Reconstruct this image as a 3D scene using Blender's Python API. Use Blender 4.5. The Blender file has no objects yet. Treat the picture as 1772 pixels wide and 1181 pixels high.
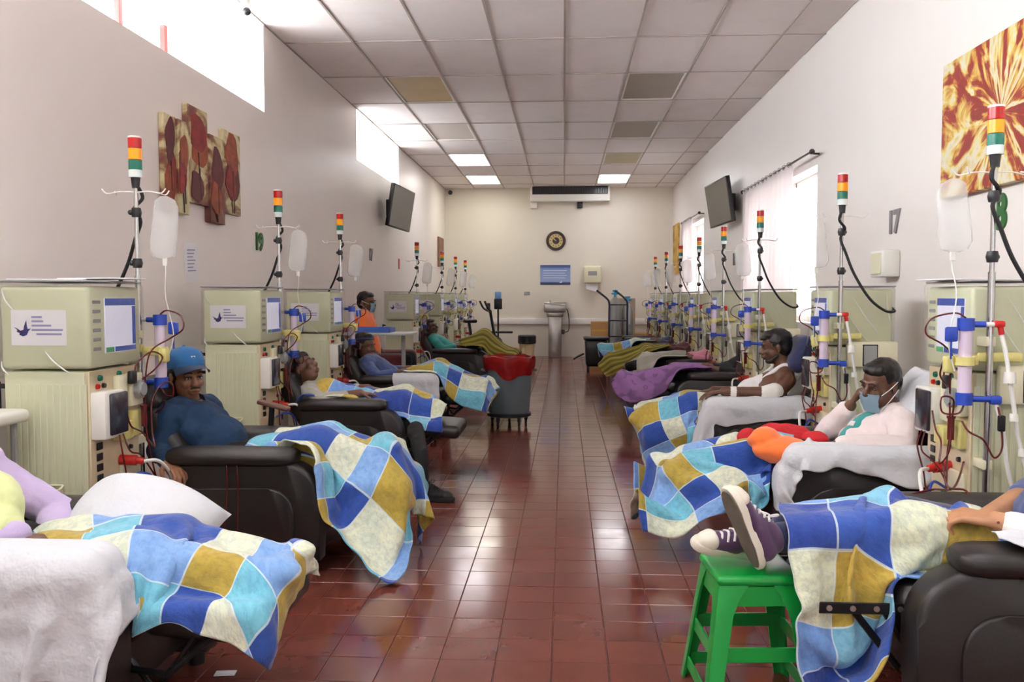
import bpy, bmesh, math, random
import numpy as np
from mathutils import Vector, Matrix, Euler, noise

random.seed(7); np.random.seed(7)
scn = bpy.context.scene
COL = scn.collection
PI = math.pi

# ------------------------------------------------------------------ camera
FPX, CXP, CYP = 1500.0, 886.0, 590.5
YAW, PITCH = math.atan(90 / FPX), math.atan(76.5 / FPX)
CAM = Vector((0, 0, 1.3))
cam = bpy.data.objects.new('camera', bpy.data.cameras.new('camera'))
COL.objects.link(cam)
cam.location = CAM
cam.rotation_euler = (PI / 2 - PITCH, 0, YAW)
cam.data.sensor_width = 36.0
cam.data.lens = FPX / 1772 * 36.0
cam.data.clip_end = 200
scn.camera = cam

# ------------------------------------------------------------------ world, daylight, exposure
SKY = 17.0
world = bpy.data.worlds.new('world'); scn.world = world
world.use_nodes = True
bg = world.node_tree.nodes['Background']
bg.inputs[0].default_value = (0.93, 0.96, 1.0, 1)
bg.inputs[1].default_value = SKY
sun = bpy.data.objects.new('sun', bpy.data.lights.new('sun', 'SUN')); COL.objects.link(sun)
sun.data.energy = 18.0; sun.data.angle = math.radians(3); sun.data.color = (1.0, 0.95, 0.90)
sun.rotation_euler = Vector((-0.66, -0.16, 0.74)).to_track_quat('Z', 'Y').to_euler()      # from the left, steep: falls on the clerestory sills
scn.view_settings.view_transform = 'Standard'
scn.view_settings.look = 'None'
scn.view_settings.exposure = 0.70
scn.view_settings.gamma = 1.0
scn.view_settings.use_curve_mapping = False
try:
    scn.cycles.max_bounces = 10
    scn.cycles.diffuse_bounces = 6
    scn.cycles.transparent_max_bounces = 24
    scn.cycles.caustics_reflective = False
    scn.cycles.caustics_refractive = False
    scn.cycles.sample_clamp_indirect = 6.0
except Exception:
    pass

# ------------------------------------------------------------------ pixel <-> place helpers (measuring aids)
_cp, _sp, _cy, _sy = math.cos(PITCH), math.sin(PITCH), math.cos(YAW), math.sin(YAW)
FW = Vector((-_sy * _cp, _cy * _cp, -_sp)); RT = Vector((_cy, _sy, 0)); UP = Vector((-_sy * _sp, _cy * _sp, _cp))
def ray(x, y): return FW + RT * ((x - CXP) / FPX) + UP * ((CYP - y) / FPX)
def at_y(x, y, Y): d = ray(x, y); return CAM + d * (Y / d.y)
def at_x(x, y, X): d = ray(x, y); return CAM + d * (X / d.x)
def at_z(x, y, Z): d = ray(x, y); return CAM + d * ((Z - 1.3) / d.z)

# ------------------------------------------------------------------ object helpers
def tag(o, label=None, cat=None, group=None, kind=None):
    if label: o['label'] = label
    if cat: o['category'] = cat
    if group: o['group'] = group
    if kind: o['kind'] = kind
    return o
def thing(name, label, cat, loc=(0, 0, 0), rz=0, group=None):
    o = bpy.data.objects.new(name, None); COL.objects.link(o)
    o.empty_display_size = 0.1
    o.location = loc; o.rotation_euler = (0, 0, rz)
    return tag(o, label, cat, group)
def link_mesh(name, me, m, parent=None, world=False):
    o = bpy.data.objects.new(name, me); COL.objects.link(o)
    if m is not None and not me.materials: me.materials.append(m)
    if parent is not None:
        o.parent = parent
        if world:                                   # verts given in world space under an unrotated Empty
            root = parent
            off = Vector((0, 0, 0))
            while root is not None:
                off += root.location; root = root.parent
            me.transform(Matrix.Translation(-off))
    return o
def obj(name, bm, m, parent=None, world=False, sharp=38, flat=False):
    bmesh.ops.recalc_face_normals(bm, faces=bm.faces[:])
    ca = math.radians(sharp)
    for f in bm.faces: f.smooth = not flat
    if not flat:
        for e in bm.edges:
            if len(e.link_faces) == 2: e.smooth = e.calc_face_angle(0) < ca
    me = bpy.data.meshes.new(name); bm.to_mesh(me); bm.free()
    return link_mesh(name, me, m, parent, world)
def struct(name, bm, m, parent=None, **k):
    o = obj(name, bm, m, parent, **k)
    if parent is None: o['kind'] = 'structure'
    return o
def copy_tree(o, parent=None):
    c = o.copy(); COL.objects.link(c); c.parent = parent
    for ch in list(o.children): copy_tree(ch, c)
    return c
def new(): return bmesh.new()

# ------------------------------------------------------------------ shape helpers (all add to a bmesh)
def _xf(bm, verts, M):
    if M is not None: bmesh.ops.transform(bm, matrix=M, verts=verts)
def rbox(bm, lo, hi, bev=0.0, seg=2, M=None):
    lo, hi = Vector(lo), Vector(hi)
    r = bmesh.ops.create_cube(bm, size=1.0)
    vs = r['verts']; s = hi - lo; c = (hi + lo) / 2
    for v in vs: v.co = Vector((v.co.x * s.x, v.co.y * s.y, v.co.z * s.z)) + c
    if bev > 0:
        bev = min(bev, min(s) * 0.49)
        es = list({e for v in vs for e in v.link_edges})
        rr = bmesh.ops.bevel(bm, geom=vs + es, offset=bev, segments=seg, affect='EDGES', profile=0.5)
        vs = list({v for f in rr['faces'] for v in f.verts} | {v for v in vs if v.is_valid})
    _xf(bm, vs, M)
    return vs
def cyl(bm, p0, p1, r0, r1=None, n=14, caps=True):
    p0, p1 = Vector(p0), Vector(p1); r1 = r0 if r1 is None else r1
    d = (p1 - p0)
    q = d.to_track_quat('Z', 'Y').to_matrix()
    a, b = [], []
    for i in range(n):
        t = 2 * PI * i / n; u = q @ Vector((math.cos(t), math.sin(t), 0))
        a.append(bm.verts.new(p0 + u * r0)); b.append(bm.verts.new(p1 + u * r1))
    for i in range(n):
        j = (i + 1) % n; bm.faces.new((a[i], a[j], b[j], b[i]))
    if caps:
        bm.faces.new(a[::-1]); bm.faces.new(b)
def spline(pts, k=6, closed=False):
    P = [Vector(p) for p in pts]; out = []
    n = len(P)
    if n < 3: return P
    for i in range(n - 1):
        a = P[max(i - 1, 0)]; b = P[i]; c = P[i + 1]; d = P[min(i + 2, n - 1)]
        for s in range(k):
            t = s / k
            out.append(0.5 * ((2 * b) + (c - a) * t + (2 * a - 5 * b + 4 * c - d) * t * t + (3 * b - a - 3 * c + d) * t ** 3))
    out.append(P[-1]); return out
def tube(bm, pts, r, n=8, k=6, smooth=True, caps=True):
    P = spline(pts, k) if smooth else [Vector(p) for p in pts]
    rr = r if callable(r) else (lambda t: r)
    ref = None; rings = []
    for i, p in enumerate(P):
        d = (P[min(i + 1, len(P) - 1)] - P[max(i - 1, 0)]).normalized()
        if ref is None:
            ref = d.orthogonal().normalized()
        ref = (ref - d * ref.dot(d))
        ref = ref.normalized() if ref.length > 1e-6 else d.orthogonal().normalized()
        w = d.cross(ref); R = rr(i / max(1, len(P) - 1))
        rings.append([bm.verts.new(p + ref * (math.cos(2 * PI * j / n) * R) + w * (math.sin(2 * PI * j / n) * R)) for j in range(n)])
    for a, b in zip(rings, rings[1:]):
        for j in range(n): bm.faces.new((a[j], a[(j + 1) % n], b[(j + 1) % n], b[j]))
    if caps:
        bm.faces.new(rings[0][::-1]); bm.faces.new(rings[-1])
def ball(bm, c, r, M=None, u=16, v=10):
    r = (r, r, r) if not hasattr(r, '__len__') else r
    prof = [(math.sin(PI * i / v), -math.cos(PI * i / v)) for i in range(v + 1)]; prof[0] = (0, -1.0); prof[-1] = (0, 1.0)
    m = Matrix.Translation(Vector(c)) @ (M.to_4x4() if M is not None else Matrix.Identity(4)) @ Matrix.Diagonal((*r, 1))
    return lathe(bm, prof, (0, 0, 0), u, full=m)
def lathe(bm, prof, c=(0, 0, 0), n=20, M=None, full=None):
    c = Vector(c); rings = []
    new_v = []
    for (r, z) in prof:
        if r < 1e-5:
            v = bm.verts.new((0, 0, z)); rings.append([v]); new_v.append(v)
        else:
            ring = [bm.verts.new((r * math.cos(2 * PI * i / n), r * math.sin(2 * PI * i / n), z)) for i in range(n)]
            rings.append(ring); new_v += ring
    for a, b in zip(rings, rings[1:]):
        if len(a) == 1 and len(b) == 1: continue
        for i in range(n):
            j = (i + 1) % n
            if len(a) == 1: bm.faces.new((a[0], b[i], b[j]))
            elif len(b) == 1: bm.faces.new((a[i], a[j], b[0]))
            else: bm.faces.new((a[i], a[j], b[j], b[i]))
    m = full if full is not None else Matrix.Translation(c) @ (M.to_4x4() if M is not None else Matrix.Identity(4))
    for v in new_v: v.co = m @ v.co
    return new_v
def prism(bm, poly, lo, hi, plane='xz', bev=0.0, seg=2):
    """poly in 2D, extruded along the third axis from lo to hi"""
    def P(a, b, t):
        return {'xz': (a, t, b), 'yz': (t, a, b), 'xy': (a, b, t)}[plane]
    A = [bm.verts.new(P(a, b, lo)) for a, b in poly]; B = [bm.verts.new(P(a, b, hi)) for a, b in poly]
    fs = [bm.faces.new(A), bm.faces.new(B[::-1])]
    n = len(poly)
    for i in range(n):
        j = (i + 1) % n; fs.append(bm.faces.new((A[i], B[i], B[j], A[j])))
    if bev > 0:
        es = list({e for f in fs[:2] for e in f.edges})
        bmesh.ops.bevel(bm, geom=es, offset=bev, segments=seg, affect='EDGES', profile=0.5)
def arc(cx, cy, r, a0, a1, n=8, ry=None):
    ry = r if ry is None else ry
    return [(cx + r * math.cos(math.radians(a0 + (a1 - a0) * i / n)), cy + ry * math.sin(math.radians(a0 + (a1 - a0) * i / n))) for i in range(n + 1)]
def quad_box(bm, pts, t):
    """slab from 4 corner points, thickness vector t"""
    A = [bm.verts.new(Vector(p)) for p in pts]; B = [bm.verts.new(Vector(p) + Vector(t)) for p in pts]
    bm.faces.new(A); bm.faces.new(B[::-1])
    for i in range(4):
        j = (i + 1) % 4; bm.faces.new((A[i], B[i], B[j], A[j]))
def text_mesh(name, txt, size, m, parent, M, extrude=0.002, align='CENTER', bold=0.0):
    cu = bpy.data.curves.new(name, 'FONT'); cu.body = txt; cu.size = size; cu.extrude = extrude
    cu.align_x = align; cu.align_y = 'CENTER'; cu.offset = bold
    o = bpy.data.objects.new(name, cu); COL.objects.link(o)
    dg = bpy.context.evaluated_depsgraph_get(); dg.update()
    me = bpy.data.meshes.new_from_object(o.evaluated_get(dg)); COL.objects.unlink(o); bpy.data.objects.remove(o)
    me.transform(M)
    me.materials.clear()
    return link_mesh(name, me, m, parent)

# ------------------------------------------------------------------ materials
def lin(c):
    c = [x / 255 for x in c[:3]]
    return tuple(x / 12.92 if x <= 0.04045 else ((x + 0.055) / 1.055) ** 2.4 for x in c) + (1,)
class NT:
    def __init__(s, name):
        s.m = bpy.data.materials.new(name); s.m.use_nodes = True
        s.t = s.m.node_tree; s.N = s.t.nodes; s.b = s.N['Principled BSDF']; s.out = s.N['Material Output']
    def n(s, ty, **kw):
        x = s.N.new(ty)
        for k, v in kw.items(): setattr(x, k, v)
        return x
    def l(s, a, b): s.t.links.new(a, b)
    def math(s, op, a, b=None):
        x = s.n('ShaderNodeMath', operation=op)
        for i, v in enumerate((a, b)):
            if v is None: continue
            if isinstance(v, (int, float)): x.inputs[i].default_value = v
            else: s.l(v, x.inputs[i])
        return x.outputs[0]
    def ramp(s, fac, stops, interp='LINEAR'):
        r = s.n('ShaderNodeValToRGB'); r.color_ramp.interpolation = interp
        els = r.color_ramp.elements
        while len(els) < len(stops): els.new(0.5)
        for e, (p, c) in zip(els, stops): e.position = p; e.color = c
        s.l(fac, r.inputs[0]); return r.outputs[0]
    def mix(s, fac, a, b, mode='MIX'):
        x = s.n('ShaderNodeMix', data_type='RGBA', blend_type=mode)
        for sock, v in ((x.inputs[0], fac), (x.inputs[6], a), (x.inputs[7], b)):
            if isinstance(v, (int, float, tuple)): sock.default_value = v
            else: s.l(v, sock)
        return x.outputs[2]
    def noise(s, scale, detail=3, rough=0.5, co=None):
        x = s.n('ShaderNodeTexNoise'); x.inputs['Scale'].default_value = scale
        x.inputs['Detail'].default_value = detail; x.inputs['Roughness'].default_value = rough
        if co is not None: s.l(co, x.inputs['Vector'])
        return x.outputs[0]
    def bump(s, h, strength, dist=0.01):
        x = s.n('ShaderNodeBump'); x.inputs['Strength'].default_value = strength; x.inputs['Distance'].default_value = dist
        s.l(h, x.inputs['Height']); s.l(x.outputs[0], s.b.inputs['Normal']); return x
    def obj_co(s): return s.n('ShaderNodeTexCoord').outputs['Object']
def mat(name, rgb, rough=0.5, metal=0.0, var=0.0, vscale=6.0, bump=0.0, bscale=80.0, bdist=0.004, coat=0.0, sheen=0.0, emis=0.0, alpha=1.0, spec=0.5):
    s = NT(name); b = s.b
    c = lin(rgb)
    b.inputs['Base Color'].default_value = c
    b.inputs['Roughness'].default_value = rough; b.inputs['Metallic'].default_value = metal
    b.inputs['Specular IOR Level'].default_value = spec
    if coat: b.inputs['Coat Weight'].default_value = coat; b.inputs['Coat Roughness'].default_value = 0.1
    if sheen: b.inputs['Sheen Weight'].default_value = sheen; b.inputs['Sheen Roughness'].default_value = 0.6
    if emis: b.inputs['Emission Color'].default_value = c; b.inputs['Emission Strength'].default_value = emis
    if alpha < 1: b.inputs['Alpha'].default_value = alpha
    if var or bump: co = s.obj_co()
    if var:
        nz = s.noise(vscale, 4, 0.6, co)
        d = tuple(x * (1 - var) for x in c[:3]) + (1,); h = tuple(min(1, x * (1 + var)) for x in c[:3]) + (1,)
        s.l(s.ramp(nz, [(0.3, d), (0.7, h)]), b.inputs['Base Color'])
    if bump: s.bump(s.noise(bscale, 3, 0.6, co), bump, bdist)
    return s.m
def clear_film(name, gloss=0.12, tint=(245, 248, 240), rough=0.12, bumps=0.4, bscale=18):
    """thin clear plastic: mostly transparent, glossy creases"""
    s = NT(name)
    tr = s.n('ShaderNodeBsdfTransparent'); tr.inputs[0].default_value = lin(tint)
    gl = s.n('ShaderNodeBsdfGlossy'); gl.inputs['Roughness'].default_value = rough
    gl.inputs[0].default_value = (0.9, 0.9, 0.9, 1)
    bp = s.n('ShaderNodeBump'); bp.inputs['Strength'].default_value = bumps; bp.inputs['Distance'].default_value = 0.03
    s.l(s.noise(bscale, 2, 0.5, s.obj_co()), bp.inputs['Height']); s.l(bp.outputs[0], gl.inputs['Normal'])
    fr = s.n('ShaderNodeFresnel'); fr.inputs[0].default_value = 1.4; s.l(bp.outputs[0], fr.inputs['Normal'])
    f = s.math('ADD', s.math('MULTIPLY', fr.outputs[0], 0.28), gloss)
    mx = s.n('ShaderNodeMixShader'); s.l(f, mx.inputs[0]); s.l(tr.outputs[0], mx.inputs[1]); s.l(gl.outputs[0], mx.inputs[2])
    s.l(mx.outputs[0], s.out.inputs['Surface'])
    return s.m

M = {}
M['wall'] = mat('wall_paint', (234, 227, 222), 0.34, var=0.02, vscale=0.8, bump=0.05, bscale=6, bdist=0.02)
M['wall_back'] = mat('wall_paint_back', (228, 221, 208), 0.5, var=0.02, vscale=0.8)
M['sill'] = mat('sill_paint', (238, 234, 232), 0.5)
M['red_steel'] = mat('red_steel', (168, 24, 14), 0.45)
M['tbar'] = mat('ceiling_grid_metal', (176, 164, 156), 0.5)
M['cream'] = mat('cream_plastic', (206, 209, 178), 0.42, var=0.03, vscale=3)
M['cream2'] = mat('pale_plastic', (224, 220, 190), 0.4)
M['tan'] = mat('tan_panel', (205, 190, 158), 0.45, var=0.05, vscale=20)
M['white_pl'] = mat('white_plastic', (235, 234, 226), 0.35)
M['yellow_pl'] = mat('yellow_plastic', (214, 205, 130), 0.45, var=0.08, vscale=30)
M['black_pl'] = mat('black_plastic', (24, 24, 27), 0.35)
M['dark_door'] = mat('dark_glass_door', (45, 42, 50), 0.18, var=0.2, vscale=30)
M['rubber'] = mat('black_rubber', (16, 16, 17), 0.6)
M['steel'] = mat('steel', (175, 172, 168), 0.3, metal=0.9, var=0.08, vscale=10)
M['chrome'] = mat('chrome', (200, 200, 198), 0.18, metal=1.0)
M['grey_pl'] = mat('grey_plastic', (150, 152, 150), 0.4)
M['blood'] = mat('blood_line', (88, 18, 20), 0.25)
M['red_pl'] = mat('red_plastic', (190, 30, 26), 0.35)
M['blue_pl'] = mat('blue_plastic', (34, 66, 168), 0.35)
M['lavender'] = mat('dialyzer_fibre', (214, 198, 216), 0.3)
M['hose'] = mat('white_hose', (232, 232, 226), 0.4)
M['paper'] = mat('paper', (236, 236, 240), 0.7)
M['ink'] = mat('ink_blue', (52, 48, 110), 0.7)
M['ink2'] = mat('ink_pale', (150, 150, 190), 0.7)
M['green_pl'] = mat('green_light', (20, 110, 90), 0.25)
M['red_l'] = mat('red_lens', (178, 22, 22), 0.2)
M['amber_l'] = mat('amber_lens', (245, 160, 20), 0.2)
M['clear_l'] = mat('clear_lens', (225, 238, 236), 0.15)
M['film'] = clear_film('clear_plastic_film', 0.004, (255, 255, 254), rough=0.14, bumps=0.5, bscale=14)
M['bag'] = mat('saline_bag_plastic', (238, 240, 240), 0.2, alpha=0.3)
M['leather'] = mat('dark_leather', (29, 24, 23), 0.42, var=0.12, vscale=12, bump=0.25, bscale=160, bdist=0.002)
M['black_metal'] = mat('black_metal', (18, 18, 20), 0.35, metal=0.3)
M['sheet'] = mat('white_sheet', (208, 211, 216), 0.9, var=0.03, vscale=5, bump=0.5, bscale=16, bdist=0.02)
# ================================================================== the room
XL, XR, YB, YF, ZC = -2.6, 2.33, 18.9, -3.6, 3.65
XO = -3.45                                    # glazing plane of the clerestory recess

# ---- floor: red cement tiles 20 cm
def floor_material():
    s = NT('red_floor_tile'); b = s.b
    oi = s.n('ShaderNodeObjectInfo'); ge = s.n('ShaderNodeNewGeometry')
    rnd = s.math('FRACT', s.math('ADD', oi.outputs['Random'], ge.outputs['Random Per Island']))
    base = s.ramp(rnd, [(0.0, lin((94, 47, 38))), (0.5, lin((99, 50, 41))), (1.0, lin((105, 54, 44)))])
    co = s.n('ShaderNodeNewGeometry').outputs['Position']
    nz = s.noise(5, 4, 0.6, co)
    col = s.mix(0.35, base, s.ramp(nz, [(0.35, lin((88, 43, 35))), (0.7, lin((112, 60, 49)))]))
    s.l(col, b.inputs['Base Color'])
    r = s.ramp(s.noise(2.3, 4, 0.6, co), [(0.3, (0.10, 0.10, 0.10, 1)), (0.75, (0.22, 0.22, 0.22, 1))])
    s.l(r, b.inputs['Roughness'])
    s.bump(s.noise(3.0, 1, 0.4, co), 0.02, 0.02)
    return s.m
M['floor'] = floor_material()
M['grout'] = mat('dark_grout', (84, 42, 35), 0.5)
bm = new(); rbox(bm, (XL - 0.1, YF, -0.12), (XR + 0.1, YB + 0.1, -0.0035))
floor = struct('floor', bm, M['grout'])
P = 0.2
def tile_bm(bm, x, y, g=0.0012, c=0.002):
    lo, hi = g, P - g
    A = [bm.verts.new((x + a, y + b_, -0.0034)) for a, b_ in ((lo, lo), (hi, lo), (hi, hi), (lo, hi))]
    B = [bm.verts.new((x + a, y + b_, 0)) for a, b_ in ((lo + c, lo + c), (hi - c, lo + c), (hi - c, hi - c), (lo + c, hi - c))]
    bm.faces.new(B)
    for i in range(4):
        j = (i + 1) % 4; bm.faces.new((A[i], A[j], B[j], B[i]))
bm = new(); tile_bm(bm, -P / 2, -P / 2)
for f in bm.faces: f.smooth = False
tme = bpy.data.meshes.new('tile'); bm.to_mesh(tme); bm.free(); tme.materials.append(M['floor'])
big = new()
nx0 = math.ceil((XL + 0.44) / P) - 1
ntile = 0
rt = random.Random(3)
for iy in range(int((YF - 3.63) / P), int((YB - 3.63) / P)):
    for ix in range(-11, 14):
        x, y = -0.44 + ix * P, 3.63 + iy * P
        if x < XL - 0.05 or x + P > XR + 0.1: continue
        if -1.05 < x < 0.85 and 2.6 < y < 8.5 and ntile < 300:
            o = bpy.data.objects.new('tile', tme); COL.objects.link(o); o.parent = floor
            o.location = (x + P / 2, y + P / 2, rt.uniform(-0.0004, 0.0002))
            o.rotation_euler = (rt.gauss(0, 0.0022), rt.gauss(0, 0.0022), 0); ntile += 1
        else:
            tile_bm(big, x, y)
o = obj('tile_field', big, M['floor'], floor, flat=True); o['kind'] = 'stuff'

# ---- ceiling: lay-in panels in a metal grid
def ceil_material():
    s = NT('ceiling_panel'); b = s.b
    oi = s.n('ShaderNodeObjectInfo')
    base = s.ramp(oi.outputs['Random'], [(0, lin((238, 231, 229))), (1, lin((245, 239, 237)))])
    co = s.n('ShaderNodeNewGeometry').outputs['Position']
    nz = s.noise(1.7, 5, 0.65, co)
    s.l(s.mix(s.ramp(nz, [(0.5, (0, 0, 0, 1)), (0.8, (0.35, 0.35, 0.35, 1))]), base, lin((214, 203, 196))), b.inputs['Base Color'])
    b.inputs['Roughness'].default_value = 0.75
    s.bump(s.noise(60, 3, 0.6, co), 0.15, 0.004)
    return s.m
M['ceil'] = ceil_material()
bm = new(); rbox(bm, (XO - 0.3, YF, ZC + 0.06), (XR + 0.2, YB + 0.1, ZC + 0.16))
ceiling = struct('ceiling', bm, M['sill'])
GX = [XL + 0.65 * i for i in range(8)] + [XR]
GX = [XO] + GX
GY = [8.03 + 1.27 * k for k in range(-9, 9)] + [YB]
GY[0] = YF
LIGHTS = {}                                   # (col, row) -> state
def col_of(x): return max(i for i in range(len(GX) - 1) if GX[i] <= x + 1e-4)
def row_of(y): return max(i for i in range(len(GY) - 1) if GY[i] <= y + 1e-4)
for (x, y, st) in ((-1.9, 9.4, 'tinted'), (0.7, 9.4, 'grey'), (-1.9, 11.9, 'pale'), (0.7, 11.9, 'grey2'), (-1.9, 14.5, 'lit'), (0.7, 14.5, 'tinted2'),
                   (-1.9, 17.0, 'lit2'), (0.7, 17.0, 'lit3'), (-1.9, 1.75, 'litb'), (0.7, 1.75, 'litb2'), (-1.9, -0.8, 'litb3'), (0.7, -0.8, 'litb4')):  # litb panels are added out of view, to light the near room
    LIGHTS[(col_of(x + 0.1), row_of(y + 0.2))] = (st, x, y)
panel_cache = {}
for i in range(len(GX) - 1):
    for j in range(len(GY) - 1):
        if (i, j) in LIGHTS: continue
        w, d = GX[i + 1] - GX[i], GY[j + 1] - GY[j]
        if i == 0 and not (GY[j] < 7.4 or 10.0 < GY[j] < 13.6): continue
        key = (round(w, 3), round(d, 3))
        if key not in panel_cache:
            bm = new(); rbox(bm, (-w / 2 + 0.004, -d / 2 + 0.004, 0.004), (w / 2 - 0.004, d / 2 - 0.004, 0.02), 0.003, 1)
            me = bpy.data.meshes.new('ceiling_panel'); bm.to_mesh(me); bm.free(); me.materials.append(M['ceil']); panel_cache[key] = me
        o = bpy.data.objects.new('ceiling_panel', panel_cache[key]); COL.objects.link(o); o.parent = ceiling
        o.location = (GX[i] + w / 2, GY[j] + d / 2, ZC + rt.uniform(-0.002, 0.003))
        o.rotation_euler = (rt.gauss(0, 0.0012), rt.gauss(0, 0.002), 0)
for x in GX[1:-1]:
    bm = new(); rbox(bm, (x - 0.009, YF, ZC - 0.004), (x + 0.009, YB, ZC + 0.004)); rbox(bm, (x - 0.004, YF, ZC + 0.004), (x + 0.004, YB, ZC + 0.035))
    obj('grid_runner', bm, M['tbar'], ceiling)
for y in GY[1:-1]:
    bm = new()
    rbox(bm, ((XO if (y < 7.4 or 10.9 < y < 13.5) else XL), y - 0.007, ZC - 0.003), (XR, y + 0.007, ZC + 0.0035))
    obj('grid_cross_bar', bm, M['tbar'], ceiling)
# ceiling light fittings
def emis_mat(name, rgb, st):
    s = NT(name); s.b.inputs['Base Color'].default_value = lin(rgb); s.b.inputs['Emission Color'].default_value = lin(rgb)
    s.b.inputs['Emission Strength'].default_value = st; s.b.inputs['Roughness'].default_value = 0.4
    return s.m
LAMP = 7.0
LAMP_ADDED = 8.0  # strength of the added, unseen panels that brighten the near walls
M['diff_lit'] = emis_mat('lit_diffuser', (250, 250, 255), LAMP)
M['diff_lit_w'] = emis_mat('lit_diffuser_warm', (255, 252, 238), LAMP)
M['diff_added'] = emis_mat('lit_diffuser_added', (250, 250, 252), LAMP_ADDED)
M['diff_grey'] = mat('unlit_diffuser_grey', (150, 141, 128), 0.4, var=0.06, vscale=2)
M['diff_tint'] = mat('unlit_diffuser_yellowed', (196, 172, 122), 0.4, var=0.08, vscale=2)
M['diff_tint2'] = mat('unlit_diffuser_yellowed2', (172, 158, 118), 0.4, var=0.08, vscale=2)
M['diff_pale'] = mat('unlit_diffuser_pale', (196, 186, 180), 0.4)
llab = {'tinted': 'unlit yellowed ceiling light panel on the left, nearest of the left ones', 'grey': 'unlit grey ceiling light panel on the right, nearest of the right ones',
        'pale': 'unlit pale ceiling light panel on the left with a dark edge', 'grey2': 'second unlit grey ceiling light panel on the right',
        'lit': 'bright lit ceiling panel on the left, the larger of two', 'tinted2': 'unlit yellowed ceiling panel on the right before the lit one',
        'lit2': 'bright lit ceiling panel on the left nearest the back wall', 'lit3': 'bright lit ceiling panel right of the air conditioner', 'litb': 'added lit ceiling panel, unseen overhead on the left, just before the frame', 'litb2': 'added lit ceiling panel, unseen overhead on the right, just before the frame', 'litb3': 'added lit ceiling panel, unseen at the left rear, nearest the added glazed front', 'litb4': 'added lit ceiling panel, unseen at the right rear, nearest the added glazed front'}
lmat = {'tinted': 'diff_tint', 'grey': 'diff_grey', 'pale': 'diff_pale', 'grey2': 'diff_grey', 'lit': 'diff_lit', 'tinted2': 'diff_tint2', 'lit2': 'diff_lit_w', 'lit3': 'diff_lit', 'off': 'diff_pale'}
for (i, j), (st, lx, ly) in LIGHTS.items():
    w, d = GX[i + 1] - GX[i], GY[j + 1] - GY[j]
    t = thing('ceiling_light', llab.get(st, 'flat ceiling light panel overhead in the grid'), 'ceiling light', (GX[i] + w / 2, GY[j] + d / 2, ZC), 0, 'ceiling light panels' if st not in llab else None)
    bm = new()
    for (a, b_) in (((-w / 2 + .013, -d / 2 + .012), (-w / 2 + .035, d / 2 - .012)), ((w / 2 - .035, -d / 2 + .012), (w / 2 - .013, d / 2 - .012)), ((-w / 2 + .035, -d / 2 + .012), (w / 2 - .035, -d / 2 + .03)), ((-w / 2 + .035, d / 2 - .03), (w / 2 - .035, d / 2 - .012))):
        rbox(bm, (a[0], a[1], 0.0), (b_[0], b_[1], 0.03), 0.002, 1)
    obj('frame', bm, M['white_pl'], t)
    bm = new(); rbox(bm, (-w / 2 + .034, -d / 2 + .029, 0.014), (w / 2 - .034, d / 2 - .029, 0.024))
    obj('diffuser', bm, M[lmat.get(st, 'diff_added')], t)

# ---- walls
S1, S2 = 2.90, 3.02                           # clerestory sills
W1 = (YF, 7.47); W2 = (10.83, 13.6)
bm = new()
rbox(bm, (XL - 0.15, YF, 0), (XL, YB, S1))
rbox(bm, (XL - 0.15, W1[1], S1), (XL, W2[0], ZC + 0.06))
rbox(bm, (XL - 0.15, W2[0], S1), (XL, W2[1], S2))
rbox(bm, (XL - 0.15, W2[1], S1), (XL, YB, ZC + 0.06))
wall_left = struct('wall_left', bm, M['wall'])
bm = new(); rbox(bm, (XL - 0.1, YB, 0), (XR + 0.2, YB + 0.15, ZC + 0.06)); struct('wall_back', bm, M['wall_back'])
FX0, FX1, FZ0, FZ1 = -1.95, 1.75, 0.45, 2.75      # invented glazed front behind the camera, added to light ceiling and near walls
bm = new(); rbox(bm, (XO, YF - 0.15, 0), (FX0, YF, ZC + 0.06)); rbox(bm, (FX1, YF - 0.15, 0), (XR + 0.2, YF, ZC + 0.06)); rbox(bm, (FX0, YF - 0.15, 0), (FX1, YF, FZ0)); rbox(bm, (FX0, YF - 0.15, FZ1), (FX1, YF, ZC + 0.06)); struct('wall_front', bm, M['wall'])
bm = new()
for k in range(5):
    x = FX0 + (FX1 - FX0) * k / 4; rbox(bm, (x - 0.03, YF - 0.10, FZ0), (x + 0.03, YF - 0.05, FZ1), 0.004, 1)
rbox(bm, (FX0, YF - 0.10, FZ0), (FX1, YF - 0.05, FZ0 + 0.05), 0.004, 1); rbox(bm, (FX0, YF - 0.10, FZ1 - 0.05), (FX1, YF - 0.05, FZ1), 0.004, 1)
wf = struct('window_5', bm, M['white_pl']); gmf = clear_film('window_glass_5', 0.02, (140, 141, 141), 0.02, 0.0)  # made-up window; its tinted panes hold the added daylight down
for k in range(4):
    x0 = FX0 + (FX1 - FX0) * k / 4 + 0.03; x1 = FX0 + (FX1 - FX0) * (k + 1) / 4 - 0.03
    bm = new(); rbox(bm, (x0, YF - 0.08, FZ0 + 0.05), (x1, YF - 0.074, FZ1 - 0.05)); obj('pane', bm, gmf, wf)
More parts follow.
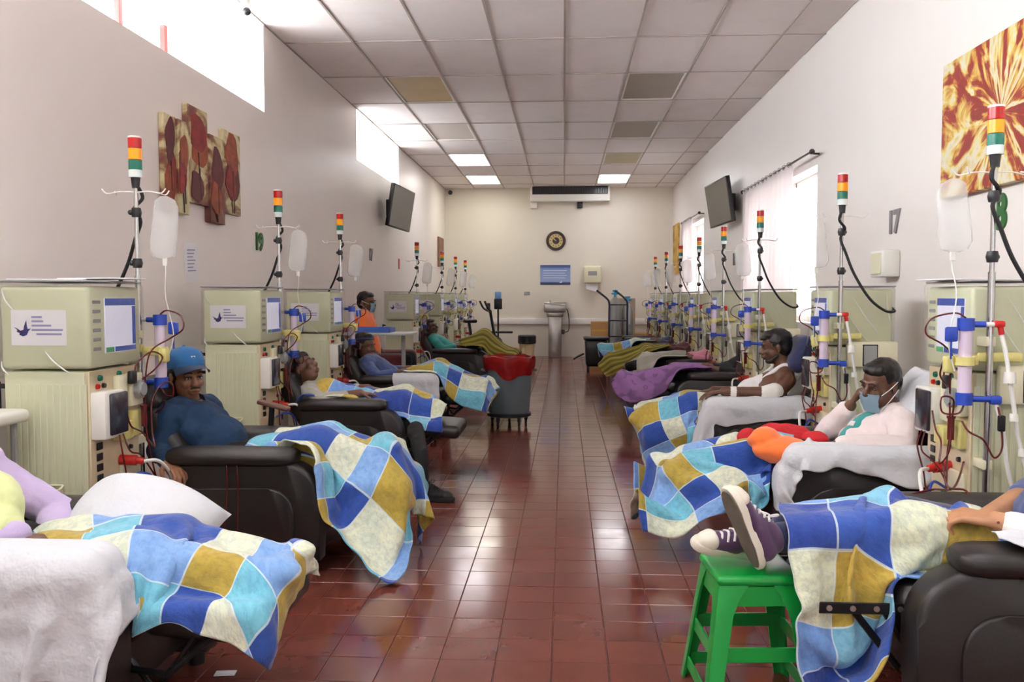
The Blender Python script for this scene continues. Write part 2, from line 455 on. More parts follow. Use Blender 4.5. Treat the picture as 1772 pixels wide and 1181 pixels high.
# clerestory recesses
for n, ((y0, y1), s) in enumerate(((W1, S1), (W2, S2)), 1):
    bm = new()
    rbox(bm, (XO - 0.1, y0, s - 0.12), (XL - 0.15, y1, s))
    rbox(bm, (XO - 0.1, y1, s - 0.12), (XL - 0.15, y1 + 0.12, ZC + 0.06))
    if n == 2: rbox(bm, (XO - 0.1, y0 - 0.12, s - 0.12), (XL - 0.15, y0, ZC + 0.06))
    w = struct('window_%d' % n, bm, M['sill'])
    k = max(2, int(round((y1 - y0) / 0.78)))
    step = (y1 - y0) / k
    gm = clear_film('window_glass_%d' % n, 0.02, (250, 252, 252), 0.02, 0.0)
    for q in range(k + 1):
        yy = y1 - q * step
        bm = new(); rbox(bm, (XO - 0.05, yy - (0.05 if q == 0 else 0.025), s), (XO, yy if q == 0 else yy + 0.025, ZC), 0.004, 1); obj('mullion', bm, M['red_steel'], w)
        if q < k:
            bm = new(); rbox(bm, (XO - 0.03, yy - step + 0.025, s + 0.03), (XO - 0.022, yy - 0.05, ZC - 0.03)); obj('pane', bm, gm, w)
def frosted(name):
    s = NT(name); tl = s.n('ShaderNodeBsdfTranslucent'); tl.inputs[0].default_value = (0.46, 0.44, 0.44, 1)
    gl = s.n('ShaderNodeBsdfGlossy'); gl.inputs['Roughness'].default_value = 0.25; mx = s.n('ShaderNodeMixShader'); mx.inputs[0].default_value = 0.05
    s.l(tl.outputs[0], mx.inputs[1]); s.l(gl.outputs[0], mx.inputs[2]); s.l(mx.outputs[0], s.out.inputs['Surface']); return s.m
# right wall with two curtained windows
WR = [(8.22, 10.9, 1.05, 2.52), (14.75, 16.5, 1.05, 2.62)]
bm = new()
T = 0.22
ys = [YF] + [v for a in WR for v in a[:2]] + [YB]
for k in range(0, len(ys), 2): rbox(bm, (XR, ys[k], 0), (XR + T, ys[k + 1], ZC + 0.06))
for (y0, y1, z0, z1) in WR:
    rbox(bm, (XR, y0, 0), (XR + T, y1, z0)); rbox(bm, (XR, y0, z1), (XR + T, y1, ZC + 0.06))
wall_right = struct('wall_right', bm, M['wall'])
for n, (y0, y1, z0, z1) in enumerate(WR, 3):
    bm = new(); X0, X1 = XR + T - 0.06, XR + T - 0.02
    for (a, b_, c, d) in ((y0, y0 + .05, z0, z1), (y1 - .05, y1, z0, z1), ((y0 + y1) / 2 - .025, (y0 + y1) / 2 + .025, z0, z1), (y0 + .05, y1 - .05, z0, z0 + .05), (y0 + .05, y1 - .05, z1 - .05, z1)):
        rbox(bm, (X0, a, c), (X1, b_, d), 0.004, 1)
    w = struct('window_%d' % n, bm, M['white_pl'])
    gm = frosted('frosted_glass_%d' % n)
    for (a, b_) in ((y0 + .05, (y0 + y1) / 2 - .025), ((y0 + y1) / 2 + .025, y1 - .05)):
        bm = new(); rbox(bm, (X0 + .015, a, z0 + .05), (X0 + .021, b_, z1 - .05)); obj('pane', bm, gm, w)
# bumper rail on the back wall
bm = new(); rbox(bm, (-1.62, YB - 0.05, 0.70), (XR - 0.02, YB, 0.83), 0.012, 2); struct('trim_1', bm, M['sill'])
# ================================================================== dialysis machines
def bird_poly():
    # swallow-like bird: body, raised wing, tail (unit box about 1 wide)
    return [(-0.50, 0.10), (-0.30, 0.02), (-0.12, -0.10), (0.05, -0.05), (0.10, 0.18), (0.22, 0.48), (0.26, 0.15), (0.30, 0.0), (0.48, 0.02), (0.34, -0.12), (0.24, -0.34), (0.02, -0.42), (-0.20, -0.32), (-0.16, -0.24), (-0.34, -0.16), (-0.30, -0.06)]
def make_machine():
    t = thing('dialysis_machine', 'x', 'dialysis machine', (0, 0, 0), 0, 'dialysis machines along both walls')
    D, W = 0.37, 0.215
    # base with castors
    bm = new(); rbox(bm, (-D - 0.02, -W - 0.01, 0.075), (0.10, W + 0.01, 0.16), 0.03, 3); obj('base', bm, M['cream'], t)
    for sx in (-D + 0.04, 0.05):
        for sy in (-W + 0.03, W - 0.03):
            bm = new(); cyl(bm, (sx, sy - 0.014, 0.036), (sx, sy + 0.014, 0.036), 0.036, n=14); rbox(bm, (sx - 0.02, sy - 0.02, 0.05), (sx + 0.02, sy + 0.02, 0.09), 0.005); obj('castor', bm, M['black_pl'], t)
    # hydraulic cabinet
    bm = new(); rbox(bm, (-D, -W, 0.15), (-0.015, W, 0.985), 0.012, 2)
    body = obj('cabinet', bm, M['cream'], t)
    for sy in (-1, 1):
        for k in range(11):
            x = -D + 0.05 + k * 0.029
            bm = new(); y0 = sy * W
            rbox(bm, (x, min(y0, y0 + sy * 0.003), 0.24), (x + 0.022, max(y0, y0 + sy * 0.003), 0.93), 0.0014, 1); obj('rib', bm, M['cream'], body)
    # front panel
    bm = new(); rbox(bm, (-0.02, -W + 0.006, 0.16), (0.0, W - 0.006, 0.985), 0.004, 1); fp = obj('front_panel', bm, M['tan'], t)
    for k in range(4):
        z = 0.64 - k * 0.046
        bm = new(); rbox(bm, (0.0, -W + 0.05, z), (0.006, -W + 0.095, z + 0.032), 0.002, 1); obj('socket', bm, M['black_pl'], fp)
    for k, (y, z, r, m) in enumerate(((-0.13, 0.95, .014, 'green_pl'), (0.03, 0.955, .014, 'green_pl'), (-0.15, 0.915, .012, 'red_l'), (-0.10, 0.915, .012, 'black_pl'), (-0.02, 0.44, .008, 'green_pl'), (-0.02, 0.41, .008, 'green_pl'), (0.10, 0.36, .02, 'white_pl'), (-0.14, 0.40, .016, 'white_pl'), (0.12, 0.61, .012, 'black_pl'))):
        bm = new(); cyl(bm, (0, y, z), (0.012, y, z), r, r * 0.85, n=12); obj('knob', bm, M[m], fp)
    for (y0, y1, z0, z1, dx, m) in ((-0.02, 0.06, 0.76, 0.95, 0.03, 'cream2'), (0.08, 0.19, 0.80, 0.95, 0.035, 'cream2'), (0.10, 0.18, 0.66, 0.78, 0.03, 'yellow_pl'), (-0.03, 0.07, 0.66, 0.74, 0.05, 'yellow_pl'), (-0.18, 0.19, 0.30, 0.345, 0.012, 'white_pl'), (0.02, 0.19, 0.47, 0.56, 0.018, 'cream2')):
        bm = new(); rbox(bm, (-0.002, y0, z0), (dx, y1, z1), 0.008, 2); obj('module', bm, M[m], fp)
    # blood pump: white housing, dark door
    bm = new(); rbox(bm, (-0.005, -W + 0.012, 0.69), (0.065, -0.035, 0.895), 0.01, 2); bp = obj('blood_pump', bm, M['white_pl'], t)
    bm = new(); rbox(bm, (0.060, -W + 0.045, 0.705), (0.078, -0.03, 0.885), 0.008, 2); obj('pump_door', bm, M['dark_door'], bp)
    # second pump rotor and detector
    bm = new(); cyl(bm, (0.03, 0.135, 0.875), (0.06, 0.135, 0.875), 0.042, n=18); cyl(bm, (0.06, 0.135, 0.875), (0.068, 0.135, 0.875), 0.03, n=18); obj('heparin_rotor', bm, M['grey_pl'], t)
    bm = new(); rbox(bm, (0.03, 0.05, 0.905), (0.055, 0.10, 0.965), 0.006, 2); obj('air_detector', bm, M['black_pl'], t)
    bm = new(); cyl(bm, (0.055, 0.155, 0.70), (0.055, 0.155, 0.79), 0.014, n=10); cyl(bm, (0.055, 0.155, 0.79), (0.055, 0.155, 0.80), 0.018, n=10); obj('drip_chamber', bm, M['blood'], t)
    # monitor housing
    bm = new(); rbox(bm, (-D - 0.005, -W - 0.006, 0.995), (0.012, W + 0.006, 1.345), 0.018, 3)
    mon = obj('monitor_housing', bm, M['cream'], t)
    bm = new(); rbox(bm, (0.010, -0.10, 1.055), (0.017, 0.165, 1.295), 0.004, 1); scr = obj('screen', bm, M['screen'], mon)
    bm = new(); rbox(bm, (0.0165, -0.098, 1.262), (0.0182, 0.163, 1.293)); obj('title_bar', bm, M['ui_blue'], scr)
    bm = new(); rbox(bm, (0.0165, 0.135, 1.085), (0.0182, 0.163, 1.258)); obj('button_column', bm, M['ui_blue'], scr)
    bm = new(); rbox(bm, (0.0165, -0.02, 1.058), (0.0182, 0.163, 1.08)); obj('button_row', bm, M['ui_blue'], scr)
    bm = new(); rbox(bm, (0.0165, -0.095, 1.058), (0.0182, -0.03, 1.08)); obj('start_button', bm, M['ui_green'], scr)
    for k in range(6):
        bm = new(); rbox(bm, (0.010, -0.19, 1.07 + k * 0.04), (0.015, -0.13, 1.085 + k * 0.04), 0.002, 1); obj('key', bm, M['grey_pl'], mon)
    # clear plastic bag pulled over the monitor housing
    bm = new(); rbox(bm, (-D - 0.02, -W - 0.018, 0.955), (0.03, W + 0.018, 1.362), 0.02, 3)
    bot = [f for f in bm.faces if f.normal.z < -0.9]; bmesh.ops.delete(bm, geom=bot, context='FACES')
    bmesh.ops.subdivide_edges(bm, edges=[e for e in bm.edges if e.calc_length() > 0.1], cuts=7, use_grid_fill=True)
    for v in bm.verts:
        n_ = noise.noise(v.co * 7.0); n2 = noise.noise(v.co * 17.0 + Vector((3, 1, 7)))
        v.co += v.normal * (0.006 * n_ + 0.003 * n2)
        if v.co.z < 0.99: v.co += Vector((v.normal.x, v.normal.y, 0)) * 0.006 + Vector((0, 0, 0.018 * noise.noise(v.co * 4)))
    obj('plastic_cover', bm, M['film'], t)
    # diagonal glare streaks along the bag's creases, modelled as whitish tubes
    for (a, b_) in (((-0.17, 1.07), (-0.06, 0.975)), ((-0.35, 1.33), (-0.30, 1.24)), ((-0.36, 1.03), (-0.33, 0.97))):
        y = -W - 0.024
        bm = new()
        tube(bm, [(a[0], y, a[1]), ((a[0] + b_[0]) / 2 - 0.01, y - 0.003, (a[1] + b_[1]) / 2), (b_[0], y, b_[1])], lambda q: 0.0008 + 0.003 * math.sin(PI * q), n=6); obj('glare_streak', bm, M['film_white'], t)
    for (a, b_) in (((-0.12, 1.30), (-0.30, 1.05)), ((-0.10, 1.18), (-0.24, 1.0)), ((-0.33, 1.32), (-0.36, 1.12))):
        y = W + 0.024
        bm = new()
        tube(bm, [(a[0], y, a[1]), ((a[0] + b_[0]) / 2 + 0.01, y + 0.003, (a[1] + b_[1]) / 2), (b_[0], y, b_[1])], lambda q: 0.0008 + 0.002 * math.sin(PI * q), n=6); obj('glare_streak', bm, M['film_white'], t)
    # paper with the bird emblem on the side, text lines
    y = -W - 0.0068
    bm = new(); rbox(bm, (-0.325, y - 0.001, 1.095), (-0.085, y, 1.245)); pp = obj('paper_sign', bm, M['paper'], t)
    bm = new(); prism(bm, [(-0.275 + 0.075 * a, 1.165 + 0.075 * b_) for a, b_ in bird_poly()], y - 0.0022, y - 0.0012, 'xz'); obj('bird_emblem', bm, M['ink'], pp)
    for k, (x0, x1, m) in enumerate(((-0.235, -0.19, 'ink2'), (-0.235, -0.185, 'ink2'), (-0.235, -0.15, 'ink2'), (-0.235, -0.10, 'ink2'), (-0.215, -0.105, 'ink2'))):
        z = 1.215 - k * 0.018
        bm = new(); rbox(bm, (x0, y - 0.0020, z - 0.004), (x1, y - 0.0011, z + 0.004)); obj('text_line', bm, M[m], pp)
    # top tray
    bm = new(); rbox(bm, (-D - 0.02, -W - 0.012, 1.362), (0.02, W + 0.012, 1.370), 0.003, 1); obj('top_tray', bm, M['grey_pl'], t)
    # back handle
    bm = new(); rbox(bm, (-D - 0.045, -W + 0.01, 0.78), (-D - 0.03, -W + 0.03, 0.94), 0.004, 1); rbox(bm, (-D - 0.04, -W + 0.01, 0.79), (-D + 0.01, -W + 0.03, 0.81)); rbox(bm, (-D - 0.04, -W + 0.01, 0.91), (-D + 0.01, -W + 0.03, 0.93)); obj('handle', bm, M['black_pl'], t)
    # wire basket on the side
    bm = new(); y0, y1, z0, z1, x0, x1 = -W - 0.004, -W - 0.09, 0.36, 0.50, -0.30, -0.12
    tube(bm, [(x1, y0, z1), (x1 + 0.005, (y0 + y1) / 2, z1 - 0.01), (x1 - 0.04, y1, z1 - 0.02), (x0 + 0.02, y1, z1 - 0.02), (x0 - 0.02, (y0 + y1) / 2, z1 - 0.01), (x0, y0, z1)], 0.004, n=6)
    for k in range(6):
        x = x0 + 0.015 + k * 0.03
        tube(bm, [(x, y1 + 0.002, z1 - 0.018), (x, y1 + 0.012, z0), (x, y0, z0)], 0.0022, n=5, smooth=False)
        tube(bm, [(x, y0, z0), (x, y0, z1)], 0.0022, n=5, smooth=False)
    tube(bm, [(x0, y0, z1), (x1, y0, z1)], 0.004, n=6, smooth=False)
    obj('wire_basket', bm, M['cream2'], t)
    # pole with signal tower on the far side of the front
    px, py = -0.03, W + 0.075
    bm = new(); cyl(bm, (px, py, 0.42), (px, py, 1.40), 0.014, n=12); cyl(bm, (px, py, 1.40), (px, py, 1.83), 0.010, n=12); pole = obj('pole', bm, M['chrome'], t)
    for z in (0.62, 1.12):
        bm = new(); rbox(bm, (px - 0.02, W - 0.002, z - 0.02), (px + 0.02, py + 0.012, z + 0.02), 0.006, 2); obj('pole_clamp', bm, M['cream2'], t)
    for z in (1.46, 1.70):
        bm = new(); lathe(bm, [(0.0, -0.024), (0.020, -0.022), (0.025, 0), (0.020, 0.022), (0.0, 0.024)], (px, py, z), 14); ball(bm, (px - 0.022, py - 0.012, z), 0.013, u=10, v=6); obj('collar', bm, M['black_pl'], t)
    bm = new()
    for sx in (-1, 1):
        tube(bm, [(px, py, 1.845), (px + sx * 0.07, py - 0.01, 1.848), (px + sx * 0.13, py - 0.02, 1.838), (px + sx * 0.155, py - 0.02, 1.86)], 0.0032, n=6)
        tube(bm, [(px + sx * 0.10, py, 1.846), (px + sx * 0.12, py + 0.05, 1.838), (px + sx * 0.135, py + 0.06, 1.86)], 0.0032, n=6)
    obj('hook_bar', bm, M['white_pl'], t)
    bm = new(); cyl(bm, (px, py, 1.865), (px, py, 1.915), 0.017, 0.022, n=14); tw = obj('signal_tower', bm, M['black_pl'], t)
    for z0, z1, m in ((1.915, 1.95, 'clear_l'), (1.95, 1.995, 'green_pl'), (1.998, 2.05, 'amber_l'), (2.053, 2.10, 'red_l'), (2.10, 2.108, 'white_pl')):
        bm = new(); cyl(bm, (px, py, z0), (px, py, z1), 0.031, n=18); obj('lens', bm, M[m], tw)
    # thick black cable from the tower to the back of the machine
    bm = new(); tube(bm, [(px + 0.008, py + 0.01, 1.82), (px + 0.022, py + 0.02, 1.77), (px - 0.015, py + 0.012, 1.72), (px + 0.012, py + 0.016, 1.66), (px - 0.02, py + 0.02, 1.57), (px - 0.07, py + 0.03, 1.44), (px - 0.16, py + 0.045, 1.29), (px - 0.26, py + 0.03, 1.215), (-D + 0.005, py - 0.02, 1.21), (-D - 0.02, W - 0.06, 1.23)], 0.0085, n=8, k=7); obj('cable', bm, M['rubber'], t)
    # saline bag
    bx = px + 0.145
    bm = new()
    rings = [(0, 0.018, 0.004), (0.02, 0.05, 0.008), (0.06, 0.062, 0.014), (0.16, 0.066, 0.028), (0.25, 0.066, 0.030), (0.285, 0.055, 0.018), (0.295, 0.02, 0.008)]
    rv = []
    for (dz, a, b_) in rings:
        rv.append([bm.verts.new((bx + a * math.cos(2 * PI * i / 20) + 0.01 * math.sin(dz * 20), py - 0.02 + b_ * math.sin(2 * PI * i / 20), 1.825 - dz)) for i in range(20)])
    for a, b_ in zip(rv, rv[1:]):
        for i in range(20): bm.faces.new((a[i], a[(i + 1) % 20], b_[(i + 1) % 20], b_[i]))
    bm.faces.new(rv[0]); bm.faces.new(rv[-1][::-1])
    sb = obj('saline_bag', bm, M['bag'], t)
    bm = new(); rbox(bm, (bx - 0.012, py - 0.024, 1.495), (bx + 0.012, py - 0.016, 1.535), 0.003, 1); obj('bag_port', bm, M['hose'], sb)
    bm = new(); tube(bm, [(bx, py - 0.02, 1.48), (bx + 0.003, py - 0.02, 1.42), (bx - 0.01, py, 1.30), (bx + 0.02, py + 0.01, 1.12), (bx - 0.01, py, 1.0)], 0.0028, n=6); obj('drip_line', bm, M['hose'], t)
    # dialyzer with caps, hose connectors and holder arm
    dx, dy = 0.07, W + 0.085
    bm = new(); cyl(bm, (dx, dy, 0.905), (dx, dy, 1.175), 0.026, n=18); dz_ = obj('dialyzer', bm, M['lavender'], t)
    for z0, z1 in ((1.165, 1.215), (0.865, 0.915)):
        bm = new(); cyl(bm, (dx, dy, z0), (dx, dy, z1), 0.032, n=18); zc = (z0 + z1) / 2; cyl(bm, (dx, dy, zc), (dx - 0.07, dy + 0.015, zc), 0.013, n=10); obj('dialyzer_cap', bm, M['blue_pl'], dz_)
    bm = new(); cyl(bm, (dx - 0.07, dy + 0.015, 1.19), (dx - 0.10, dy + 0.02, 1.19), 0.010, n=10); obj('connector', bm, M['white_pl'], t)
    bm = new(); rbox(bm, (dx - 0.14, dy + 0.005, 1.178), (dx - 0.098, dy + 0.035, 1.205), 0.008, 2); cyl(bm, (dx - 0.125, dy + 0.02, 1.18), (dx - 0.13, dy + 0.02, 1.15), 0.011, n=10); obj('red_connector', bm, M['red_pl'], t)
    bm = new(); cyl(bm, (dx - 0.07, dy + 0.015, 0.89), (dx - 0.095, dy + 0.02, 0.89), 0.012, n=10); rbox(bm, (dx - 0.135, dy + 0.005, 0.87), (dx - 0.09, dy + 0.035, 0.905), 0.008, 2); obj('blue_connector', bm, M['blue_pl'], t)
    bm = new(); rbox(bm, (-0.17, W + 0.03, 1.035), (0.005, W + 0.065, 1.075), 0.012, 2); rbox(bm, (0.0, W + 0.035, 1.02), (0.10, W + 0.06, 1.065), 0.01, 2); cyl(bm, (dx, dy, 1.025), (dx, dy, 1.06), 0.036, n=16); rbox(bm, (0.09, W + 0.01, 0.99), (0.13, W + 0.06, 1.06), 0.01, 2); obj('holder_arm', bm, M['yellow_pl'], t)
    bm = new(); tube(bm, [(dx - 0.13, dy + 0.02, 1.15), (dx - 0.14, dy + 0.035, 1.08), (dx - 0.155, dy + 0.04, 0.98), (dx - 0.175, dy + 0.045, 0.85), (dx - 0.20, dy + 0.04, 0.72), (dx - 0.25, dy + 0.04, 0.57), (dx - 0.33, dy + 0.02, 0.46), (-D + 0.02, W, 0.42)], 0.0085, n=8); obj('hose', bm, M['hose'], t)
    bm = new(); tube(bm, [(dx - 0.115, dy + 0.02, 0.87), (dx - 0.14, dy + 0.03, 0.77), (dx - 0.16, dy + 0.035, 0.62), (dx - 0.20, dy + 0.03, 0.50), (dx - 0.29, dy + 0.02, 0.43), (-D + 0.03, W, 0.40)], 0.0085, n=8); obj('hose', bm, M['hose'], t)
    for (x, z, dz2, r) in ((dx - 0.155, 0.98, 0.045, 0.024), (dx - 0.175, 0.82, 0.03, 0.018), (dx - 0.215, 0.68, 0.03, 0.018)):
        bm = new(); cyl(bm, (x, dy + 0.042, z - dz2 / 2), (x, dy + 0.04, z + dz2 / 2), r, r * 0.9, n=12); obj('hose_joint', bm, M['white_pl'], t)
    # side control box with grey panel (pole side)
    bm = new(); rbox(bm, (-0.40, W, 0.86), (-0.09, W + 0.04, 1.02), 0.012, 2); cb = obj('side_box', bm, M['cream2'], t)
    bm = new(); rbox(bm, (-0.27, W + 0.039, 0.875), (-0.19, W + 0.044, 0.995), 0.003, 1); obj('display_plate', bm, M['grey_pl'], cb)
    bm = new(); rbox(bm, (-0.277, W + 0.0385, 0.868), (-0.183, W + 0.0415, 1.002), 0.002, 1); obj('plate_frame', bm, M['black_pl'], cb)
    # blood lines on the front
    lines = [
        [(0.07, -0.10, 0.70), (0.085, -0.11, 0.63), (0.075, -0.06, 0.52), (0.07, -0.04, 0.44), (0.06, 0.02, 0.38)],
        [(0.07, -0.07, 0.70), (0.09, -0.05, 0.62), (0.08, 0.06, 0.585), (0.07, 0.15, 0.52), (0.09, 0.20, 0.44)],
        [(0.06, 0.155, 0.71), (0.07, 0.16, 0.62), (0.08, 0.185, 0.50), (0.10, 0.20, 0.38)],
        [(dx, dy, 1.215), (dx + 0.04, dy - 0.01, 1.235), (dx + 0.12, dy - 0.04, 1.21), (dx + 0.135, dy - 0.05, 1.15), (dx + 0.07, dy - 0.04, 1.105), (0.075, 0.20, 1.05), (0.065, 0.16, 0.95), (0.06, 0.155, 0.80)],
        [(dx, dy, 0.865), (dx + 0.02, dy, 0.83), (dx + 0.07, dy - 0.03, 0.83), (dx + 0.07, dy - 0.04, 0.89), (dx + 0.02, dy - 0.05, 0.88), (0.07, 0.20, 0.80), (0.075, 0.19, 0.66), (0.10, 0.16, 0.60), (0.07, 0.10, 0.68), (0.06, 0.02, 0.72), (0.06, -0.02, 0.80)],
        [(0.06, 0.13, 0.92), (0.11, 0.17, 0.97), (0.12, 0.21, 1.02), (0.09, 0.16, 1.045), (0.06, 0.09, 1.0), (0.055, 0.075, 0.965)],
    ]
    for L in lines:
        bm = new(); tube(bm, L, 0.0038, n=6); obj('blood_line', bm, M['blood'], t)
    bm = new(); tube(bm, [(dx + 0.01, dy + 0.01, 0.80), (dx - 0.01, dy + 0.03, 0.76), (dx - 0.06, dy + 0.045, 0.73), (dx - 0.10, dy + 0.05, 0.66), (dx - 0.13, dy + 0.05, 0.70), (dx - 0.125, dy + 0.045, 0.80), (dx - 0.12, dy + 0.03, 0.86)], 0.004, n=6); obj('blood_line', bm, M['blood'], t)
    bm = new(); rbox(bm, (dx - 0.138, dy + 0.038, 0.765), (dx - 0.112, dy + 0.06, 0.83), 0.006, 2); obj('line_clamp', bm, M['black_pl'], t)
    # concentrate connectors: red plug, blue plug, hoses low on the front
    bm = new(); cyl(bm, (0.0, 0.03, 0.565), (0.07, 0.045, 0.56), 0.024, n=12); cyl(bm, (0.07, 0.045, 0.56), (0.10, 0.05, 0.555), 0.016, n=12); obj('red_plug', bm, M['red_pl'], t)
    bm = new(); tube(bm, [(0.10, 0.05, 0.555), (0.15, 0.09, 0.55), (0.17, 0.16, 0.48), (0.16, 0.22, 0.38), (0.13, 0.24, 0.25), (0.05, 0.22, 0.2)], 0.008, n=8); obj('hose', bm, M['hose'], t)
    bm = new(); tube(bm, [(0.02, 0.03, 0.47), (0.08, 0.06, 0.50), (0.12, 0.12, 0.46), (0.12, 0.19, 0.36), (0.09, 0.24, 0.26), (0.04, 0.22, 0.2)], 0.006, n=8); obj('blue_hose', bm, M['blue_pl'], t)
    bm = new(); cyl(bm, (0.005, 0.05, 0.25), (0.05, 0.05, 0.25), 0.03, n=14); cyl(bm, (0.03, 0.05, 0.25), (0.03, 0.05, 0.40), 0.022, n=14); obj('filter', bm, M['yellow_pl'], t)
    bm = new(); rbox(bm, (0.02, 0.10, 0.17), (0.09, 0.20, 0.31), 0.02, 2); obj('fluid_pouch', bm, M['bag'], t)
    # clip with blue tag above the arm (far side)
    bm = new(); cyl(bm, (dx + 0.06, dy + 0.01, 1.05), (dx + 0.06, dy + 0.01, 1.14), 0.004, n=6); rbox(bm, (dx + 0.035, dy, 1.12), (dx + 0.085, dy + 0.02, 1.18), 0.008, 2); obj('blue_clip', bm, M['blue_pl'], t)
    for ch_ in list(t.children):
        n_ = ch_.name.split('.')[0]
        if n_ in ('signal_tower', 'hook_bar', 'saline_bag'): ch_.location.z -= 0.05
    return t
M['screen'] = mat('screen_panel', (206, 206, 222), 0.25, emis=0.25)
M['ui_blue'] = mat('screen_blue', (58, 78, 150), 0.3, emis=0.15)
M['ui_green'] = mat('screen_green', (90, 170, 110), 0.3)
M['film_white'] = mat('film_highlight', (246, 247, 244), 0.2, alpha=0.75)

MACH = []
proto_m = make_machine()
MX_L, MX_R = -2.0, 1.68
mpos = [(MX_L, 3.74, 0, 'cream dialysis machine behind the person in the blue cap, nearest on the left'),
        (MX_L, 5.80, 0, 'cream dialysis machine with bird paper, second from the camera on the left'),
        (MX_L, 7.50, 0, 'third cream dialysis machine on the left, beside the masked person in orange'),
        (MX_L, 11.62, 0, 'cream dialysis machine on the left beyond the overbed table'),
        (MX_L, 14.10, 0, 'dialysis machine on the left, third from the back wall'),
        (MX_L, 15.90, 0, 'dialysis machine on the left, second from the back wall'),
        (MX_L, 17.50, 0, 'dialysis machine on the left, right against the back wall'),
        (MX_R, 3.88, PI, 'cream dialysis machine at the right edge, under the flower canvas'),
        (MX_R, 5.78, PI, 'cream dialysis machine behind the person in the pale jacket, below the number 17'),
        (MX_R, 8.02, PI, 'cream dialysis machine in front of the long curtain'),
        (MX_R, 9.75, PI, 'fourth dialysis machine on the right, just past the curtain'),
        (MX_R, 11.45, PI, 'fifth dialysis machine on the right'),
        (MX_R, 13.20, PI, 'sixth dialysis machine on the right'),
        (MX_R, 15.00, PI, 'dialysis machine on the right, second from the back wall'),
        (MX_R, 16.75, PI, 'dialysis machine on the right nearest the back wall')]
for k, (x, y, rz, lab) in enumerate(mpos):
    o = proto_m if k == 0 else copy_tree(proto_m)
    o.location = (x, y, 0); o.rotation_euler = (0, 0, rz); o['label'] = lab; MACH.append(o)
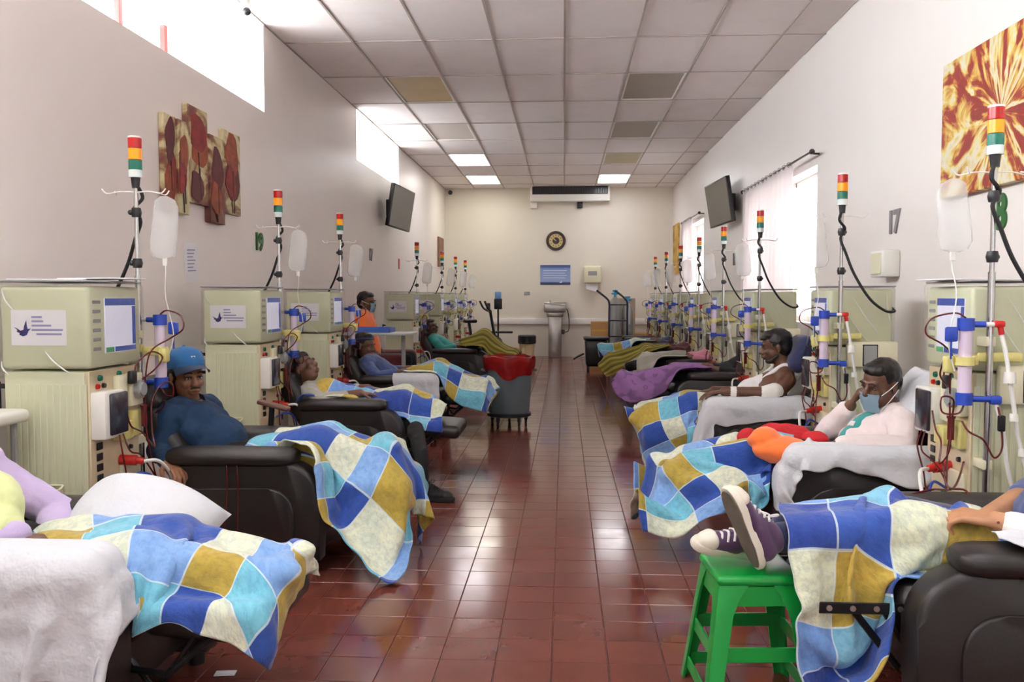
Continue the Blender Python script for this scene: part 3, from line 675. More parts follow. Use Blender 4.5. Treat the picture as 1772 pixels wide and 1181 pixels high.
# ================================================================== recliners
def make_recliner(footrest=True):
    t = thing('recliner', 'x', 'recliner', (0, 0, 0), 0, 'dark leather recliners in two rows')
    L = M['leather']
    for s in (-1, 1):
        y0, y1 = (0.255, 0.385) if s > 0 else (-0.385, -0.255)
        # side panel with a rounded shoulder at the front
        poly = [(-0.36, 0.06), (0.36, 0.06)] + [(0.365, 0.27)] + arc(0.20, 0.36, 0.165, 0, 90, 8) + [(-0.36, 0.525)]
        bm = new(); prism(bm, poly, y0, y1, 'xz', 0.025, 3); sp_ = obj('side_panel', bm, L, t)
        # raised inner cushion of the panel leaves an arched groove
        yo = y1 if s > 0 else y0
        inner = [(-0.33, 0.09), (0.24, 0.09), (0.245, 0.23)] + arc(0.125, 0.285, 0.12, 0, 90, 7) + [(-0.33, 0.405)]
        bm = new(); prism(bm, inner, yo - 0.012, yo + 0.012, 'xz', 0.010, 3); obj('panel_pad', bm, L, sp_)
        # arm pad
        yc = s * 0.325
        bm = new()
        ring = []
        prof = [(-0.37, 0.2), (-0.365, 0.75), (-0.33, 0.96), (-0.2, 1.0), (0.03, 1.0), (0.17, 0.98), (0.22, 0.88), (0.245, 0.6), (0.252, 0.15)]
        for (x, k) in prof:
            ring.append([bm.verts.new((x, yc + 0.090 * k * math.copysign(abs(math.cos(a)) ** 0.7, math.cos(a)), 0.545 + 0.045 * k * math.copysign(abs(math.sin(a)) ** 0.8, math.sin(a)))) for a in [2 * PI * i / 20 for i in range(20)]])
        for a, b_ in zip(ring, ring[1:]):
            for i in range(20): bm.faces.new((a[i], a[(i + 1) % 20], b_[(i + 1) % 20], b_[i]))
        bm.faces.new(ring[0]); bm.faces.new(ring[-1][::-1])
        obj('armrest', bm, L, t)
    bm = new(); rbox(bm, (-0.33, -0.262, 0.10), (0.30, 0.262, 0.30), 0.02, 2); obj('base_frame', bm, L, t)
    bm = new(); rbox(bm, (-0.30, -0.25, 0.28), (0.37, 0.25, 0.425), 0.05, 4)
    for v in bm.verts:
        if v.co.z > 0.41: v.co.z += 0.018 * math.cos(v.co.y * 5.5)
    obj('seat', bm, L, t)
    A = math.radians(32)
    R = Matrix.Translation((-0.24, 0, 0.39)) @ Matrix.Rotation(-A, 4, 'Y')
    bm = new(); rbox(bm, (-0.15, -0.25, -0.02), (0.0, 0.25, 0.46), 0.05, 4, R); bk = obj('backrest', bm, L, t)
    bm = new(); rbox(bm, (-0.14, -0.24, 0.43), (0.025, 0.24, 0.62), 0.06, 4, R); obj('headrest', bm, L, bk)
    if footrest:
        R2 = Matrix.Translation((0.38, 0, 0.385)) @ Matrix.Rotation(math.radians(4), 4, 'Y')
        bm = new(); rbox(bm, (0.0, -0.24, -0.07), (0.37, 0.24, 0.025), 0.04, 4, R2); obj('footrest', bm, L, t)
        for s in (-1, 1):
            bm = new(); tube(bm, [(0.25, s * 0.235, 0.24), (0.46, s * 0.235, 0.21), (0.62, s * 0.235, 0.345)], 0.011, n=6, smooth=False); tube(bm, [(0.28, s * 0.22, 0.33), (0.42, s * 0.22, 0.15), (0.56, s * 0.22, 0.35)], 0.010, n=6, smooth=False); obj('link_bar', bm, M['black_metal'], t)
    else:
        for s in (-1, 1):
            bm = new()
            rbox(bm, (0.30, s * 0.235 - 0.004, 0.345), (0.62, s * 0.235 + 0.004, 0.38), 0.002, 1, Matrix.Rotation(0.0, 4, 'Y'))
            tube(bm, [(0.40, s * 0.225, 0.35), (0.31, s * 0.225, 0.20)], 0.012, n=6, smooth=False); tube(bm, [(0.50, s * 0.225, 0.36), (0.36, s * 0.225, 0.18)], 0.012, n=6, smooth=False)
            obj('link_bar', bm, M['black_metal'], t)
            for k in range(4):
                bm = new(); cyl(bm, (0.36 + 0.07 * k, s * 0.235 - s * 0.009, 0.363), (0.36 + 0.07 * k, s * 0.235 + s * 0.009, 0.363), 0.009, n=8); obj('bolt', bm, M['steel'], t)
    for sx in (-0.30, 0.30):
        for sy in (-0.33, 0.33):
            bm = new(); cyl(bm, (sx, sy, 0.0), (sx, sy, 0.07), 0.028, 0.032, n=12); obj('foot', bm, M['black_pl'], t)
    return t
proto_c = make_recliner(); proto_c2 = make_recliner(False)
CH = {}
cpos = {'L1': (-1.60, 2.62, 0, 'dark recliner at the lower left under the white sheet and pillow'),
        'L2': (-1.50, 4.32, 0, 'dark brown recliner of the person in the blue cap'),
        'L3': (-1.48, 6.28, 0, 'dark recliner behind the blue cap person, tangled patchwork blanket on its arm'),
        'L4': (-1.48, 8.08, 0, 'dark recliner of the person with the headband'),
        'L5': (-1.45, 12.25, 0, 'dark recliner at the far left with the olive blanket'),
        'R2': (1.38, 4.48, PI, 'dark recliner of the person in the pale jacket, white sheet over its arm'),
        'R3': (1.32, 6.36, PI, 'dark recliner of the person in the white tank top'),
        'R4': (1.42, 8.62, PI, 'dark recliner under the purple flowered blanket'),
        'R5': (1.42, 10.30, PI, 'dark recliner under the plain grey blanket'),
        'R6': (1.42, 12.00, PI, 'dark recliner under the olive striped blanket'),
        'R7': (1.42, 13.80, PI, 'dark recliner under the blue blanket near the hand truck'),
        'R8': (1.32, 15.75, PI, 'empty black recliner in front of the cardboard boxes')}
for k, (key, (x, y, rz, lab)) in enumerate(cpos.items()):
    o = proto_c if k == 0 else copy_tree(proto_c)
    o.location = (x, y, 0); o.rotation_euler = (0, 0, rz); o['label'] = lab; CH[key] = o
proto_c2.location = (1.37, 2.86, 0); proto_c2.rotation_euler = (0, 0, PI); proto_c2['label'] = 'dark recliner at the lower right beside the green stool'; CH['R1'] = proto_c2
bm = new(); rbox(bm, (-0.09, -0.03, -0.012), (0.09, 0.03, 0.012), 0.008, 2, Matrix.Translation((-0.10, 0.36, 0.70)) @ Matrix.Rotation(math.radians(14), 4, 'Y')); pa = obj('arm_paddle', bm, mat('brown_wood', (92, 58, 44), 0.45, var=0.15, vscale=15), CH['L2'])
bm = new(); cyl(bm, (-0.12, 0.36, 0.56), (-0.11, 0.36, 0.70), 0.016, n=10); obj('paddle_post', bm, M['black_metal'], CH['L2'])
def chair_point(key, x, y, z):
    o = CH[key]; s = -1 if abs(o.rotation_euler[2]) > 1 else 1
    return Vector((o.location.x + s * x, o.location.y + s * y, z))
# ================================================================== people: one continuous skin surface each
def capsule(bm, p0, p1, r0, r1, n=14, h=5):
    p0, p1 = Vector(p0), Vector(p1); d = p1 - p0; L = d.length
    if L < 1e-6: ball(bm, p0, max(r0, r1), u=n, v=8); return
    q = d.to_track_quat('Z', 'Y').to_matrix(); prof = []
    for i in range(h + 1):
        a = -PI / 2 + (PI / 2) * i / h; prof.append((r0 * math.cos(a), r0 * math.sin(a)))
    for i in range(h + 1):
        a = (PI / 2) * i / h; prof.append((r1 * math.cos(a), L + r1 * math.sin(a)))
    lathe(bm, [(0 if r < 1e-4 else r, z) for r, z in prof], p0, n, q)
def frame(f, u):
    f = Vector(f).normalized(); u = Vector(u); u = (u - f * u.dot(f)).normalized(); r = f.cross(u)
    return Matrix((f, -r, u)).transposed()          # columns: x=forward, y=left, z=up
def put(bm, parts):
    for p in parts:
        if p[0] == 'c': capsule(bm, *p[1:])
        else: ball(bm, p[1], p[2], p[3] if len(p) > 3 else None, 18, 12)
_TEX = {}
_TS = bpy.data.scenes.new('shaping')
def solid(name, parts, m, parent, voxel=0.006, smooth=6, wrinkle=0.0, wscale=14, extra=None, cut=None):
    """union of tapered capsules / ellipsoids -> one closed continuous surface"""
    bm = new(); put(bm, parts)
    if extra: extra(bm)
    bmesh.ops.recalc_face_normals(bm, faces=bm.faces[:])
    me = bpy.data.meshes.new('tmp'); bm.to_mesh(me); bm.free()
    o = bpy.data.objects.new('tmp', me); _TS.collection.objects.link(o)
    md = o.modifiers.new('r', 'REMESH'); md.mode = 'VOXEL'; md.voxel_size = voxel; md.use_smooth_shade = True
    sm = o.modifiers.new('s', 'SMOOTH'); sm.factor = 0.5; sm.iterations = smooth
    if wrinkle:
        for sc_, k in ((1.6 / wscale, 1.6), (0.6 / wscale, 0.6)):
            key = round(sc_, 4)
            if key not in _TEX:
                tx = bpy.data.textures.new('folds', 'CLOUDS'); tx.noise_scale = sc_; tx.noise_basis = 'ORIGINAL_PERLIN'; tx.noise_depth = 1; _TEX[key] = tx
            dm = o.modifiers.new('d', 'DISPLACE'); dm.texture = _TEX[key]; dm.texture_coords = 'LOCAL'; dm.strength = wrinkle * k * 2.2; dm.mid_level = 0.45
    _TS.view_layers[0].update(); dg = _TS.view_layers[0].depsgraph
    out = bpy.data.meshes.new_from_object(o.evaluated_get(dg)); out.name = name
    bpy.data.objects.remove(o); bpy.data.meshes.remove(me)
    out.materials.clear()
    out.polygons.foreach_set('use_smooth', [True] * len(out.polygons))
    return link_mesh(name, out, m, parent, True)
def head_parts(c, f, u, s=1.0, chub=1.0):
    F = frame(f, u); c = Vector(c)
    def p(x, y, z): return c + F @ Vector((x * s, y * s, z * s))
    E = lambda x, y, z, a, b, d: ('e', p(x, y, z), (a * s, b * s, d * s), F)
    C = lambda a, b, r0, r1: ('c', p(*a), p(*b), r0 * s, r1 * s)
    P = [E(-0.010, 0, 0.035, 0.096, 0.077, 0.085), E(0.018, 0, -0.035, 0.070, 0.060 * chub, 0.082), E(0.035, 0, -0.085, 0.040, 0.038 * chub, 0.030),
         C((0.086, 0, 0.012), (0.108, 0, -0.028), 0.010, 0.015), E(0.098, 0.013, -0.032, 0.012, 0.010, 0.009), E(0.098, -0.013, -0.032, 0.012, 0.010, 0.009),
         C((0.086, -0.020, -0.060), (0.086, 0.020, -0.060), 0.009, 0.009), C((0.090, -0.010, -0.058), (0.090, 0.010, -0.058), 0.010, 0.010), C((0.084, -0.015, -0.072), (0.084, 0.015, -0.072), 0.011, 0.011),
         C((0.080, -0.042, 0.024), (0.086, -0.012, 0.020), 0.011, 0.010), C((0.080, 0.042, 0.024), (0.086, 0.012, 0.020), 0.011, 0.010),
         E(0.066, 0.036, -0.028, 0.022, 0.022, 0.02), E(0.066, -0.036, -0.028, 0.022, 0.022, 0.02),
         E(0.074, 0.031, 0.003, 0.013, 0.016, 0.010), E(0.074, -0.031, 0.003, 0.013, 0.016, 0.010)]
    for sy in (-1, 1):
        P += [E(-0.012, sy * 0.079, -0.005, 0.018, 0.008, 0.030), E(-0.008, sy * 0.080, -0.030, 0.010, 0.007, 0.012)]
    return P
def face_bits(t, c, f, u, s=1.0, brow=(20, 14, 12), eyes=True, lips=None):
    F = frame(f, u); c = Vector(c)
    def p(x, y, z): return c + F @ Vector((x * s, y * s, z * s))
    for sy in (-1, 1):
        bm = new(); tube(bm, [p(0.086, sy * 0.050, 0.024), p(0.0935, sy * 0.034, 0.031), p(0.0975, sy * 0.014, 0.027)], 0.004 * s, n=6, k=4); obj('eyebrow', bm, M['hair'], t, True)
        if eyes:
            bm = new(); ball(bm, p(0.0795, sy * 0.031, 0.002), (0.0095 * s, 0.013 * s, 0.0058 * s), F, 12, 8); e = obj('eye', bm, M['eye_white'], t, True)
            bm = new(); ball(bm, p(0.0862, sy * 0.031, 0.002), (0.0035 * s, 0.0056 * s, 0.0054 * s), F, 10, 6); obj('iris', bm, M['black_pl'], e, True)
            bm = new(); tube(bm, [p(0.082, sy * 0.046, 0.003), p(0.0895, sy * 0.032, 0.0095), p(0.088, sy * 0.017, 0.004)], 0.003 * s, n=6, k=4); obj('eyelid', bm, M['hair'], t, True)
    bm = new(); tube(bm, [p(0.090, -0.021, -0.0655), p(0.0985, -0.008, -0.064), p(0.0985, 0.008, -0.064), p(0.090, 0.021, -0.0655)], 0.0035 * s, n=6, k=4); obj('mouth', bm, lips or M['lips'], t, True)
def hand_parts(w, d, n, size=1.0, curl=0.6, side=1, spread=0.16, thumb=0.7):
    """w wrist, d hand direction, n palm normal (palm faces n), side=+1 thumb on d x n side"""
    w, d, n = Vector(w), Vector(d).normalized(), Vector(n); n = (n - d * n.dot(d)).normalized(); a = d.cross(n) * side
    P = []; s = size
    offs = (0.030, 0.010, -0.010, -0.029); lens = ((.042, .026, .02), (.047, .03, .022), (.043, .028, .021), (.034, .021, .018)); pal = (.088, .090, .086, .079)
    for k in range(4):
        b = w + d * (0.012 * s) + a * (offs[k] * 0.62 * s); kn = w + d * (pal[k] * s) + a * (offs[k] * s)
        P.append(('c', b, kn, 0.015 * s, 0.0115 * s))
        dirn = (d + a * (offs[k] * spread / 0.03)).normalized(); pos = kn; ang = curl * 0.55
        r = 0.0098 * s
        for L in lens[k]:
            dd = (dirn * math.cos(ang) + n * math.sin(ang)); q = pos + dd * (L * s); P.append(('c', pos, q, r, r * 0.92)); pos = q; ang += curl * 0.9; r *= 0.93
    t0 = w + d * (0.022 * s) + a * (0.022 * s); dt = (d * 0.55 + a * 0.75 + n * thumb * 0.5).normalized(); t1 = t0 + dt * (0.045 * s)
    dt2 = (d * 0.85 + a * 0.25 + n * thumb * 0.6).normalized(); t2 = t1 + dt2 * (0.034 * s); t3 = t2 + (d * 0.9 + n * 0.45).normalized() * (0.024 * s)
    P += [('c', t0, t1, 0.016 * s, 0.0125 * s), ('c', t1, t2, 0.0118 * s, 0.0108 * s), ('c', t2, t3, 0.0105 * s, 0.009 * s)]
    return P
def lerp(a, b, t): return Vector(a).lerp(Vector(b), t)
def torso_parts(nk, shL, shR, hip, w=0.14, g=0.0, belly=1.0):
    """nk neck base, shoulders, hip centre (Vectors); g = cloth thickness"""
    shL, shR, nk, hip = map(Vector, (shL, shR, nk, hip)); mid = (shL + shR) / 2
    ax = (mid - hip); sd = (shL - shR).normalized(); fwd = sd.cross(ax.normalized())
    F = Matrix((fwd, sd, ax.normalized())).transposed() if True else None
    F = frame(fwd, ax)
    hw = (shL - shR).length / 2
    P = [('e', hip + ax * 0.72, (0.108 + g, hw * 0.90 + g, ax.length * 0.40 + g), F), ('e', hip + ax * 0.36 + F @ Vector((0.015 * belly, 0, 0)), (0.106 * belly + g, 0.142 + g, ax.length * 0.42), F),
         ('e', hip + ax * 0.02, (0.112 + g, 0.158 + g, 0.12 + g), F),
         ('c', shL - sd * 0.02, shR + sd * 0.02, 0.066 + g, 0.066 + g), ('c', lerp(nk, shL, 0.15), shL - sd * 0.01, 0.062 + g, 0.058 + g), ('c', lerp(nk, shR, 0.15), shR + sd * 0.01, 0.062 + g, 0.058 + g)]
    return P
def arm_parts(sh, el, wr, g=0.0, s=1.0, upto=1.0):
    P = [('c', sh, el, 0.054 * s + g, 0.042 * s + g)]
    e = lerp(el, wr, upto)
    P.append(('c', el, lerp(el, e, 0.35), 0.043 * s + g, 0.042 * s + g)); P.append(('c', lerp(el, e, 0.3), e, 0.042 * s + g, (0.030 if upto > 0.9 else 0.036) * s + g))
    return P
def leg_parts(hp, kn, an, g=0.0, s=1.0):
    return [('c', hp, lerp(hp, kn, 0.5), 0.082 * s + g, 0.074 * s + g), ('c', lerp(hp, kn, 0.45), kn, 0.074 * s + g, 0.056 * s + g), ('c', kn, lerp(kn, an, 0.35), 0.055 * s + g, 0.054 * s + g), ('c', lerp(kn, an, 0.3), an, 0.054 * s + g, 0.038 * s + g)]
def foot_parts(an, d, u, s=1.0):
    F = frame(d, u); an = Vector(an); p = lambda x, y, z: an + F @ Vector((x * s, y * s, z * s))
    return [('c', p(-0.03, 0, -0.035), p(0.06, 0, -0.05), 0.036 * s, 0.034 * s), ('c', p(0.05, 0.012, -0.052), p(0.155, 0.015, -0.062), 0.030 * s, 0.020 * s), ('c', p(0.05, -0.012, -0.052), p(0.145, -0.018, -0.062), 0.028 * s, 0.018 * s), ('c', p(0, 0, 0), p(0.05, 0, -0.04), 0.036 * s, 0.034 * s)]
def skin_mat(name, rgb):
    s = NT(name); b = s.b; c = lin(rgb); co = s.obj_co()
    d = tuple(x * 0.8 for x in c[:3]) + (1,); h = tuple(min(1, x * 1.12) for x in c[:3]) + (1,)
    s.l(s.ramp(s.noise(9, 4, 0.6, co), [(0.3, d), (0.7, h)]), b.inputs['Base Color'])
    b.inputs['Roughness'].default_value = 0.45; b.inputs['Subsurface Weight'].default_value = 0.08; b.inputs['Subsurface Radius'].default_value = (0.02, 0.008, 0.004)
    s.bump(s.noise(220, 2, 0.5, co), 0.12, 0.001)
    return s.m
M['skin_a'] = skin_mat('skin_tan', (136, 92, 66)); M['skin_b'] = skin_mat('skin_brown', (104, 68, 50)); M['skin_c'] = skin_mat('skin_deep', (92, 58, 40)); M['skin_d'] = skin_mat('skin_light_brown', (178, 128, 92))
M['hair'] = mat('black_hair', (18, 14, 13), 0.45, var=0.3, vscale=60, bump=0.5, bscale=140, bdist=0.003)
M['eye_white'] = mat('eye_white', (205, 198, 190), 0.25); M['lips'] = mat('lips', (92, 52, 44), 0.45)
def cloth_mat(name, rgb, rough=0.85, var=0.08, vscale=8, bump=0.35, bscale=300): return mat(name, rgb, rough, var=var, vscale=vscale, bump=bump, bscale=bscale, bdist=0.0015, sheen=0.25)
M['cap_blue'] = cloth_mat('cap_cloth', (58, 132, 196)); M['cap_brim'] = cloth_mat('cap_brim_cloth', (20, 62, 106)); M['shirt_blue'] = mat('blue_shirt_cloth', (9, 44, 76), 0.85, var=0.12, vscale=8, bump=0.3, bscale=250, bdist=0.002); M['mask'] = cloth_mat('mask_cloth', (176, 208, 226), bump=0.1)
M['jacket'] = cloth_mat('pale_jacket_cloth', (226, 212, 210)); M['teal'] = cloth_mat('teal_cloth', (26, 142, 136)); M['tank'] = cloth_mat('white_tank_cloth', (232, 230, 228)); M['black_cloth'] = mat('black_trousers', (15, 15, 16), 0.9, bump=0.3, bscale=200, bdist=0.002)
M['navy'] = cloth_mat('navy_cloth', (22, 30, 74)); M['lilac'] = cloth_mat('lilac_knit', (184, 166, 204), bump=0.6, bscale=180); M['lime'] = cloth_mat('lime_cloth', (216, 224, 160)); M['bandage'] = cloth_mat('white_bandage', (236, 233, 226))
M['orange'] = cloth_mat('orange_cloth', (236, 112, 40)); M['maroon'] = cloth_mat('maroon_cloth', (92, 16, 26)); M['red_cloth'] = cloth_mat('red_cloth', (176, 24, 34)); M['grey_cloth'] = cloth_mat('grey_cloth', (160, 158, 146)); M['denim'] = cloth_mat('denim_cloth', (40, 60, 110)); M['yellow_cloth'] = cloth_mat('yellow_cloth', (214, 190, 96)); M['pinkc'] = cloth_mat('pink_cloth', (196, 120, 140))
def mask_mesh(t, c, f, u, s=1.0, drop=0.0, loops=True):
    F = frame(f, u); c = Vector(c); bm = new(); rows = []
    for i in range(9):
        v = i / 8; row = []
        for j in range(13):
            a = (j / 12 - 0.5) * 2.0
            z = 0.000 - v * 0.105 - drop; bul = 0.112 - 0.010 * abs(v - 0.35) * 2 - 0.018 * max(0, v - 0.6)
            x = bul * math.cos(a * 0.80) ** 0.8 + 0.002 - 0.012 * drop * 20 * v * 0; y = 0.082 * math.sin(a * 0.95) * (1 - 0.22 * v)
            x += 0.0022 * math.cos(v * 20)
            row.append(bm.verts.new(c + F @ Vector((x * s, y * s, z * s))))
        rows.append(row)
    for a, b_ in zip(rows, rows[1:]):
        for j in range(12): bm.faces.new((a[j], a[j + 1], b_[j + 1], b_[j]))
    r = bmesh.ops.solidify(bm, geom=bm.faces[:], thickness=0.002)
    o = obj('face_mask', bm, M['mask'], t, True)
    if loops:
        for sy in (-1, 1):
            bm = new(); q = lambda x, y, z: c + F @ Vector((x * s, y * s, z * s))
            tube(bm, [q(0.065, sy * 0.064, -0.012 - drop), q(0.02, sy * 0.080, 0.004 - drop * 0.5), q(-0.022, sy * 0.090, 0.022)], 0.0022, n=5); tube(bm, [q(0.060, sy * 0.052, -0.095 - drop), q(0.015, sy * 0.076, -0.055 - drop * 0.5), q(-0.028, sy * 0.088, -0.02)], 0.0022, n=5)
            obj('ear_loop', bm, M['tank'], o, True)
def hair_cap(t, c, f, u, s=1.0, parts=None, name='hair', m=None, low=-0.02):
    F = frame(f, u); c = Vector(c); p = lambda x, y, z: c + F @ Vector((x * s, y * s, z * s))
    E = lambda x, y, z, a, b, d: ('e', p(x, y, z), (a * s, b * s, d * s), F)
    P = [E(-0.022, 0, 0.045, 0.094, 0.083, 0.086), E(-0.050, 0, 0.0, 0.062, 0.076, 0.075), E(0.03, 0, 0.085, 0.055, 0.065, 0.035)]
    if parts: P += [E(*q) for q in parts]
    return solid(name, P, m or M['hair'], t, 0.007, 3, 0.003, 60)
# ================================================================== draped cloth (small position-based solver)
def rbf_init(nu, nv, w, h, pins):
    U, V = np.meshgrid(np.linspace(0, 1, nu), np.linspace(0, 1, nv), indexing='ij')
    q = np.array([(u * w, v * h) for (u, v) in pins]); t = np.array([tuple(p) for p in pins.values()], float)
    n = len(q); d = np.linalg.norm(q[:, None] - q[None], axis=2)
    A = np.zeros((n + 3, n + 3)); A[:n, :n] = d; A[:n, n] = 1; A[:n, n + 1:] = q; A[n, :n] = 1; A[n + 1:, :n] = q.T
    B = np.zeros((n + 3, 3)); B[:n] = t
    S = np.linalg.lstsq(A, B, rcond=None)[0]
    g = np.stack([U.ravel() * w, V.ravel() * h], 1)
    K = np.linalg.norm(g[:, None] - q[None], axis=2)
    X = K @ S[:n] + S[n] + g @ S[n + 1:]
    return X.reshape(nu, nv, 3)
def drape(w, h, pins, colliders, nu=44, nv=36, steps=110, iters=7, gap=0.018, jitter=0.006, seed=1, hold=True, grav=4.5, release=0.0, taper=None, crease=0.022):
    """colliders: ('c', p0, p1, r) capsules, ('b', lo, hi) boxes; floor is z=0; pins {(u,v): point}"""
    rng = np.random.default_rng(seed)
    X = rbf_init(nu, nv, w, h, pins); X += rng.normal(0, jitter, X.shape)
    X[..., 2] = np.maximum(X[..., 2], 0.01)
    Wt = np.ones((nu, nv)); pin_ix = []
    for (u, v), p in pins.items():
        i, j = int(round(u * (nu - 1))), int(round(v * (nv - 1))); pin_ix.append((i, j, np.array(tuple(p), float)))
        if hold: Wt[i, j] = 0.0
    V_ = np.zeros_like(X); du, dv = w / (nu - 1), h / (nv - 1); dt = 1 / 45
    caps = [(np.array(tuple(c[1])), np.array(tuple(c[2])), c[3]) for c in colliders if c[0] == 'c']; boxes = [(np.array(c[1], float), np.array(c[2], float)) for c in colliders if c[0] == 'b']
    def con(a, b, L, k, only_max=False):
        A, B = X[a], X[b]; d = B - A; l = np.sqrt(np.einsum('ijk,ijk->ij', d, d))[..., None] + 1e-9
        wa, wb = Wt[a][..., None], Wt[b][..., None]; s = wa + wb; s = np.where(s == 0, 1, s)
        e = (l - L)
        if only_max: e = np.maximum(e, 0)
        c = d / l * e / s * k
        X[a] = A + c * wa; X[b] = B - c * wb
    s_ = np.s_
    def sets(o, ax):
        out = []
        for st in range(2 * o if o > 1 else 2):
            pass
        return out
    def collide():
        lo_ = X.reshape(-1, 3).min(0); hi_ = X.reshape(-1, 3).max(0)
        for a, b, r in caps:
            if np.any(lo_ > np.maximum(a, b) + r + 0.03) or np.any(hi_ < np.minimum(a, b) - r - 0.03): continue
            ab = b - a; L2 = ab @ ab + 1e-9
            t = np.clip(((X - a) @ ab) / L2, 0, 1); c = a + t[..., None] * ab; d = X - c; l = np.sqrt(np.einsum('ijk,ijk->ij', d, d)); R = r + gap
            m = l < R
            if m.any():
                n = d[m] / (l[m][:, None] + 1e-9); n[:, 2] = np.maximum(n[:, 2], -0.05) + 0.12; n /= np.linalg.norm(n, axis=1, keepdims=True)
                X[m] += n * (R - l[m])[:, None] * Wt[m][:, None]
        for lo, hi in boxes:
            a, b = lo - gap, hi + gap
            m = np.all((X > a) & (X < b), axis=-1)
            if m.any():
                x = X[m]; dist = np.stack([x[:, 0] - a[0], b[0] - x[:, 0], x[:, 1] - a[1], b[1] - x[:, 1], b[2] - x[:, 2]], 1)
                k = dist.argmin(1); y = x.copy()
                for q, (axis, val) in enumerate(((0, a[0]), (0, b[0]), (1, a[1]), (1, b[1]), (2, b[2]))):
                    y[k == q, axis] = val
                X[m] = np.where(Wt[m][:, None] > 0, y, x)
        X[..., 2] = np.maximum(X[..., 2], 0.008)
    def settle(Xn):
        X[...] = Xn; collide(); return X
    # constraint index pairs
    TS = np.array([1.0 if taper is None else taper(i / (nu - 1)) for i in range(nu)])
    cons = []
    for st in (0, 1):
        cons.append(((s_[st:nu - 1:2], s_[:]), (s_[st + 1:nu:2], s_[:]), du, 1.0)); cons.append(((s_[:], s_[st:nv - 1:2]), (s_[:], s_[st + 1:nv:2]), dv, 1.0))
    dg = math.hypot(du, dv)
    for st in (0, 1):
        cons.append(((s_[st:nu - 1:2], s_[0:nv - 1]), (s_[st + 1:nu:2], s_[1:nv]), dg, 0.35)); cons.append(((s_[st:nu - 1:2], s_[1:nv]), (s_[st + 1:nu:2], s_[0:nv - 1]), dg, 0.35))
    for st in (0, 1, 2, 3):
        if st < nu - 2: cons.append(((s_[st:nu - 2:4], s_[:]), (s_[st + 2:nu:4], s_[:]), 2 * du, 0.10))
        if st < nv - 2: cons.append(((s_[:], s_[st:nv - 2:4]), (s_[:], s_[st + 2:nv:4]), 2 * dv, 0.10))
    def fit(a, b):
        A = X[a]; B = X[b]; n0, n1 = min(A.shape[0], B.shape[0]), min(A.shape[1], B.shape[1]); return n0, n1
    fixed = []
    for a, b, L, k in cons:
        def cutix(ix, n0, n1):
            r = []
            for sl, n, N in ((ix[0], n0, nu), (ix[1], n1, nv)):
                idx = list(range(*sl.indices(N)))[:n]; r.append(np.array(idx))
            return np.ix_(*r)
        n0, n1 = fit(a, b); ia, ib = cutix(a, n0, n1), cutix(b, n0, n1)
        if taper is not None:
            rows = ia[0].ravel()
            if np.array_equal(ia[0], ib[0]): L = (L * TS[rows])[:, None, None]
            elif abs(L - dg) < 1e-9: L = np.hypot(du, dv * TS[rows])[:, None, None]
        fixed.append((ia, ib, L, k))
    for st in range(steps):
        if release and st > steps * release: Wt[:] = 1.0
        P0 = X.copy(); V_[..., 2] -= grav * dt; V_ *= 0.93; X += V_ * dt * Wt[..., None]
        for i, j, p in pin_ix:
            if Wt[i, j] == 0: X[i, j] = p
        for it in range(iters):
            for a, b, L, k in fixed: con(a, b, L, k)
            if it == 3: collide()
        collide()
        V_ = (X - P0) / dt
        sp = np.linalg.norm(V_, axis=-1, keepdims=True); V_ *= np.minimum(1, 2.0 / (sp + 1e-9))
    # ease the pinned spots, then settle on the colliders once more
    Wt[:] = 1.0; m = np.zeros((nu, nv))
    for i, j, p in pin_ix:
        ii, jj = np.meshgrid(np.arange(nu), np.arange(nv), indexing='ij'); m = np.maximum(m, np.exp(-((ii - i) ** 2 + (jj - j) ** 2) / 7.0))
    for _ in range(14):
        Y = np.pad(X, ((1, 1), (1, 1), (0, 0)), 'edge'); avg = (Y[2:, 1:-1] + Y[:-2, 1:-1] + Y[1:-1, 2:] + Y[1:-1, :-2]) / 4
        edge = np.ones((nu, nv)); edge[0] = edge[-1] = 0.25; edge[:, 0] = edge[:, -1] = 0.25
        X = X + (avg - X) * (0.12 + 0.7 * m * edge)[..., None] * np.where(m > 0.05, 1, 0.25)[..., None]
    # fine creases along the cloth normals
    tu = np.gradient(X, axis=0); tv = np.gradient(X, axis=1); N_ = np.cross(tu, tv); N_ /= np.linalg.norm(N_, axis=-1, keepdims=True) + 1e-9
    for i in range(nu):
        for j in range(nv):
            u, v = i * du, j * dv; a = abs(noise.noise(Vector((u * 5 + seed, v * 9, seed * 3.1)))) + 0.5 * noise.noise(Vector((u * 14, v * 11 + seed, 2.0)))
            X[i, j] += N_[i, j] * crease * (a - 0.25)
    for _ in range(3): X = settle(X)
    return X
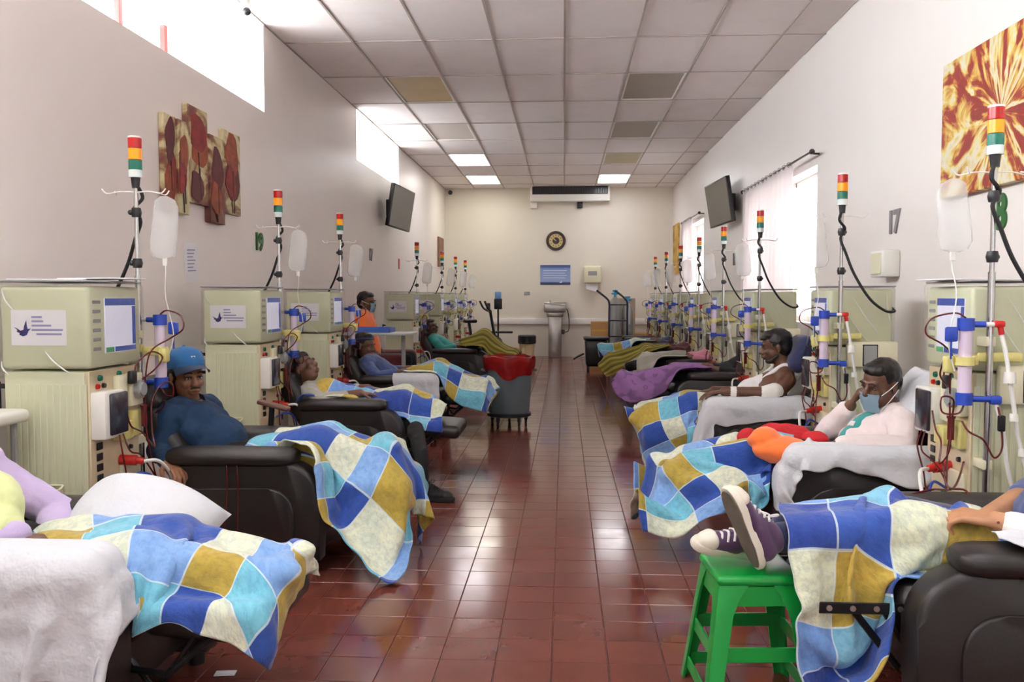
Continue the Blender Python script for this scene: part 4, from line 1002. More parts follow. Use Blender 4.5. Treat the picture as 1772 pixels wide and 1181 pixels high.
def cloth_obj(name, X, m, parent=None, uv0=(0, 0), size=(1, 1), thick=0.006, label=None, cat=None, group=None, swap=False, taper=None):
    nu, nv, _ = X.shape
    bm = new(); uvl = bm.loops.layers.uv.new('UVMap')
    vs = [[bm.verts.new(X[i, j]) for j in range(nv)] for i in range(nu)]
    for i in range(nu - 1):
        for j in range(nv - 1):
            f = bm.faces.new((vs[i][j], vs[i + 1][j], vs[i + 1][j + 1], vs[i][j + 1])); f.smooth = True
            for lp, (a, b_) in zip(f.loops, ((i, j), (i + 1, j), (i + 1, j + 1), (i, j + 1))):
                u, v = uv0[0] + a / (nu - 1) * size[0], uv0[1] + b_ / (nv - 1) * size[1] * (1 if taper is None else taper(a / (nu - 1)))
                lp[uvl].uv = (v, u) if swap else (u, v)
    bmesh.ops.recalc_face_normals(bm, faces=bm.faces[:])
    me = bpy.data.meshes.new(name); bm.to_mesh(me); bm.free()
    c = Vector(X.reshape(-1, 3).mean(0)); c.z = float(X[..., 2].min())
    if parent is None: me.transform(Matrix.Translation(-c))
    o = link_mesh(name, me, m, parent, parent is not None)
    if parent is None: o.location = c
    sd = o.modifiers.new('soft', 'SUBSURF'); sd.levels = 1; sd.render_levels = 1
    so = o.modifiers.new('thick', 'SOLIDIFY'); so.thickness = thick; so.offset = 0.0
    if label: tag(o, label, cat, group)
    return o
def patch_mat(name, cols, seed=0.0, size=0.2, line=(214, 226, 226), mott=True):
    s = NT(name); b = s.b
    uv = s.n('ShaderNodeUVMap').outputs[0]; sx = s.n('ShaderNodeSeparateXYZ'); s.l(uv, sx.inputs[0])
    u = s.math('DIVIDE', sx.outputs[0], size); v = s.math('DIVIDE', sx.outputs[1], size)
    # rows of unequal width: warp by a slow sine
    u = s.math('ADD', u, s.math('MULTIPLY', s.math('SINE', s.math('MULTIPLY', u, 2.1)), 0.22)); v = s.math('ADD', v, s.math('MULTIPLY', s.math('SINE', s.math('MULTIPLY', v, 1.7)), 0.22))
    iu, iv = s.math('FLOOR', u), s.math('FLOOR', v)
    n = len(cols)
    k = s.math('FLOORED_MODULO', s.math('ADD', s.math('ADD', iu, s.math('MULTIPLY', iv, 2.0)), seed + 50), float(n))
    colr = s.ramp(s.math('DIVIDE', s.math('ADD', k, 0.5), float(n)), [(i / n, lin(c)) for i, c in enumerate(cols)], 'CONSTANT')
    if mott:
        nz = s.noise(38, 5, 0.7, uv); big = s.noise(9, 3, 0.6, uv)
        dark = s.ramp(nz, [(0.40, (0.50, 0.55, 0.72, 1)), (0.56, (1, 1, 1, 1))]); lite = s.ramp(big, [(0.3, (0.86, 0.9, 0.95, 1)), (0.7, (1.12, 1.08, 1.05, 1))])
        colr = s.mix(0.45, colr, dark, 'MULTIPLY'); colr = s.mix(1.0, colr, lite, 'MULTIPLY')
    fu, fv = s.math('FRACT', u), s.math('FRACT', v)
    e = s.math('MINIMUM', s.math('MINIMUM', fu, s.math('SUBTRACT', 1.0, fu)), s.math('MINIMUM', fv, s.math('SUBTRACT', 1.0, fv)))
    ln = s.math('LESS_THAN', e, 0.016)
    colr = s.mix(s.math('MULTIPLY', ln, 0.7), colr, lin(line)); s.l(colr, b.inputs['Base Color'])
    b.inputs['Roughness'].default_value = 0.9; b.inputs['Sheen Weight'].default_value = 0.2
    h = s.math('ADD', s.math('MULTIPLY', s.noise(160, 2, 0.6, uv), 0.10), s.noise(11, 3, 0.55, uv)); s.bump(h, 0.55, 0.028)
    return s.m
PATCH = [(36, 72, 150), (216, 222, 196), (124, 164, 212), (170, 146, 58), (112, 184, 202)]
PATCH_B = [(44, 80, 160), (212, 218, 188), (184, 158, 66), (112, 154, 212), (124, 184, 206), (36, 66, 146)]
M['patch1'] = patch_mat('patchwork_fleece_a', PATCH, 0, 0.20); M['patch2'] = patch_mat('patchwork_fleece_b', PATCH, 2, 0.19); M['patch3'] = patch_mat('patchwork_fleece_c', PATCH_B, 1, 0.21); M['patch4'] = patch_mat('patchwork_fleece_d', PATCH, 3, 0.18)
def stripe_mat(name, cols, scale=9.0, vert=True):
    s = NT(name); uv = s.n('ShaderNodeUVMap').outputs[0]; sx = s.n('ShaderNodeSeparateXYZ'); s.l(uv, sx.inputs[0])
    f = s.math('FRACT', s.math('MULTIPLY', sx.outputs[1 if vert else 0], scale))
    s.l(s.ramp(f, [(i / len(cols), lin(c)) for i, c in enumerate(cols)], 'CONSTANT'), s.b.inputs['Base Color']); s.b.inputs['Roughness'].default_value = 0.9
    s.bump(s.noise(120, 2, 0.6, uv), 0.3, 0.003); return s.m
M['olive'] = stripe_mat('olive_stripe_cloth', [(140, 128, 46), (108, 98, 34), (158, 146, 62), (96, 92, 40)], 7)
def flower_mat(name, base, spots, scale=9):
    s = NT(name); uv = s.n('ShaderNodeUVMap').outputs[0]
    v = s.n('ShaderNodeTexVoronoi'); v.inputs['Scale'].default_value = scale; s.l(uv, v.inputs['Vector'])
    nz = s.noise(20, 4, 0.6, uv)
    d = s.math('ADD', v.outputs['Distance'], s.math('MULTIPLY', nz, 0.5))
    s.l(s.ramp(d, [(0.0, lin(spots[0])), (0.42, lin(spots[1])), (0.50, lin(base)), (0.85, lin(base)), (1.0, lin(tuple(int(x * 0.8) for x in base)))]), s.b.inputs['Base Color']); s.b.inputs['Roughness'].default_value = 0.9
    s.bump(s.noise(140, 2, 0.6, uv), 0.3, 0.003); return s.m
M['purple_fl'] = flower_mat('purple_flower_cloth', (138, 96, 148), [(214, 200, 184), (112, 70, 120)], 8)
M['redfl'] = flower_mat('red_flower_cloth', (182, 26, 36), [(236, 190, 190), (210, 90, 100)], 11)
def chair_cols(key, foot=True):
    """collision boxes / capsules of one recliner"""
    c = lambda x, y, z: chair_point(key, x, y, z)
    out = []
    def box(a, b):
        p, q = c(*a), c(*b); out.append(('b', (min(p.x, q.x), min(p.y, q.y), min(p.z, q.z)), (max(p.x, q.x), max(p.y, q.y), max(p.z, q.z))))
    for s in (-1, 1):
        box((-0.36, s * 0.25, 0.0), (0.36, s * 0.39, 0.50)); out += [('c', c(-0.34, s * 0.285, 0.543), c(0.29, s * 0.285, 0.543), 0.052), ('c', c(-0.34, s * 0.365, 0.543), c(0.29, s * 0.365, 0.543), 0.052)]
    box((-0.3, -0.25, 0.0), (0.37, 0.25, 0.43))
    if foot: box((0.37, -0.24, 0.30), (0.74, 0.24, 0.40))
    return out
# ================================================================== patients, clothes and blankets
def cols_of(parts): return [('c', p[1], p[2], max(p[3], p[4])) if p[0] == 'c' else ('c', p[1], p[1] + Vector((0.001, 0, 0)), min(p[2])) for p in parts]
def shoe(name, label, an, d, u, m_up, m_sole, parent=None, s=1.0):
    """low canvas shoe: rubber sole, upper, toe cap, laces"""
    F = frame(d, u); an = Vector(an); p = lambda x, y, z: an + F @ Vector((x * s, y * s, z * s))
    t = thing(name, label, 'shoe', tuple(p(0.05, 0, -0.09)))
    def outline(k=1.0):
        pts = []
        for i in range(28):
            a = 2 * PI * i / 28; x = 0.062 + 0.142 * math.cos(a); wd = 0.040 + 0.008 * math.cos(a * 1.0) - (0.006 if abs(math.cos(a)) < 0.35 else 0)
            pts.append((x if True else 0, wd * k * math.copysign(abs(math.sin(a)) ** 0.75, math.sin(a))))
        return pts
    bm = new(); ol = outline()
    z0, z1 = -0.105, -0.080
    A = [bm.verts.new(p(x, y, z0)) for x, y in ol]; B = [bm.verts.new(p(0.062 + (x - 0.062) * 1.03, y * 1.05, (z0 + z1) / 2)) for x, y in ol]; C = [bm.verts.new(p(x, y, z1)) for x, y in ol]
    n = len(ol)
    for R0, R1 in ((A, B), (B, C)):
        for i in range(n): bm.faces.new((R0[i], R0[(i + 1) % n], R1[(i + 1) % n], R1[i]))
    bm.faces.new(A[::-1]); bm.faces.new(C); obj('sole_band', bm, M['sole_white'], t, True)
    bm = new(); A = [bm.verts.new(p(0.062 + (x - 0.062) * 0.93, y * 0.88, z0 - 0.004)) for x, y in ol]; B = [bm.verts.new(p(0.062 + (x - 0.062) * 0.95, y * 0.92, z0 + 0.001)) for x, y in ol]
    for i in range(n): bm.faces.new((A[i], A[(i + 1) % n], B[(i + 1) % n], B[i]))
    bm.faces.new(A[::-1]); bm.faces.new(B); obj('outsole', bm, m_sole, t, True)
    P = [('c', p(-0.035, 0, -0.055), p(0.05, 0, -0.052), 0.040 * s, 0.038 * s), ('c', p(-0.03, 0, -0.015), p(0.0, 0, -0.02), 0.040 * s, 0.040 * s), ('c', p(0.02, 0, -0.03), p(0.10, 0, -0.062), 0.036 * s, 0.028 * s), ('c', p(0.06, 0.008, -0.068), p(0.15, 0.006, -0.072), 0.034 * s, 0.026 * s), ('c', p(0.06, -0.008, -0.068), p(0.15, -0.006, -0.072), 0.034 * s, 0.026 * s)]
    solid('upper', P, m_up, t, 0.006, 5)
    P = [('c', p(0.150, 0.008, -0.071), p(0.168, 0.004, -0.074), 0.030 * s, 0.026 * s), ('c', p(0.150, -0.008, -0.071), p(0.168, -0.004, -0.074), 0.030 * s, 0.026 * s)]
    solid('toe_cap', P, M['sole_white'], t, 0.006, 4)
    for k in range(5):
        x = 0.045 + k * 0.019; z = -0.004 - k * 0.0095 - 0.002
        bm = new(); tube(bm, [p(x - 0.004, -0.032 + 0.002 * k, z - 0.014), p(x, 0, z + 0.006), p(x + 0.004, 0.032 - 0.002 * k, z - 0.014)], 0.0042 * s, n=6, k=4); obj('lace', bm, M['tank'], t, True)
    bm = new()
    for sy in (-1, 1): tube(bm, [p(0.045, 0, 0.004), p(0.04, sy * 0.02, 0.022), p(0.055, sy * 0.04, 0.01), p(0.05, sy * 0.01, 0.004)], 0.003 * s, n=5, k=4)
    obj('bow', bm, M['tank'], t, True)
    return t
M['sole_white'] = mat('rubber_white', (224, 220, 204), 0.5); M['sole_dark'] = mat('outsole_grey', (98, 92, 80), 0.8, var=0.15, vscale=40, bump=0.4, bscale=120); M['purple_canvas'] = cloth_mat('purple_canvas', (66, 30, 74))

def trunk(nk, shL, shR, hip, **k): return torso_parts(nk, shL, shR, hip, **k)
def simple_patient(key, label, skin, top, hair_m=None, head=(-0.44, 0.0, 0.87), face=(0.95, -0.15, 0.25), knees=0.56, trousers='black_cloth', armpose='lap', longhair=False, mask=False, kx=0.30, ax=0.70, az=0.47, hz=0.46, vx=0.009, side=1, eyes=False, dy=0.0):
    """patient lying in recliner `key`; chair-local x forward"""
    c = lambda x, y, z: chair_point(key, x, y * side, z)
    s = -1 if abs(CH[key].rotation_euler[2]) > 1 else 1
    V = lambda x, y, z: Vector((s * x, s * y * side, z))
    hip = c(-0.10, dy, hz); nk = c(head[0] + 0.045, dy + head[1] * 0.6, head[2] - 0.13); L = c(head[0] + 0.06, dy + 0.17, head[2] - 0.17); R = c(head[0] + 0.06, dy - 0.17, head[2] - 0.17)
    hd = c(*head)
    t = thing('person', label, 'person', (hip.x, hip.y, 0))
    hL, hR, kL, kR, aL, aR = c(-0.06, dy + 0.085, hz + 0.01), c(-0.06, dy - 0.085, hz + 0.01), c(kx, dy + 0.11, knees), c(kx, dy - 0.11, knees - 0.02), c(ax, dy + 0.09, az), c(ax - 0.02, dy - 0.09, az)
    if armpose == 'lap': eL, wL, eR, wR = c(-0.22, 0.30, hz + 0.11), c(0.0, 0.19, hz + 0.15), c(-0.22, -0.30, hz + 0.11), c(0.02, -0.16, hz + 0.15)
    else: eL, wL, eR, wR = c(-0.2, 0.32, hz + 0.13), c(0.05, 0.32, hz + 0.14), c(-0.2, -0.32, hz + 0.13), c(0.05, -0.30, hz + 0.14)
    body = head_parts(hd, V(*face), V(0.2, 0, 1)) + [('c', nk, hd - Vector((0, 0, 0.05)), 0.052, 0.048)] + trunk(nk, L, R, hip)
    ap = arm_parts(L, eL, wL) + arm_parts(R, eR, wR); lp = leg_parts(hL, kL, aL) + leg_parts(hR, kR, aR)
    hp = hand_parts(wL, V(0.9, -0.3, -0.1), (0, 0, -1), 0.95, 0.5, 1) + hand_parts(wR, V(0.9, 0.3, -0.1), (0, 0, -1), 0.95, 0.5, -1)
    fp = foot_parts(aL, V(0.7, 0.1, 0.6), V(-0.6, 0, 0.7)) + foot_parts(aR, V(0.7, -0.1, 0.6), V(-0.6, 0, 0.7))
    solid('body', body + ap + lp + hp, M[skin], t, vx * 0.8, 5)
    if top: solid('top', trunk(nk - (nk - hip).normalized() * 0.01, L, R, hip, g=0.012) + arm_parts(L, eL, wL, 0.010, 1.0, 0.55) + arm_parts(R, eR, wR, 0.010, 1.0, 0.55), M[top], t, vx, 4, 0.006, 13)
    solid('trousers', [('c', hip - (hL - hR) * 0.2, hip + (hL - hR) * 0.2, 0.125, 0.125)] + leg_parts(hL, kL, lerp(kL, aL, 0.92), 0.012) + leg_parts(hR, kR, lerp(kR, aR, 0.92), 0.012), M[trousers], t, 0.010, 4, 0.006, 13)
    hair_cap(t, hd, V(*face), V(0.2, 0, 1), parts=[(-0.075, 0, -0.05, 0.05, 0.075, 0.09), (-0.07, 0.03, -0.13, 0.04, 0.05, 0.08), (-0.06, -0.04, -0.12, 0.04, 0.05, 0.09)] if longhair else None)
    face_bits(t, hd, V(*face), V(0.2, 0, 1), eyes=eyes)
    if mask: mask_mesh(t, hd, V(*face), V(0.2, 0, 1))
    return t, cols_of(lp + fp + [('c', hip, lerp(hip, nk, 0.6), 0.12, 0.12)]), dict(c=c, V=V, eL=eL, wL=wL, eR=eR, wR=wR, hd=hd, kL=kL, kR=kR, aL=aL, aR=aR, hip=hip)

# ---------------------------------------------------------------- L2: man in blue cap
def man_blue_cap():
    dY = -0.10
    A = lambda x, y, Y: at_y(x, y, Y + dY)
    hd = A(323, 652, 4.42); f = Vector((0.74, -0.66, -0.05)); up = Vector((-0.10, 0.05, 1))
    nk = A(328, 702, 4.46); R = A(290, 722, 4.24); L = A(362, 708, 4.66); hip = A(400, 800, 4.42)
    t = thing('person', 'person in blue cap and dark blue long-sleeved shirt reclining, hand on the armrest', 'person', (hip.x, hip.y, 0))
    eR, wR = A(277, 778, 4.20), A(289, 800, 4.06); eL, wL = A(392, 758, 4.74), A(425, 785, 4.52)
    hL, hR = hip + Vector((0.05, 0.085, 0.02)), hip + Vector((0.05, -0.085, 0.02))
    kL, kR = Vector((-1.22, 4.45, 0.56)), Vector((-1.22, 4.22, 0.57)); aL, aR = Vector((-0.93, 4.42, 0.47)), Vector((-0.92, 4.25, 0.47))
    lp = leg_parts(hL, kL, aL) + leg_parts(hR, kR, aR); fp = foot_parts(aL, (0.12, 0.05, 1), (-1, 0, 0.2)) + foot_parts(aR, (0.12, -0.05, 1), (-1, 0, 0.2))
    body = head_parts(hd, f, up, 1.0, 1.08) + [('c', nk, hd + Vector((0, 0, -0.06)), 0.056, 0.052)] + trunk(nk, L, R, hip, belly=1.15) + arm_parts(R, eR, wR) + arm_parts(L, eL, wL)
    body += hand_parts(wR, Vector((0.75, -0.45, -0.30)), Vector((0.25, -0.2, -1)), 1.0, 0.75, -1) + hand_parts(wL, (0.8, -0.4, -0.3), (0, 0, -1), 1.0, 0.6, 1)
    solid('body', body + lp, M['skin_a'], t, 0.0055, 5)
    def collar(bm):
        pass
    shirt = trunk(nk - Vector((0, 0, 0.012)), L, R, hip, g=0.014, belly=1.18) + arm_parts(R, eR, lerp(eR, wR, 0.86), 0.014) + arm_parts(L, eL, lerp(eL, wL, 0.9), 0.014)
    sh = solid('shirt', shirt, M['shirt_blue'], t, 0.007, 4, 0.009, 12)
    F = frame(f * 0.4 + Vector((0.8, -0.3, 0)), (L + R) / 2 - hip)
    for sy in (-1, 1):
        bm = new(); q = lambda x, y, z: nk + F @ Vector((x, y, z))
        quad_box(bm, [q(-0.03, sy * 0.062, 0.055), q(0.05, sy * 0.055, 0.035), q(0.115, sy * 0.030, -0.055), q(0.035, sy * 0.085, -0.005)], F @ Vector((0.006, 0, 0.004))); obj('collar', bm, M['shirt_blue'], sh, True)
    bm = new(); quad_box(bm, [nk + F @ Vector((0.070, -0.028, 0.03)), nk + F @ Vector((0.070, 0.028, 0.03)), nk + F @ Vector((0.125, 0.008, -0.09)), nk + F @ Vector((0.125, -0.008, -0.09))], F @ Vector((0.004, 0, 0))); obj('neck_opening', bm, M['skin_a'], sh, True)
    solid('trousers', [('c', hL, hR, 0.10, 0.10)] + leg_parts(hL, kL, lerp(kL, aL, 0.95), 0.012) + leg_parts(hR, kR, lerp(kR, aR, 0.95), 0.012), M['black_cloth'], t, 0.010, 4, 0.006)
    # hair round the sides, cap with brim
    H = frame(f, up); p = lambda x, y, z: hd + H @ Vector((x, y, z))
    hair_cap(t, hd - H @ Vector((0.004, 0, 0.014)), f, up, 0.99)
    face_bits(t, hd, f, up)
    bm = new(); tube(bm, [p(0.092, -0.024, -0.050), p(0.101, 0, -0.047), p(0.092, 0.024, -0.050)], 0.004, n=6, k=4); obj('moustache', bm, M['hair'], t, True)
    bm = new(); Hm = Matrix.Translation(p(-0.012, 0, 0.050)) @ H.to_4x4() @ Matrix.Rotation(math.radians(-8), 4, 'Y')
    vs = lathe(bm, [(0.093, -0.006), (0.094, 0.02), (0.089, 0.05), (0.074, 0.078), (0.045, 0.096), (0.012, 0.103), (0.0, 0.104)], (0, 0, 0), 24)
    for v in bm.verts: v.co.x *= 1.14
    bmesh.ops.solidify(bm, geom=bm.faces[:], thickness=0.003); bmesh.ops.transform(bm, matrix=Hm, verts=bm.verts[:]); cp_ = obj('cap', bm, M['cap_blue'], t, True)
    bm = new(); rows = []
    for i in range(7):
        r = i / 6; row = []
        for j in range(15):
            a = (j / 14 - 0.5) * 2.3
            x = 0.104 * math.cos(a) + r * 0.085 * max(0.0, math.cos(a * 1.2)) ** 0.6; y = 0.093 * math.sin(a) * (1 + 0.02 * r)
            row.append(bm.verts.new((x, y, 0.004 - r * 0.020 - 2.6 * (y ** 2) * (0.3 + r))))
        rows.append(row)
    for a, b_ in zip(rows, rows[1:]):
        for j in range(14): bm.faces.new((a[j], a[j + 1], b_[j + 1], b_[j]))
    bmesh.ops.solidify(bm, geom=bm.faces[:], thickness=0.004); bmesh.ops.transform(bm, matrix=Hm, verts=bm.verts[:]); obj('brim', bm, M['cap_brim'], cp_, True)
    bm = new(); ball(bm, Hm @ Vector((0, 0, 0.105)), 0.008, u=10, v=6); obj('cap_button', bm, M['cap_blue'], cp_, True)
    bm = new(); rbox(bm, (0.095, -0.012, 0.035), (0.1015, 0.012, 0.052), 0.002, 1, Hm); obj('cap_emblem', bm, M['tank'], cp_, True)
    # white sheet on the backrest behind him
    return t, cols_of(lp + fp + [('c', hip, lerp(hip, nk, 0.5), 0.13, 0.13)])
t_l2, cl = man_blue_cap()
pins = {(1.0, 0.0): at_z(686, 1019, 0.012), (0.34, 0.0): at_y(516, 800, 3.95), (1.0, 0.47): at_y(709, 870, 4.22), (0.60, 0.62): Vector((-0.915, 4.32, 0.69)), (0.0, 0.22): at_y(424, 776, 4.22), (0.12, 0.75): Vector((-1.40, 4.56, 0.57)), (0.66, 0.0): at_y(572, 905, 3.87), (0.30, 0.36): at_y(545, 765, 4.10)}
X = drape(1.10, 1.05, pins, cl + chair_cols('L2'), 46, 42, 80, seed=4)
cloth_obj('patchwork_blanket', X, M['patch1'], uv0=(0.03, 0.1), size=(1.10, 1.05), label='blue and ochre patchwork blanket over the legs of the person in the blue cap', cat='blanket', group='patchwork blankets')

# ---------------------------------------------------------------- R2: masked woman leaning on her hand
def woman_mask():
    A = at_y
    hd = A(1524, 664, 4.50); f = Vector((-0.84, -0.42, -0.22)); up = Vector((0.05, -0.12, 1))
    nk = A(1545, 712, 4.52); L = A(1562, 735, 4.34); R = A(1500, 738, 4.68); hip = A(1478, 800, 4.48)
    t = thing('person', 'person in pale jacket and teal shirt, face mask on, head propped on one hand', 'person', (hip.x, hip.y, 0))
    eL, wL = A(1565, 775, 4.20), A(1448, 772, 4.20); eR, wR = A(1428, 752, 4.70), A(1472, 702, 4.56)
    hL, hR = hip + Vector((-0.05, -0.085, 0)), hip + Vector((-0.05, 0.085, 0)); kL, kR = Vector((1.02, 4.37, 0.54)), Vector((1.02, 4.60, 0.54)); aL, aR = Vector((0.64, 4.38, 0.45)), Vector((0.64, 4.57, 0.45))
    lp = leg_parts(hL, kL, aL) + leg_parts(hR, kR, aR); fp = foot_parts(aL, (-0.9, 0, 0.3), (0.3, 0, 1)) + foot_parts(aR, (-0.9, 0, 0.3), (0.3, 0, 1))
    body = head_parts(hd, f, up, 1.0) + [('c', nk, hd + Vector((0.01, 0, -0.06)), 0.052, 0.05)] + trunk(nk, L, R, hip) + arm_parts(L, eL, wL) + arm_parts(R, eR, wR)
    body += hand_parts(wL, Vector((-0.85, 0, -0.5)), Vector((0.3, 0, -1)), 1.0, 0.45, -1) + hand_parts(wR, Vector((0.35, -0.25, 0.85)), Vector((0.8, -0.3, -0.2)), 0.95, 1.25, 1)
    solid('body', body + lp, M['skin_b'], t, 0.0055, 5)
    solid('jacket', trunk(nk - Vector((0, 0, 0.02)), L, R, hip, g=0.016) + arm_parts(L, eL, lerp(eL, wL, 0.9), 0.018) + arm_parts(R, eR, lerp(eR, wR, 0.8), 0.018), M['jacket'], t, 0.007, 4, 0.008, 13)
    ax = ((L + R) / 2 - hip); F = frame((R - L).normalized().cross(ax.normalized()) * (1 if (R - L).normalized().cross(ax.normalized()).x < 0 else -1), ax)
    solid('shirt', [('e', hip + ax * 0.62 + F @ Vector((0.050, 0, 0)), (0.085, 0.085, 0.13), F), ('e', hip + ax * 0.35 + F @ Vector((0.055, 0, 0)), (0.088, 0.085, 0.13), F)], M['teal'], t, 0.007, 4, 0.004, 13)
    bm = new(); q = hip + ax * 0.60 + F @ Vector((0.136, 0.0, 0))
    for k in range(3): tube(bm, [q + F @ Vector((0, -0.02 + 0.02 * k, -0.02)), q + F @ Vector((0.002, -0.012 + 0.02 * k, 0.008)), q + F @ Vector((0, -0.004 + 0.02 * k, -0.018))], 0.0045, n=6, k=4)
    obj('shirt_emblem', bm, M['tank'], t, True)
    solid('trousers', [('c', hL, hR, 0.11, 0.11)] + leg_parts(hL, kL, aL, 0.012) + leg_parts(hR, kR, aR, 0.012), M['black_cloth'], t, 0.010, 4, 0.006)
    hair_cap(t, hd, f, up, 1.0, [(-0.09, 0, 0.03, 0.04, 0.045, 0.045)])
    face_bits(t, hd, f, up); mask_mesh(t, hd, f, up, 1.0, 0.022)
    return t, cols_of(lp + fp + [('c', hip, lerp(hip, nk, 0.4), 0.13, 0.13)])
t_r2, cl = woman_mask()
pins = {(0.0, 0.0): at_y(1092, 788, 4.62), (0.0, 0.75): at_y(1098, 830, 4.25), (0.06, 1.0): at_y(1130, 932, 4.15), (0.35, 0.95): at_y(1215, 885, 4.12), (0.6, 0.80): at_y(1300, 800, 4.16), (1.0, 0.35): at_y(1385, 765, 4.40), (0.5, 0.0): at_y(1240, 770, 4.72), (1.0, 0.8): at_y(1375, 785, 4.22)}
X = drape(1.02, 0.85, pins, cl + chair_cols('R2'), 46, 38, 90, seed=5)
cloth_obj('patchwork_blanket', X, M['patch2'], uv0=(0.1, 0.0), size=(1.02, 0.85), label='patchwork blanket on the person in the pale jacket, corner hanging over the aisle', cat='blanket', group='patchwork blankets')
# white sheet over her near armrest and front
pins = {(0.0, 0.0): at_y(1630, 775, 4.22), (0.0, 0.8): at_y(1632, 800, 4.05), (0.45, 0.0): at_y(1450, 768, 4.25), (0.5, 0.8): at_y(1450, 790, 4.06), (0.75, 0.0): at_y(1400, 790, 4.25), (0.72, 0.75): at_y(1398, 800, 4.06), (1.0, 0.4): at_y(1375, 893, 4.12), (1.0, 0.0): at_y(1352, 880, 4.2), (1.0, 0.9): at_y(1400, 890, 4.06), (0.3, 1.0): at_y(1530, 828, 4.05)}
X = drape(1.05, 0.25, pins, chair_cols('R2'), 50, 16, 70, seed=6, gap=0.010)
cloth_obj('white_sheet', X, M['sheet'], label='white sheet draped over the armrest of the person in the pale jacket', cat='sheet', thick=0.004)
# red flowered cloth and orange jacket on her lap
def heap(name, label, cat, parts, m, wr=0.018, ws=12, seed=0): 
    c = Vector(parts[0][1]); t = thing(name, label, cat, (c.x, c.y, min(p[1].z for p in parts) - 0.05))
    solid('cloth', parts, m, t, 0.008, 3, wr, ws); return t
heap('orange_jacket', 'folded bright orange jacket lying on the lap of the person in the pale jacket', 'jacket', [('e', at_y(1350, 778, 4.24), (0.135, 0.08, 0.062)), ('e', at_y(1322, 760, 4.27), (0.08, 0.07, 0.055)), ('e', at_y(1388, 790, 4.22), (0.065, 0.06, 0.042))], M['orange'], 0.014, 11)
heap('red_flowered_cloth', 'red flowered cloth bunched behind the orange jacket', 'cloth', [('e', at_y(1355, 755, 4.50), (0.16, 0.10, 0.062)), ('e', at_y(1300, 760, 4.48), (0.07, 0.08, 0.05)), ('e', at_y(1410, 762, 4.42), (0.07, 0.07, 0.045))], M['redfl'], 0.016, 11)

# ---------------------------------------------------------------- R3: man in white tank top
def man_tank():
    A = lambda x, y, Y: at_y(x, y - 9, Y)
    hd = A(1342, 610, 6.36); f = Vector((-0.97, 0.10, -0.12)); up = Vector((0.12, 0, 1))
    nk = A(1358, 645, 6.36); L = A(1362, 668, 6.19); R = A(1338, 662, 6.53); hip = A(1272, 720, 6.38)
    t = thing('person', 'person in white tank top and black cap lying back, bandage on one arm', 'person', (hip.x, hip.y, 0))
    eL, wL = A(1342, 692, 6.05), A(1254, 687, 6.08); eR, wR = A(1290, 690, 6.62), A(1235, 685, 6.42)
    hL, hR = hip + Vector((-0.03, -0.09, 0.02)), hip + Vector((-0.03, 0.09, 0.02)); kL, kR = Vector((0.92, 6.26, 0.53)), Vector((0.92, 6.46, 0.52)); aL, aR = Vector((0.60, 6.28, 0.45)), Vector((0.60, 6.46, 0.45))
    lp = leg_parts(hL, kL, aL) + leg_parts(hR, kR, aR); fp = foot_parts(aL, (-0.9, 0, 0.3), (0.3, 0, 1)) + foot_parts(aR, (-0.9, 0, 0.3), (0.3, 0, 1))
    body = head_parts(hd, f, up, 1.02) + [('c', nk, hd + Vector((0.02, 0, -0.05)), 0.06, 0.056)] + trunk(nk, L, R, hip) + arm_parts(L, eL, wL, s=1.15) + arm_parts(R, eR, wR, s=1.1)
    body += hand_parts(wL, (-1, 0, -0.1), (0, 0, -1), 1.0, 0.4, -1) + hand_parts(wR, (-0.9, -0.3, -0.1), (0, 0, -1), 1.0, 0.5, 1)
    solid('body', body + lp, M['skin_c'], t, 0.006, 5)
    ax = ((L + R) / 2 - hip); F = frame(Vector((-1, 0, 0.4)), ax); hw = 0.13
    tk = solid('tank_top', [('e', hip + ax * 0.66, (0.118, 0.135, ax.length * 0.30), F), ('e', hip + ax * 0.34 + F @ Vector((0.01, 0, 0)), (0.118, 0.155, ax.length * 0.42), F)], M['tank'], t, 0.007, 3, 0.004, 14)
    for P0, P1 in ((L, -1), (R, 1)):
        s0 = lerp(nk, P0, 0.52)
        bm = new(); mid = s0 + Vector((0.0, 0, 0.064)); 
        tube(bm, [hip + ax * 0.80 + F @ Vector((0.098, -P1 * 0.06, 0)), lerp(hip + ax * 0.92, s0, 0.6) + F @ Vector((0.075, 0, 0.01)), mid, s0 + Vector((0.075, 0, -0.01))], 0.016, n=8); obj('strap', bm, M['tank'], tk, True)
    solid('trousers', [('c', hL, hR, 0.11, 0.11)] + leg_parts(hL, kL, aL, 0.014) + leg_parts(hR, kR, aR, 0.014), M['black_cloth'], t, 0.010, 4, 0.006)
    bm = new(); d = (wL - eL); capsule(bm, eL + d * 0.02 + Vector((0, 0, 0.02)), eL + d * 0.22, 0.060, 0.054); obj('bandage', bm, M['bandage'], t, True)
    bm = new(); capsule(bm, eL + d * 0.80, eL + d * 0.86, 0.040, 0.038); obj('tape', bm, M['bandage'], t, True)
    hair_cap(t, hd, f, up, 1.05, [(-0.06, 0, 0.06, 0.06, 0.07, 0.05), (0.065, 0, 0.07, 0.035, 0.05, 0.018)], 'black_cap')
    face_bits(t, hd, f, up, eyes=False)
    H = frame(f, up); solid('beard', [('e', hd + H @ Vector((0.05, 0, -0.095)), (0.035, 0.04, 0.022), H), ('c', hd + H @ Vector((0.0, -0.062, -0.06)), hd + H @ Vector((0.045, -0.035, -0.092)), 0.012, 0.014), ('c', hd + H @ Vector((0.0, 0.062, -0.06)), hd + H @ Vector((0.045, 0.035, -0.092)), 0.012, 0.014)], M['hair'], t, 0.006, 3)
    return t, cols_of(lp + fp + [('c', hip, lerp(hip, nk, 0.35), 0.13, 0.13)])
